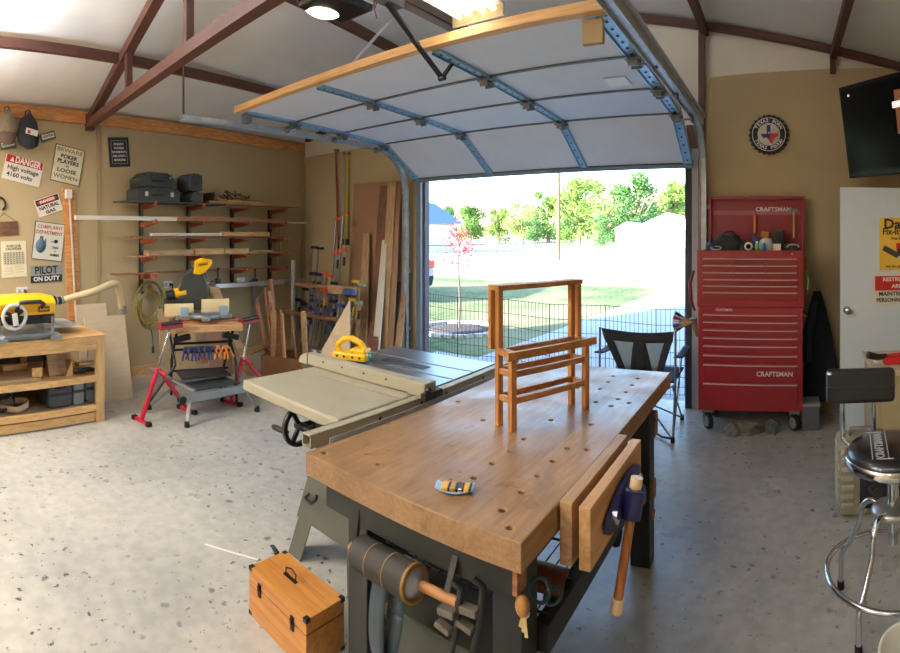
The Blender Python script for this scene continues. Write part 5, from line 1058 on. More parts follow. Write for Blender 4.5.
# dog holes from the photo, cut as real recesses
HP = [(324,452.7),(412,413.5),(458,401.5),(483,420),(378.5,464),(510,527.5),(502.5,510),(521.5,492),(538,475.5),(553,461),(567.5,448),(587,449.5),(474,478),(492.5,463.5),(510,451),(524,439),(551,420),(591,424.5),(611,406),(618,399),(626,392),(632,385),(638,378.5),(629,403),(600,389),(608,382),(613,376),(596,402),(586,395),(578,388)]
hs = []
for q in HP:
    p = at_z(q[0], q[1], HBn)
    if bx0+.03 < p.x < bx1-.02 and by0+.03 < p.y < by1-.03 and all((p-h).length > .03 for h in hs): hs.append(p)
me = MB().b2((bx0,by0,HBn-.085), (bx1,by1,HBn)); BW = benchwood()
top = t.add('bench_top', me, BW)
cut = MB()
for p in hs: cut.cyl(Vector((p.x,p.y,HBn-.06)), Vector((p.x,p.y,HBn+.02)), .0115, 16)
co = bpy.data.objects.new('cutter', cut.mesh('cutter', t.org)); COL.objects.link(co); co.parent = t.e
bm_ = top.modifiers.new('holes', 'BOOLEAN'); bm_.operation = 'DIFFERENCE'; bm_.object = co; bm_.solver = 'EXACT'
bpy.context.view_layer.update(); dg = bpy.context.evaluated_depsgraph_get(); nm = bpy.data.meshes.new_from_object(top.evaluated_get(dg)); top.modifiers.clear(); top.data = nm; bpy.data.objects.remove(co)
if not nm.materials: nm.materials.append(BW)
bevel(top, .004)
GB_ = mat('dark_green_paint', (34,36,30), .5, var=.1, scale=8); EG = wood('end_grain', (170,116,74), (128,82,50), 'X')
t.add('front_apron', MB().b2((-1.49,by0+.035,.645), (-.715,by0+.09,.745)), GB_, bev=.004); t.add('rear_apron', MB().b2((-1.49,2.62,.645), (-.70,2.68,.745)), GB_)
t.add('apron_end_block', MB().b2((-.715,by0+.035,.655), (-.70,by0+.09,.745)), EG); t.add('side_apron', MB().b2((-1.49,by0+.09,.665), (-1.43,2.62,.745)), GB_)
LG = [(-1.385,by0+.145),(-.765,by0+.145),(-1.43,2.57),(-.70,2.57)]
GLG = mat('dark_leg_paint', (32,34,30), .45, var=.12, scale=6); BLG = mat('black_green_paint', (24,28,27), .45, var=.15, scale=6)
for k, (x, y) in enumerate(LG): t.add('leg', MB().b2((x-.055,y-.045,0), (x+.045,y+.055,.75)), GLG if k in (0,1) else BLG, bev=.004)
m = MB(); m.b2((-.655,2.545,.33), (-.64,2.60,.42)); t.add('end_block', m, EG)
t.add('side_rail', MB().b2((-.735,by0+.205,.38), (-.685,2.52,.47)), BLG, bev=.003); t.add('side_rail', MB().b2((-1.43,by0+.205,.38), (-1.385,2.52,.47)), BLG)
t.add('rear_rail', MB().b2((-1.38,2.55,.38), (-.755,2.60,.47)), BLG)
m = MB(); m.b2((-.74,2.66,.60),(-.66,2.72,.72)); t.add('corner_brace', m, EG)
m = MB(); m.bar((-.85,2.48,.28), (-.655,2.60,.24), .05, .05); cb_ = t.add('caster_arm', m, EG); m = MB(); m.lathe((-.79,2.42,.20), [(0,-.015),(.045,-.015),(.05,0),(.045,.015),(0,.015)], 20, 'X'); t.add('lift_caster', m, RUB, parent=cb_)
# wire shelf between the rails
t = Thing('wire_shelf', 'black wire shelf panel resting on the lower rails of the bench', 'wire shelf', (-1.0,1.9,.46)); m = MB()
for k in range(17): x = -1.40+k*.041; m.cyl((x,by0+.22,.476), (x,2.54,.476), .0028, 6)
t.add('long_wires', m, WIRE); m = MB()
for y in (1.48,1.66,1.86,2.10,2.34,2.52): m.cyl((-1.43,y,.472), (-.705,y,.472), .005, 6)
t.add('cross_wires', m, WIRE)
# end vise
t = Thing('bench_vise', 'side vise with two wooden jaws and blue iron casting', 'vise', (-.62,1.75,.75))
t.add('inner_jaw', MB().b2((-.663,1.47,.645), (-.622,2.05,.838)), TANW, bev=.003); t.add('outer_jaw', MB().b2((-.596,1.46,.650), (-.558,2.02,.838)), wood('pale_jaw', (214,168,116), (186,136,86), 'Y'), bev=.003)
VB = mat('blue_cast_iron', (42,44,96), .35, var=.15)
m = MB()
def oval(x, n=28): return [Vector((x, 1.745+.19*cos(2*pi*k/n), .745+.055*sin(2*pi*k/n)+.02*cos(2*pi*k/n))) for k in range(n)]
m.prism(oval(-.556), (.022,0,0)); t.add('casting', m, VB, bev=.006)
m = MB()
for y in (1.61,1.88): m.cyl((-.55,y,.745), (-.52,y,.745), .022, 14); 
t.add('guide_rod', m, CHR)
m = MB(); m.tube([(-.55,1.745,.755),(-.53,1.74,.755),(-.47,1.74,.765)], [.048,.034,.030], 16); t.add('screw_boss', m, VB)
m = MB(); hb = Vector((-.452,1.735,.765)); dh = Vector((-.022,-.012,1)).normalized(); ha, hz_ = at_r(636,484,1.80), at_r(617,606,1.76)
dh = (ha-hz_).normalized(); hb = ha-dh*.055
m.cyl(hb-dh*.055, hb+dh*.035, .034, 18); t.add('handle_socket', m, VB, bev=.004)
hdl = t.add('handle', MB().cyl(hz_+dh*.02, ha-dh*.005, .0165, 16), wood('handle_wood', (196,130,70), (160,98,48), 'Z'))
m = MB(); m.cyl(hz_-dh*.02, hz_+dh*.028, .0215, 16); m.cyl(ha-dh*.012, ha+dh*.022, .0215, 16); t.add('handle_cap', m, mat('ivory_wood_cap', (232,206,164), .5), parent=hdl, bev=.003)
# red-brown pouch on the wire shelf
p = at_r(546,566,1.72); m = MB(); c = Vector((-.82,1.56,.50))
def pch(u, v): return c+Rz(.25)@Vector(((u-.5)*.26, (v-.5)*.13, .03*sin(pi*u)*.6+.022*sin(pi*v)))
one('leather_pouch', MB().sheet(pch, 12, 8, .022), mat('red_brown_leather', (104,54,46), .55, var=.1), 'red-brown leather pouch lying on the wire shelf', 'pouch')
# ---- on the bench: pack and frame
p = at_z(455,490,HBn); t = Thing('blister_pack', 'small blue-edged pack of gold and silver drill bits on the bench', 'pack', p); R = Rz(.45); Q = lambda x, y, z: p+R@Vector((x,y,z+.002))
def bc(u, v): a = (u-.5)*2; return Q(a*.062, (v-.5)*.052-.012*(1-a*a), .004+.010*a*a)
t.add('backing', MB().sheet(bc, 14, 4, .002), mat('pale_blue_card', (150,186,222), .35))
for x, mm, ww in ((-.030,YEL,.020),(-.004,mat('gold_foil', (206,160,60), .35, .5),.018),(.020,CHR,.014),(.040,YEL,.016)): t.add('insert', MB().box(Q(x,-.006,.012), (ww,.05,.010), R), mm, bev=.002)
m = MB()
for x in (-.017,.010,.030,.050): m.box(Q(x,-.006,.010), (.008,.045,.012), R)
t.add('dark_slot', m, DARK)
AD = Vector((.588-.514,0,0)); f0, f1, f2, f3 = at_z(514.4,431,HBn), at_z(588,408,HBn), at_z(569,405,HBn), at_z(497,425.5,HBn)
ux_ = ((f1-f0)+(f2-f3))/2; Lx = ux_.length; ux_.normalize(); vy = Vector((-ux_.y,ux_.x,0)); dep = (f3-f0).dot(vy); o = (f0+f3)/2-vy*dep/2+Vector((0,0,.0)); K = lambda x, y, z: Vector((o.x,o.y,HBn+.0005))+ux_*x+vy*y+Vector((0,0,z))
CH = wood('cherry_like_wood', (200,142,82), (160,104,56), 'Z', .45); CHX = wood('cherry_like_rail', (200,142,82), (160,104,56), 'Y', .45)
t = Thing('display_stand', 'small open wooden frame stand with three rail tiers on the bench', 'wooden stand', K(Lx/2,dep/2,0)); RM = Matrix((ux_, vy, Vector((0,0,1)))).transposed(); q_ = .026
def st(name, x, y, z, dx, dy, dz, mm=CH): t.add(name, MB().box(K(x,y,z), (dx,dy,dz), RM), mm, bev=.0015)
st('leg', 0,0,.155,.028,q_,.31); st('leg', Lx,0,.155,.028,q_,.31); st('leg', 0,dep,.290,q_,q_,.58); st('leg', Lx,dep,.290,q_,q_,.58)
st('upper_post', -.022,dep+.024,.455,q_*.9,.02,.26); st('upper_post', Lx+.006,dep-.040,.455,q_*.9,.02,.26)
st('top_rail', Lx/2,dep-.006,.591,Lx+.07,.075,.022,CHX)
st('front_rail', Lx/2,-.022,.318,Lx+.09,.020,.034,CHX); st('back_rail', Lx/2,dep-.022,.318,Lx-.03,.016,.03,CHX)
for x in (-.0,Lx): st('side_rail', x,dep/2-.0,.318,.022,dep+.03,.03)
for z in (.235,.125):
    st('front_rail', Lx/2,.0,z,Lx-.028,.016,.026,CHX); st('back_rail', Lx/2,dep-.0,z,Lx-.026,.016,.026,CHX)
    for x in (0,Lx): st('side_rail', x,dep/2,z,.018,dep-.026,.024)
# ---- below the bench front: belt roll, clamps, keys
def WB(*a): return Vector(a)
t = Thing('sanding_belt_rolls', 'row of dark sanding belt rolls on a wooden dowel under the bench apron', 'belt rolls', (-1.2,1.24,.55))
ra, rb_ = at_r(360,552,1.80), at_r(414,583,1.60); ax = (rb_-ra).normalized(); k3 = [0,.33,.66,1.0]
BEL = mat('dark_brown_belt', (42,37,30), .7, var=.12, scale=20); TE = mat('tan_edge', (150,118,72), .7)
for i in range(3):
    p, q = ra.lerp(rb_,k3[i]), ra.lerp(rb_,k3[i+1]); t.add('belt_roll', MB().cyl(p+ax*.003, q-ax*.003, .055, 32), BEL); t.add('belt_edge', MB().cyl(q-ax*.003, q+ax*.001, .056, 32), TE)
m = MB(); X_ = ax.to_track_quat('Z','Y').to_matrix(); m.lathe(rb_, [(.057,0),(.057,.008),(.046,.008),(.046,0)], 32, R=X_); t.add('yellow_ring', m, mat('ochre_ring', (146,106,42), .5)); m = MB(); m.lathe(rb_, [(.046,.002),(.036,.004),(.034,.010),(.026,.010),(.018,.022),(0,.022)], 28, R=X_); t.add('hub', m, mat('blue_white_hub', (170,176,190), .35, .3))
e_ = at_r(458,603,1.50); t.add('dowel', MB().cyl(ra-ax*.05, e_, .015, 14), wood('dowel_wood', (190,134,76), (150,100,54), 'X')); 
def hang(u, v): a = u*2*pi; c0 = ra.lerp(rb_,.55); return c0+ax*((v-.5)*.075)+Vector((.02*sin(a)*1.0, .0, 0))+Vector((0,0,-.14))+Vector((cos(a)*.03-.01, sin(a)*.055*0+cos(a)*.01, 0))+Vector((0,0,sin(a)*.17))
t.add('hanging_belt', MB().sheet(hang, 36, 3, .002), mat('teal_grey_belt', (52,66,74), .5, var=.1))
m = MB()
for e in (ra-ax*.03, ra.lerp(e_,.9)): m.bar(e, Vector((e.x,by0+.04,.70)), .02, .012, (0,1,0))
t.add('hanger', m, BLG)
# pipe clamp jaws hung on the dowel
for k, (px, py, r_) in enumerate(((452,592,1.49),(474,590,1.46))):
    c = at_r(px, py, r_); t = Thing('hanging_clamp', ('black forged clamp, left of the two hung on the dowel end','black forged clamp, right of the two hung on the dowel end')[k], 'clamp', c)
    t.add('frame', MB().tube([c+Vector((.0,0,.03)), c+Vector((.03,0,.02)), c+Vector((.02,0,-.08)), c+Vector((-.01,0,-.20))], .010, 8), BLG); t.add('jaw', MB().bar(c+Vector((-.035,-.01,-.055)), c+Vector((.02,-.01,-.05)), .03, .02), mat('dull_steel', (110,104,92), .5, .5), bev=.003); t.add('pad', MB().bar(c+Vector((-.045,-.012,-.095)), c+Vector((.005,-.012,-.105)), .026, .016), mat('dull_steel', (110,104,92)), bev=.003)
# bin and panel below the bench
t = Thing('storage_bin', 'dark green-grey bin standing under the near end of the bench', 'bin', (-1.1,1.5,0)); m = MB(); m.hexa([Vector(q) for q in ((-1.26,1.40,0),(-.92,1.40,0),(-.92,1.70,0),(-1.26,1.70,0),(-1.30,1.37,.34),(-.88,1.37,.34),(-.88,1.73,.34),(-1.30,1.73,.34))]); t.add('body', m, mat('olive_bin', (70,72,62), .5, var=.06), bev=.01); t.add('rim', MB().b2((-1.31,1.36,.335), (-.87,1.74,.355)), mat('olive_bin', (70,72,62)), bev=.006)
k0 = at_r(524,612,1.45); t = Thing('key_ring', 'bunch of keys with a wooden fob hanging from the bench rail', 'keys', k0); t.add('fob', MB().ball(k0+Vector((-.005,0,.015)), (.022,.018,.03), 14), wood('fob_wood', (196,136,74), (150,96,48), 'Z')); m = MB()
for k in range(3): d = Vector((.012*(k-1),-.004*k,-.045-.008*k)); m.bar(k0, k0+d, .010, .002, (0,1,0)); m.ball(k0+Vector((.004*(k-1),0,-.008)), (.009,.003,.009), 10)
t.add('key', m, mat('pale_brass', (214,190,140), .3, .8)); t.add('ring', MB().tube(arc(k0+Vector((0,0,.0)), .016, 0, 2*pi, 12, (1,0,0), (0,0,1)), .002, 6), CHR)
k1 = at_r(540,590,1.5); one('hose_clamp_bunch', MB().tube(arc(k1, .03, 0, 2*pi, 16, (1,0,0), (0,.3,1)), .006, 6).tube(arc(k1+Vector((.03,.02,-.02)), .025, 0, 2*pi, 16, (.7,.7,0), (0,0,1)), .005, 6), mat('teal_dark_metal', (40,66,74), .4, .5), 'two dark rings hung beside the keys', 'rings')
# ---- wooden tool chest on the floor
bxa, bxb, bya, byb, bh = -1.955, -1.555, 1.23, 1.425, .205
OW = wood('orange_varnished_wood', (206,142,70), (180,114,52), 'X', .35)
t = Thing('wooden_toolbox', 'varnished orange wooden box with black metal corners on the floor', 'toolbox', ((bxa+bxb)/2,(bya+byb)/2,0))
t.add('body', MB().b2((bxa,bya,0), (bxb,byb,bh-.062)), OW, bev=.003); t.add('lid', MB().b2((bxa,bya,bh-.058), (bxb,byb,bh)), OW, bev=.003)
m = MB(); m.b2((bxa+.003,bya+.003,bh-.063), (bxb-.003,byb-.003,bh-.057)); t.add('lid_gap', m, DARK)
AB = mat('antique_brass_black', (50,42,34), .4, .6)
for x in (bxa+.085,bxb-.085): m = MB(); m.box((x,bya-.003,bh-.06), (.020,.006,.055)); m.box((x,bya-.007,bh-.05), (.012,.008,.02)); t.add('latch', m, AB, bev=.001)
m = MB()
for x in (bxa,bxb):
    for y in (bya,byb):
        for z in (0,bh): m.box((x+(.009 if x==bxa else -.009),y+(.009 if y==bya else -.009),z+(.007 if z==0 else -.007)), (.022,.022,.018))
t.add('corner_cap', m, AB, bev=.002)
hc_ = Vector(((bxa+bxb)/2-.03,(bya+byb)/2,bh)); m = MB(); m.tube([hc_+Vector((-.036,0,.004)), hc_+Vector((-.034,.004,.028)), hc_+Vector((0,.008,.036)), hc_+Vector((.034,.004,.028)), hc_+Vector((.036,0,.004))], .0035, 8); m.box(hc_+Vector((0,0,.002)), (.085,.016,.003)); t.add('handle', m, AB)
pc = at_r(277,552,2.5); m = MB(); m.tube([Vector((pc.x,pc.y,.0)), Vector((pc.x,pc.y,pc.z-.03)), pc+Vector((-.0,0,-.005)), pc+Vector((-.035,0,.01)), pc+Vector((-.05,0,.005))], [.009,.009,.013,.009,.005], 8); one('hook_wrench', m, DARK, 'small black hook wrench standing up behind the wooden toolbox', 'wrench', org=(pc.x,pc.y,0))
# ================================================================ red tool chest
TY = 4.40; xa, xb = TY*tan(az(698.5)), TY*tan(az(803.5)); xb = .157; xa = -.722
def zy(y, Y=TY, px=750): return ZC+(H-y)/F*(Y/cos(az(px)))
RM1 = mat('chest_red', (142,26,34), .35, var=.05, coat=.2); RDK = mat('drawer_red', (132,22,30), .32, var=.05, coat=.2); TRIM = mat('drawer_trim', (190,170,170), .3, .7)
z0, z1, z2 = zy(412), zy(308), zy(251)
t = Thing('rolling_tool_cabinet', 'tall red rolling tool cabinet with many drawers and casters by the door', 'tool cabinet', ((xa+xb)/2,TY+.2,0))
t.add('body', MB().b2((xa,TY+.015,z0), (xb,TY+.46,z1)), RM1, bev=.004)
def drawers(t, ylist, x0, x1, last_tall=0):
    for a, b_ in zip(ylist[:-1], ylist[1:]):
        zt1, zb1 = zy(a), zy(b_); d = t.add('drawer', MB().b2((x0,TY,zb1+.004), (x1,TY+.02,zt1-.004)), RDK, bev=.002)
        m = MB(); m.b2((x0,TY-.008,zt1-.018), (x1,TY+.002,zt1-.008)); t.add('pull', m, TRIM, parent=d, bev=.002)
x0_, x1_ = xa+.045, xb-.045
drawers(t, [314,321.5,329.5,337.5,345.5,355,364.5,383.5,408], x0_, x1_)
m = MB(); text(m, 'CRAFTSMAN', .055, (x1_-.19,TY-.004,zy(374)), (1,0,0), (0,0,1), .0015, .02, fit=.30); t.add('lettering', m, mat('badge_silver', (222,222,222), .3, .4))
m = MB(); text(m, 'CRAFTSMAN', .03, (xa+.22,TY+.012,zy(310.5)), (1,0,0), (0,0,1), .001, .01, fit=.14); t.add('small_badge', m, mat('badge_silver', (222,222,222)))
t.add('side_handle', MB().tube([(xb,TY+.10,.95),(xb+.035,TY+.10,.95),(xb+.035,TY+.36,.95),(xb,TY+.36,.95)], .009, 8), CHR)
for k, (x, y) in enumerate(((xa+.08,TY+.06),(xb-.07,TY+.06),(xa+.08,TY+.40),(xb-.07,TY+.40))):
    m = MB(); m.box((x,y,z0-.012), (.09,.09,.02)); m.b2((x-.035,y-.02,.06),(x-.029,y+.03,z0-.02)); m.b2((x+.029,y-.02,.06),(x+.035,y+.03,z0-.02)); c_ = t.add('caster', m, STEEL)
    m = MB(); m.lathe((x,y-.01,.068), [(0,-.022),(.055,-.022),(.068,-.014),(.068,.014),(.055,.022),(0,.022)], 24, R=Rz(.7)@Ry(pi/2)); w1 = t.add('wheel', m, RUB, parent=c_)
    m = MB(); m.lathe((x,y-.01,.068), [(0,-.025),(.040,-.025),(.046,-.022),(.046,.022),(.040,.025),(0,.025)], 20, R=Rz(.7)@Ry(pi/2)); t.add('hub', m, mat('hub_grey', (150,150,146), .4, .4), parent=c_)
# top chest
t = Thing('top_tool_chest', 'red top chest of small drawers standing on the rolling cabinet', 'tool chest', ((xa+xb)/2,TY+.2,z1))
t.add('body', MB().b2((xa-.01,TY+.015,z1+.003), (xb+.008,TY+.42,z2)), RM1, bev=.004)
rows = [257.5,264.5,271.5,278.5]
for i in range(3):
    for j in range(3): drawers(t, [rows[i],rows[i+1]], x0_+j*(x1_-x0_)/3, x0_+(j+1)*(x1_-x0_)/3-.004)
drawers(t, [278.5,285,291.5,301], x0_, x1_)
t.add('lock', MB().cyl((xb-.09,TY+.012,zy(254)), (xb-.09,TY+.004,zy(254)), .009, 12), CHR)
m = MB(); m.b2((xa-.01,TY+.01,z2-.002), (xb+.008,TY+.016,z2+.004)); t.add('front_lip', m, RM1)
# back board
PY = 4.86; zb2, zt2 = z2+.0, 1.995
t = Thing('tool_hanging_panel', 'red hanging panel with a white brand name above the top chest', 'panel', ((xa+xb)/2,PY,zb2))
pxa, pxb = PY*tan(az(709.5)), PY*tan(az(804.5))
t.add('panel', MB().b2((pxa,PY,z1-.0), (pxb,PY+.02,zt2)), mat('panel_red', (138,30,38), .45, var=.06), bev=.003)
m = MB()
for x in (pxa,pxb-.022): m.b2((x,PY-.05,z2), (x+.022,PY+.02,zt2))
m.b2((pxa,PY-.03,zt2-.03), (pxb,PY+.02,zt2)); t.add('frame', m, RM1, bev=.002)
zz = lambda y: ZC+(H-y)/F*(PY/cos(az(757))); m = MB(); m.b2((pxa+.04,PY-.004,zz(215)), (pxb-.04,PY+.001,zz(210.5))); t.add('pale_band', m, mat('faded_band', (168,92,94), .5))
m = MB(); text(m, 'CRAFTSMAN', .052, (PY*tan(az(773.5)),PY-.005,zz(209.5)), (1,0,0), (0,0,1), .0015, .02, fit=.325); t.add('lettering', m, mat('badge_silver', (222,222,222)))
m = MB()
for px in (755,): pass
def vtool(px, y0, y1, r_, m1, label, name, head=True):
    a, b_ = at_y(px,y0,PY-.035), at_y(px,y1,PY-.035); t = Thing(name, label, 'hand tool', b_); t.add('handle', MB().cyl(b_, a, r_, 10), m1); t.add('shank', MB().cyl(a, a+Vector((0,0,.02)), r_*.6, 8), STEEL); t.add('hook', MB().bar(a, a+Vector((0,.04,0)), .008, .008), STEEL)
    if name == 'mallet': t.add('head', MB().box(a+Vector((0,0,.004)), (.07,.03,.025)), STEEL, bev=.003)
vtool(755, 215, 233, .012, mat('orange_handle', (216,130,50), .4), 'orange-handled chisel hung in the middle of the red panel', 'chisel'); vtool(794, 210.5, 238, .010, mat('light_hickory', (216,176,112), .5), 'light wooden mallet handle hung at the right of the red panel', 'mallet')
# things on the chest
ZT = z2+.001
def top_obj(px, y=TY+.2): return Vector((y*tan(az(px)), y, ZT))
BG = mat('navy_bag_cloth', (42,48,66), .9, var=.15, scale=20); BG2 = mat('charcoal_cloth', (48,50,52), .9, var=.15, scale=20)
def lump(name, px, w_, d_, h_, m, label, cat, y=TY+.2, seed=1, extra=None):
    c = top_obj(px, y); n0 = Vector((seed*3.1,0,0)); t = Thing(name, label, cat, c) if name == 'tool_bag' else None
    def f(u, v):
        a = 2*pi*v; p = pi/2*u; q = Vector((cos(a)*cos(p)**.6, sin(a)*cos(p)**.6, sin(p)**.8)) if p < pi/2-1e-4 else Vector((0,0,1)); k = 1+.18*noise.noise(q*2.2+n0); return c+Vector((q.x*w_/2*k, q.y*d_/2*k, max(0,q.z)*h_*k))
    mb = MB(); mb.grid(f, 12, 28); ring = [f(0, j/28) for j in range(28)]; mb._add([v for v in ring], [list(range(28))[::-1]])
    if t: t.add('body', mb, m)
    else: one(name, mb, m, label, cat, org=c)
    return t, c
t, c = lump('tool_bag', 728, .26, .20, .13, BG2, 'dark tool bag with arched black handle on the top chest', 'bag'); t.add('handle', MB().tube(arc(c+Vector((.01,0,.10)), .065, 0, pi, 14, (1,0,0), (0,0,1)), .008, 8), DARK)
lump('folded_cloth', 713, .13, .16, .075, BG, 'navy bundle of cloth at the left end of the top chest', 'cloth', TY+.14, 2); lump('small_pouch', 744, .11, .13, .075, DARK, 'black pouch between the tool bag and the white rag', 'pouch', TY+.12, 3)
lump('blue_rag', 756, .10, .12, .115, mat('blue_rag', (70,84,124), .95, var=.1), 'blue rag beside the white rag on the top chest', 'rag', TY+.22, 4); lump('white_rag', 766, .14, .12, .10, mat('white_rag', (220,222,226), .95, var=.05), 'white crumpled rag in the middle of the top chest', 'rag', TY+.16, 5)
lump('rag_pile', 790, .16, .14, .06, mat('dark_gloves', (58,60,62), .9, var=.2, scale=25), 'dark pair of work gloves at the right end of the top chest', 'gloves', TY+.16, 6)
c = top_obj(748.5, TY+.05)+Vector((0,0,.036)); t = Thing('tape_roll', 'white-cored black tape roll standing on its edge at the chest front', 'tape roll', c); t.add('tape', MB().lathe(c, [(.021,-.011),(.036,-.011),(.036,.011),(.021,.011),(.021,-.011)], 28, 'Y'), mat('ivory_tape', (226,222,208), .5)); t.add('core', MB().lathe(c, [(.015,-.012),(.020,-.012),(.020,.012),(.015,.012),(.015,-.012)], 24, 'Y'), DARK)
for px, mm, lb in ((757,mat('lime_plastic', (136,190,60), .35),'lime green small bottle at the chest front'),(763.5,mat('cyan_plastic', (52,150,196), .35),'cyan blue small bottle at the chest front')):
    c = top_obj(px, TY+.05); t = Thing('small_bottle', lb, 'bottle', c); t.add('bottle', MB().lathe(c, [(0,0),(.017,0),(.018,.05),(.010,.062),(.010,.066)], 18), mm); t.add('cap', MB().lathe(c, [(.012,.066),(.012,.08),(0,.08)], 14), WHITE)
c = top_obj(777, TY+.06); t = Thing('spool_box', 'stack of two small pale boxes at the chest front', 'box', c); t.add('box', MB().box(c+Vector((0,0,.015)), (.065,.05,.03)), mat('peach_box', (232,200,176), .6), bev=.002); t.add('upper_box', MB().box(c+Vector((0,0,.044)), (.065,.05,.026)), SW, bev=.002)
c = top_obj(765, TY+.34); one('sponge', MB().box(c+Vector((.0,0,.135)), (.07,.03,.055), Ry(.15)).box(c+Vector((0,0,.055)), (.06,.04,.11)), mat('amber_sponge', (190,140,50), .9, var=.15), 'amber sponge block standing behind the white rag', 'sponge', bev=.01)
c = top_obj(779, TY+.34); t = Thing('small_radio', 'small dark radio standing at the back of the top chest', 'radio', c); t.add('case', MB().box(c+Vector((0,0,.09)), (.09,.04,.18)), mat('dark_green_radio', (48,58,54), .5), bev=.008); t.add('speaker_face', MB().box(c+Vector((0,-.021,.09)), (.07,.004,.14)), DARK, bev=.002)
c = top_obj(716, TY+.05)+Vector((0,0,.022)); one('wire_coil', MB().tube(arc(c, .045, 0, 2*pi, 20, (1,0,0), (0,.55,.28)), .005, 6), mat('pale_cord', (190,190,186), .5), 'small loop of pale wire at the left chest front', 'wire')
c = top_obj(793, TY+.05)+Vector((0,0,.028)); one('cable_loop', MB().tube(arc(c, .05, 0, pi, 14, (1,0,0), (0,0,.5)), .006, 6), mat('pale_cord', (190,190,186)), 'pale cable looped at the right chest front', 'cable')
# brushes on the left side, chain on the right
bp_ = Vector((xa-.03,TY+.10,1.11)); 
BC = [mat('brush_black', (40,38,44), .7), mat('brush_red', (170,50,66), .5), mat('brush_white', (214,206,204), .6), mat('brush_blue', (62,72,120), .5), mat('brush_tan', (176,140,92), .7)]
for k in range(6):
    d = Vector((-.62-.10*(k%3), -.25, .38-.16*k)).normalized(); c = at_y(692,322,TY-.02); t = Thing('paint_brush', ('black-tufted brush, topmost of the bundle on the cabinet side','red-tufted brush in the bundle on the cabinet side','white-tufted brush in the bundle on the cabinet side','blue-handled brush in the bundle on the cabinet side','tan brush in the bundle on the cabinet side','lowest black brush of the bundle on the cabinet side')[k], 'brush', c, None)
    c2 = c+Vector((0,0,-.0*k)); t.add('handle', MB().cyl(c2-d*-.0, c2+d*.09, .006, 8, .009), BC[4]); t.add('ferrule', MB().cyl(c2+d*.09, c2+d*.11, .011, 8), STEEL); t.add('bristles', MB().cyl(c2+d*.11, c2+d*.165, .012, 10, .017), BC[(0,1,2,3,4,0)[k]])
c = at_y(693,318,TY+.02); one('brush_holder', MB().tube([c+Vector((.03,.03,-.16)), c+Vector((.0,0,.0))], [.012,.034], 14), mat('tan_holder', (130,96,70), .6), 'tan cone holder for brushes on the left side of the cabinet', 'holder')
c = at_y(691,292,TY+.05); one('hanging_strap', MB().tube([c+Vector((.02,.03,.18)), c+Vector((-.01,0,.08)), c+Vector((.0,0,-.08)), c+Vector((.03,.02,-.16))], [.012,.016,.016,.010], 8), mat('maroon_strap', (110,40,44), .7), 'dark maroon strap hanging on the left side of the chest', 'strap')
c = Vector((xb+.03,TY+.06,1.44)); t = Thing('hanging_chain', 'brass and green bits hanging on the right side of the top chest', 'chain', c); m = MB()
for k in range(9): q = c+Vector((.012*sin(k*1.9),.0,-.035*k)); m.tube(arc(q, .014, 0, 2*pi, 10, (1,0,0) if k%2 else (.3,1,0), (0,0,1.2)), .004, 5)
t.add('links', m, mat('old_brass', (168,134,84), .35, .8)); t.add('green_tag', MB().box(c+Vector((.015,0,-.20)), (.02,.02,.12)), mat('green_tag', (88,140,70), .5), bev=.004)
# rags and small things under the cabinet
for k, (x, y, w_, mm, lb) in enumerate(((-.33,TY+.02,.30,mat('olive_rag', (112,106,88), .95, var=.2, scale=15),'crumpled olive rag on the floor under the red cabinet'), (-.42,TY-.02,.14,mat('grey_rag', (96,96,92), .95, var=.2),'small grey rag left of the olive one under the cabinet'), (-.10,TY+.05,.14,mat('green_grey_rag', (92,100,90), .95, var=.2),'grey-green cloth right of the olive rag under the cabinet'))):
    c = Vector((x,y,0)); n0 = Vector((k*5.,1,0)); mb = MB()
    def f(u, v): a = 2*pi*v; p = pi/2*u; q = Vector((cos(a)*cos(p), sin(a)*cos(p), sin(p))); kk = 1+.35*noise.noise(q*2.6+n0); return c+Vector((q.x*w_/2*kk, q.y*.10*kk, max(0,q.z)*.085*kk))
    mb.grid(f, 12, 30); mb._add([f(0,j/30) for j in range(30)], [list(range(30))[::-1]]); one('rag', mb, mm, lb, 'rag', org=c)
# coat hanging right of the cabinet, small grey box
c = Vector((.30,TY+.42,1.13)); NC = mat('dark_navy_cloth', (24,32,40), .85, var=.15, scale=5)
def coat(u, v):
    a = 2*pi*v; w_ = .03+.145*u**.8; rip = 1+.16*sin(a*5+u*4); return c+Vector((cos(a)*w_*rip+.05*u, sin(a)*(.03+.05*u)*rip, -.98*u))
t = Thing('hanging_coat', 'dark navy coat hanging on the wall between cabinet and white door', 'coat', c); m = MB(); m.grid(coat, 20, 40); m._add([coat(1,j/40) for j in range(40)], [list(range(40))]); t.add('cloth', m, NC); t.add('sleeve', MB().tube([c+Vector((-.02,-.04,-.08)), c+Vector((-.08,-.07,-.35)), c+Vector((-.09,-.07,-.62))], [.035,.05,.045], 12), mat('teal_sleeve', (30,52,58), .85)); t.add('hook', MB().tube([c+Vector((0,.10,.02)), c+Vector((0,0,.02)), c+Vector((0,-.01,-.02))], .006, 8), STEEL)
c = Vector((.225,TY+.10,0)); t = Thing('grey_utility_box', 'small grey box on the floor right of the red cabinet', 'box', c); t.add('box', MB().b2((c.x-.075,c.y-.06,0), (c.x+.075,c.y+.14,.20)), mat('utility_grey', (92,96,96), .5), bev=.006); t.add('lid', MB().b2((c.x-.08,c.y-.065,.20), (c.x+.08,c.y+.145,.225)), mat('utility_grey_pale', (122,126,124), .5), bev=.005)
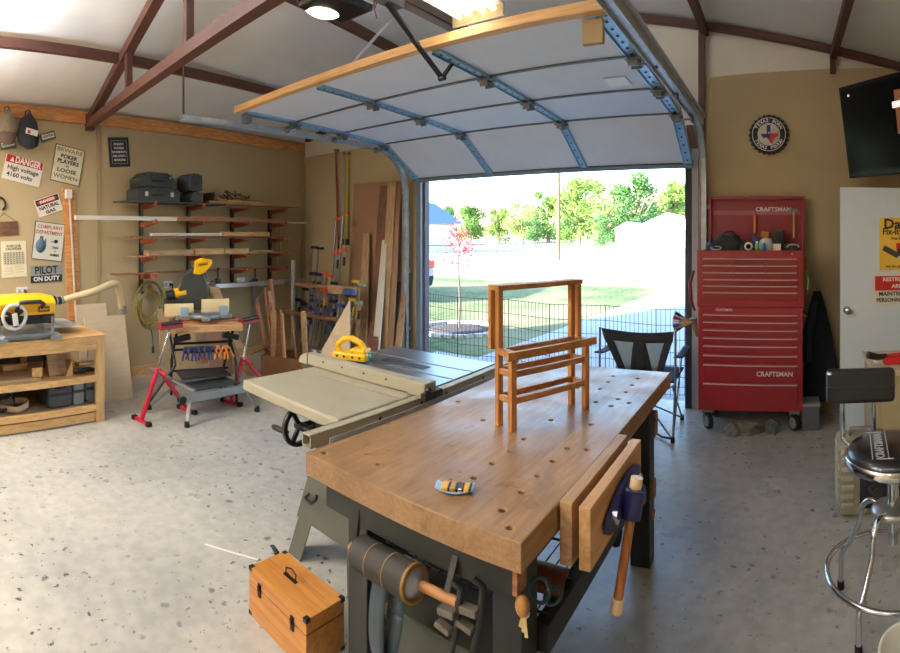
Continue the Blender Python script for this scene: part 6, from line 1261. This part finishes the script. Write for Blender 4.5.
# bottle cap sign
c = at_y(769,135,YF-.012); t = Thing('bottle_cap_sign', 'round bottle-cap sign TEXAS BORN TEXAS PROUD on the tan wall', 'sign', c); R_ = .185
m = MB(); n_ = 24; pts = []
for k in range(n_*6): a = 2*pi*k/(n_*6); rr = R_*(1+.035*cos(a*n_)); pts.append((a, rr))
fr = [c+Vector((cos(a)*r_*.93, -.035, sin(a)*r_*.93)) for a, r_ in pts]; bk = [c+Vector((cos(a)*r_*1.0, .0, sin(a)*r_*1.0)) for a, r_ in pts]; N_ = len(pts); m._add(fr+bk, [list(range(N_))]+[(k,k+N_,(k+1)%N_+N_,(k+1)%N_) for k in range(N_)], False); t.add('cap', m, mat('cap_black', (30,34,44), .35, .3))
Rd = Rx(pi/2)
def disc(r0, r1, y, mm, nm): m = MB(); m.lathe(c+Vector((0,y,0)), [(r0,0),(r1,0),(r1,.002),(r0,.002)] if r0 else [(0,0),(r1,0),(r1,.002),(0,.002)], 48, R=Rd); t.add(nm, m, mm)
disc(.150,.156,-.036,WINK,'outer_ring'); disc(.098,.104,-.036,WINK,'inner_ring'); disc(0,.098,-.0355,mat('cap_cream', (226,216,196), .5),'field')
tx = [(-.02,.085),(.018,.085),(.018,.02),(.085,.005),(.088,-.025),(.055,-.035),(.035,-.06),(.030,-.088),(.008,-.075),(-.012,-.04),(-.032,-.035),(-.045,-.045),(-.075,-.01),(-.08,.0),(-.02,.0)]
cut = lambda f: [p for p in tx if f(p)]
P3 = lambda L_: [c+Vector((x,-.040,z)) for x, z in L_]
m = MB(); m.prism(P3([(-.020,.085),(.015,.085),(.015,-.01),(.0,-.055),(-.014,-.035),(-.032,-.030),(-.045,-.040),(-.078,.002),(-.020,.004)]), (0,.003,0)); t.add('texas_blue', m, mat('flag_blue', (40,56,110), .5))
m = MB(); m.prism(P3([(.015,.010),(.088,.008),(.090,-.012),(.055,-.032),(.038,-.06),(.034,-.088),(.008,-.072),(.0,-.055),(.015,-.01)]), (0,.003,0)); t.add('texas_red', m, mat('flag_red', (204,44,44), .5))
m = MB(); st_ = [c+Vector((.0+.012*(1 if k%2==0 else .42)*sin(k*pi/5), -.043, .012+.012*(1 if k%2==0 else .42)*cos(k*pi/5))) for k in range(10)]; m.prism(st_, (0,.002,0)); t.add('star', m, WINK)
m = MB()
for s_, a0, sg in (('TEXAS BORN', 150, -1), ('TEXAS PROUD', 208, 1)):
    for k, ch in enumerate(s_):
        if ch == ' ': continue
        a = radians(a0+sg*(120/(len(s_)-1))*k) if sg < 0 else radians(a0+(124/(len(s_)-1))*k); o = c+Vector((cos(a)*.127,-.039,sin(a)*.127)); up = Vector((cos(a),0,sin(a)))*(1 if sg < 0 else -1); xd = Vector((up.z,0,-up.x)); text(m, ch, .042, o, xd, up, .001, .03)
t.add('lettering', m, WINK)
# television on the wall
q0, q1, q2 = at_r(840.5,88,4.62), at_r(900,72,4.135), at_r(848.5,178.5,4.75)
xd = (q1-q0).normalized(); yd = (q0-q2); yd = (yd-xd*yd.dot(xd)).normalized(); zd = xd.cross(yd); R = Matrix((xd,yd,zd)).transposed(); Wt, Ht = 1.22, (q0-q2).length
ct = q0+xd*Wt/2-yd*Ht/2; t = Thing('television', 'large black flat television tilted down high on the tan wall', 'television', ct-yd*Ht/2)
t.add('bezel', MB().box(ct, (Wt,Ht,.05), R), mat('tv_black', (16,17,20), .25), bev=.006); t.add('screen', MB().box(ct+yd*.012+zd*.026, (Wt-.05,Ht-.10,.004), R), mat('tv_screen', (9,11,15), .22, spec=.25)); t.add('wall_mount', MB().bar(ct-zd*.02, Vector((ct.x+.05,YF,ct.z)), .12, .10), DARK)
t.add('stand_strip', MB().box(ct-yd*(Ht/2-.03)+zd*.028, (Wt-.05,.02,.004), R), mat('tv_trim', (34,42,54), .3))
sp_ = lambda x, y: q0+xd*x-yd*y+zd*.030
t.add('screen_icon', MB().box(sp_(.115,.085), (.02,.02,.002), R), mat('screen_white', (240,240,240), .4, emit=((240,240,240), .8)))
m = MB(); m.box(sp_(.80,.30), (.34,.34,.002), R); t.add('screen_picture', m, mat('screen_amber', (120,80,50), .4, emit=((150,96,60), .35)))
m = MB(); m.box(sp_(.80,.24), (.40,.05,.004), R); m.box(sp_(.86,.29), (.34,.03,.004), R); t.add('screen_caption', m, mat('screen_white', (240,240,240)))
# white door standing open, signs on it
DY = 4.28; dx = DY*tan(az(840.5)); t = Thing('white_door', 'white door slab with round knob standing behind the stool', 'door', (dx+.45,DY,0)); t.add('door_slab', MB().b2((dx,DY,.012), (dx+.92,DY+.045,2.03)), mat('door_white', (222,234,244), .45, var=.01), bev=.003)
kp = at_y(847,310,DY); kn = t.add('door_knob', MB().lathe(kp, [(.032,0),(.032,-.008),(.012,-.012),(.012,-.035),(.026,-.045),(.030,-.058),(.022,-.070),(0,-.072)][::-1] if 0 else [(.032,0),(.032,.008),(.012,.012),(.012,.035),(.026,.045),(.030,.058),(.022,.070),(0,.072)], 24, R=Rx(pi/2)), CHR)
def dsign(name, x0, x1, y0, y1, mm, label, th=.004):
    a = at_y(x0,y0,DY-.003); b_ = at_y(x0,y1,DY-.003); w_ = x1; t = Thing(name, label, 'sign', (a.x+w_/2,DY,b_.z)); c = Vector((a.x+w_/2,DY-.004,(a.z+b_.z)/2)); h_ = a.z-b_.z; t.add('panel', MB().box(c, (w_,th,h_)), mm, bev=.002); return t, c, w_, h_
t, c, w_, h_ = dsign('yellow_poster', 879.5, .34, 217.5, 270, mat('poster_yellow', (240,196,70), .5, var=.04), "yellow tin poster Dad's Fix-It Shop on the white door")
for s_, z, sz, ft in (("Dad's",.37,.26,.78),("Fix-It Shop",.23,.17,.84),("Free Advice",.10,.08,.42),("WE FIX ANYTHING",-.44,.06,.7)): m = MB(); text(m, s_, sz*h_, c+Vector((0,-.0025,z*h_)), (1,0,0), (0,0,1), .0006, .03, fit=ft*w_); t.add('lettering', m, INK)
m = MB(); m.box(c+Vector((-.05,-.004,-.08)), (.20,.003,.045), Ry(.5)); m.lathe(c+Vector((.05,-.003,-.05)), [(0,0),(.075,0),(.075,.003),(0,.003)], 24, R=Rx(pi/2)); t.add('tool_picture', m, mat('poster_dark', (70,56,50), .5)); m = MB(); m.box(c+Vector((.02,-.006,-.02)), (.10,.003,.05)); t.add('toolbox_picture', m, SRED)
m = MB(); m.bar(c+Vector((-.02,-.007,-.11)), c+Vector((.12,-.007,-.20)), .003, .03, (0,0,1)); t.add('handle_picture', m, mat('pale_handle', (226,214,180), .5))
t, c, w_, h_ = dsign('restricted_area_sign', 872, .42, 274, 305.5, SW, 'red and white RESTRICTED AREA MAINTENANCE PERSONNEL sign on the white door')
t.add('red_field', MB().box(c+Vector((.01,-.003,.20*h_)), (w_*.93,.002,h_*.46)), SRED)
for s_, z, ft, mm in (('RESTRICTED',.32,.62,WINK),('AREA',.10,.28,WINK),('MAINTENANCE',-.14,.78,INK),('PERSONNEL ONLY',-.34,.88,INK)): m = MB(); text(m, s_, .17*h_, c+Vector((0.01,-.0045,z*h_)), (1,0,0), (0,0,1), .0006, .03, fit=ft*w_); t.add('lettering', m, mm)
# beige cabinet with tools, rugged case
BE = mat('beige_cabinet', (172,158,122), .5, var=.04); t = Thing('beige_cabinet', 'low beige metal cabinet at the right edge in front of the white door', 'cabinet', (.95,3.55,0)); cx0 = 3.3*tan(az(877.5)); t.add('body', MB().b2((cx0,3.3,.04), (1.45,3.85,.75)), BE, bev=.005); t.add('top', MB().b2((cx0-.02,3.28,.75), (1.47,3.87,.785)), mat('pale_beige_top', (206,192,160), .45), bev=.006); t.add('base', MB().b2((cx0+.02,3.34,0), (1.42,3.85,.04)), DARK)
t.add('door', MB().b2((cx0+.03,3.29,.07), (cx0+.42,3.30,.72)), BE, bev=.003)
tl = at_y(868,366,3.45); zt_ = .787
t = Thing('loppers', 'black and red handled loppers lying on the beige cabinet', 'garden tool', (.72,3.45,zt_)); p = Vector((3.45*tan(az(867)),3.42,.86)); q = Vector((p.x+.13,3.45,.84)); m = MB(); m.tube([p, p.lerp(q,.5)+Vector((0,0,-.01)), q], [.024,.022,.018], 10); t.add('grip', m, DARK); m = MB(); m.tube([q, q+Vector((.15,.02,.01)), q+Vector((.3,.04,-.02))], .012, 8); m.tube([q+Vector((.02,0,-.03)), q+Vector((.14,.02,.0)), q+Vector((.3,.04,-.04))], .010, 8); t.add('red_lever', m, mat('tool_red', (196,30,40), .35))
t.add('grip_support', MB().b2((q.x-.02,3.42,zt_), (q.x+.22,3.50,.835)), RED if 0 else mat('tool_red', (196,30,40)), bev=.01)
t = Thing('white_spray_can', 'small white can behind the lopper grip on the cabinet', 'can', (p.x+.11,3.52,zt_)); t.add('can', MB().cyl((p.x+.10,3.52,zt_), (p.x+.10,3.52,zt_+.05), .045, 20), SW)
TC = mat('rugged_tan_case', (146,140,118), .6, var=.06); c = Vector((.47,3.17,0)); t = Thing('rugged_case', 'ribbed grey-tan plastic case standing on the floor behind the stool', 'case', c)
w_, d_, h_ = .30, .22, .44; m = MB(); m.b2((c.x-w_/2,c.y-d_/2,0), (c.x+w_/2,c.y+d_/2,h_)); t.add('shell', m, TC, bev=.03); m = MB()
for k in range(7): z = .06+k*.052; m.b2((c.x-w_/2-.008,c.y-d_/2+.02,z), (c.x-w_/2+.05,c.y+d_/2-.02,z+.026)); m.b2((c.x-w_/2+.012,c.y-d_/2-.012,z), (c.x-w_/2+.085,c.y-d_/2+.02,z+.026))
t.add('ribs', m, mat('rugged_pale', (178,172,150), .6), bev=.006); t.add('front_panel', MB().b2((c.x-.03,c.y-d_/2-.012,.05), (c.x+.13,c.y-d_/2,.40)), DARK, bev=.01)
t.add('handle', MB().tube([(c.x-.08,c.y,h_),(c.x-.07,c.y,h_+.035),(c.x+.07,c.y,h_+.035),(c.x+.08,c.y,h_)], .016, 10), mat('grey_cuff', (120,116,110)))
# ================================================================ camp chair
P_ = lambda px, py, Y: at_y(px, py, Y)
t = Thing('camp_chair', 'black folding camp chair with grey mesh back by the wire pen', 'camp chair', (-1.18,4.35,0))
TL, TR = P_(600,330,4.12), P_(675.5,331,4.12); TL.z = TR.z = .885; zb = .52
def bk(u, v): x = TL.x+.012+(TR.x-TL.x-.024)*(u*(1-.22*v)+.11*v); z = .875-.02*sin(pi*u)*1.6*(1-v)-.36*v; return Vector((x, 4.12+.05*sin(pi*u)+.09*v, z))
m = MB(); m.sheet(lambda u, v: bk(u, v*.26), 16, 3, .008); m.sheet(lambda u, v: bk(.42+.16*u+(.5-.42-.16*u)*0, .2+.8*v), 4, 8, .008); m.sheet(lambda u, v: bk(.0+.12*u+.10*v, .2+.8*v), 3, 8, .008); m.sheet(lambda u, v: bk(1-.12*u-.10*v, .2+.8*v), 3, 8, .008)
m.sheet(lambda u, v: bk(.30+.12*u*1+.0*v, .45+.55*v) if 0 else bk(.42-.12*u*v, .2+.8*v), 3, 8, .008); m.sheet(lambda u, v: bk(.58+.12*u*v, .2+.8*v), 3, 8, .008); t.add('back_fabric', m, mat('black_canvas', (30,30,32), .85))
MG = mat('grey_mesh', (140,150,144), .8, alpha=.72)
m = MB(); m.sheet(lambda u, v: bk(.12+.10*v+(.30-.22*v*.0-.10*v*1.2)*u, .24+.74*v), 6, 8, .003); m.sheet(lambda u, v: bk(.88-.10*v-(.30-.12*v)*u, .24+.74*v), 6, 8, .003); t.add('back_mesh', m, MG)
def st_(u, v): return Vector((TL.x+.03+(TR.x-TL.x-.06)*u, 4.22+.42*v, .44-.04*sin(pi*u)*sin(pi*v)+.02*v))
t.add('seat', MB().sheet(st_, 10, 8, .01), mat('black_canvas', (30,30,32)))
CT = mat('chair_tube', (150,154,158), .35, .8)
fl, fr_, bl_, br_ = Vector((-1.52,4.10,.02)), P_(672.5,440,4.10), Vector((-1.46,4.62,.02)), Vector((-.90,4.62,.02)); fr_.z = .02; fr_.x = -.875
for a, b_ in ((fr_+Vector((0,.02,0)), TR+Vector((0,0,-.0))), (fl, TL)): t.add('back_post', MB().tube([a, a.lerp(b_,.5)+Vector((0,.04,0)), b_], .010, 8), CT)
for a, b_ in ((fl, Vector((br_.x,br_.y-.0,.44))), (fr_, Vector((bl_.x,bl_.y,.44))), (bl_, Vector((fr_.x,fr_.y+.04,.44))), (br_, Vector((fl.x,fl.y+.04,.44))), (fr_, Vector((br_.x,br_.y,.60))), (br_, Vector((fr_.x,fr_.y,.44))), (fl, Vector((bl_.x,bl_.y,.60))), (bl_, Vector((fl.x,fl.y,.44)))): t.add('leg', MB().cyl(a, b_, .008, 8), CT)
for a in (fl, fr_, bl_, br_): t.add('foot', MB().cyl((a.x,a.y,0), (a.x,a.y,.045), .018, 10), DARK)
for s, x in ((-1,TL.x-.03),(1,TR.x+.01)): 
    t.add('armrest', MB().sheet(lambda u, v, x=x: Vector((x+(.07)*(v-.5), 4.16+.42*u, .66-.015*sin(pi*u))), 8, 3, .012), mat('black_canvas', (30,30,32)))
t.add('strap', MB().tube([fr_+Vector((-.19,.14,.0)), fr_+Vector((-.10,.06,-.006)), fr_+Vector((0,.0,.01))], .010, 6), DARK)
# ================================================================ shop stool
sc_ = Vector((.475,2.27,0)); t = Thing('shop_stool', 'black padded swivel stool with backrest and chrome bent legs', 'stool', sc_); sp = lambda x, y, z: sc_+Vector((x,y,z))
SV = mat('black_vinyl', (26,27,30), .3, coat=.3); R_ = .205
t.add('seat', MB().lathe(sc_, [(0,.668),(R_*.96,.668),(R_,.685),(R_,.700),(R_*.93,.722),(R_*.7,.732),(0,.735)], 48), SV); m = MB(); m.lathe(sc_, [(R_*.98,.655),(R_+.006,.655),(R_+.008,.662),(R_+.008,.694),(R_+.002,.698),(R_*.99,.694)], 48); t.add('chrome_band', m, CHR)
m = MB(); text(m, 'CRAFTSMAN', .052, sp(-.065,-.01,.7355), (.12,1,0), (-1,.12,0), .0008, .02, fit=.26); 
t.add('lettering', m, mat('grey_white_print', (190,192,194), .5)); m = MB()
for s in (-1,1): m.box(sp(-.065+s*.034,-.005,.7345), (.004,.29,.003), Rz(-.12))
for s in (-1,1): m.box(sp(-.065,-.005+s*.145,.7345), (.072,.004,.003), Rz(-.12))
t.add('print_border', m, mat('grey_white_print', (190,192,194)))
t.add('centre_post', MB().cyl(sp(0,0,.30), sp(0,0,.66), .024, 20), CHR); m = MB(); m.lathe(sc_, [(0,.425),(.085,.430),(.100,.445),(.088,.462),(.040,.475),(0,.48)], 32); t.add('hub', m, mat('brushed_hub', (176,176,172), .3, .8)); t.add('under_plate', MB().lathe(sc_, [(0,.64),(.09,.64),(.11,.66),(0,.66)], 24), STEEL)
t.add('height_lever', MB().tube([sp(-.02,-.08,.645), sp(-.10,-.17,.638), sp(-.135,-.19,.63)], [.006,.007,.015], 8), DARK)
for k in range(4):
    a = radians(139)+k*pi/2; d = Vector((cos(a), sin(a), 0)); f = lambda r_, z: sc_+d*r_+Vector((0,0,z)); pts = cr([f(.06,.450), f(.12,.455), f(.165,.41), f(.18,.33), f(.225,.24), f(.272,.17), f(.278,.10), f(.280,.03)], 5); lg = t.add('leg', MB().tube(pts, .0125, 12), CHR); t.add('rubber_foot', MB().cyl(f(.280,.0), f(.280,.035), .016, 14), RUB, parent=lg)
t.add('foot_ring', MB().tube([sc_+Vector((cos(2*pi*k/48)*.290, sin(2*pi*k/48)*.290, .195)) for k in range(48)], .0115, 10, closed=True), CHR)
# backrest turned
bd = Vector((-.46,.86,0)).normalized(); bs = Vector((bd.y,-bd.x,0)); bc_ = sc_+bd*.235
bA, bB = at_r(842,400,2.48), at_r(873.5,400,2.62)
bl2 = at_r(826,386,2.52); br2 = at_r(895,387,2.56); mid = (bl2+br2)/2; ud = (br2-bl2); ud.z = 0; wb = ud.length; ud.normalize(); nd = Vector((-ud.y,ud.x,0)); RB_ = Matrix((ud, nd, Vector((0,0,1)))).transposed(); mid.z = .925; mid = mid
m = MB(); m.box(mid, (wb,.055,.165), RB_); t.add('backrest', m, SV, bev=.022); t.add('backrest_piping', MB().box(mid-nd*.001, (wb*.985,.058,.006), RB_), SV, bev=.002)
for px in (842.5, 874):
    a = at_r(px, 400, 2.55); a.z = .88; b_ = sc_+(Vector((a.x,a.y,0))-sc_)*.80; m = MB(); m.tube([Vector((a.x,a.y,.86)), Vector((a.x,a.y,.70)), Vector((a.x,a.y,.665)), Vector((b_.x,b_.y,.648)), Vector((b_.x,b_.y,.648))*1.0], .013, 12); t.add('back_post', m, CHR)
# bucket
c = Vector((.452,1.66,0)); t = Thing('white_bucket', 'white plastic bucket at the lower right by the stool foot', 'bucket', c); m = MB(); m.lathe(c, [(0,.004),(.118,.004),(.120,0),(.122,.01),(.145,.28),(.153,.283),(.153,.30),(.146,.303),(.141,.298),(.118,.012),(0,.012)], 40); t.add('pail', m, mat('white_bucket_plastic', (226,226,216), .4)); t.add('bail', MB().tube([c+Vector((-.15,0,.27)), c+Vector((-.13,-.08,.20)), c+Vector((0,-.155,.15)), c+Vector((.13,-.08,.20)), c+Vector((.15,0,.27))], .003, 6), STEEL)
t.add('rim_stripe', MB().lathe(c, [(.147,.262),(.1485,.262),(.1495,.274),(.147,.274)], 40), mat('blue_grey_print', (120,150,180), .5))
# thin white line lying flat on the slab
a, b_ = at_z(205,544.5,.0), at_z(258,560,.0); m = MB(); m.bar(a+Vector((0,0,.0015)), b_+Vector((0,0,.0015)), .014, .002); one('floor_line', m, mat('white_line', (236,232,224), .6), 'short thin white line on the floor left of the wooden toolbox', 'line mark')
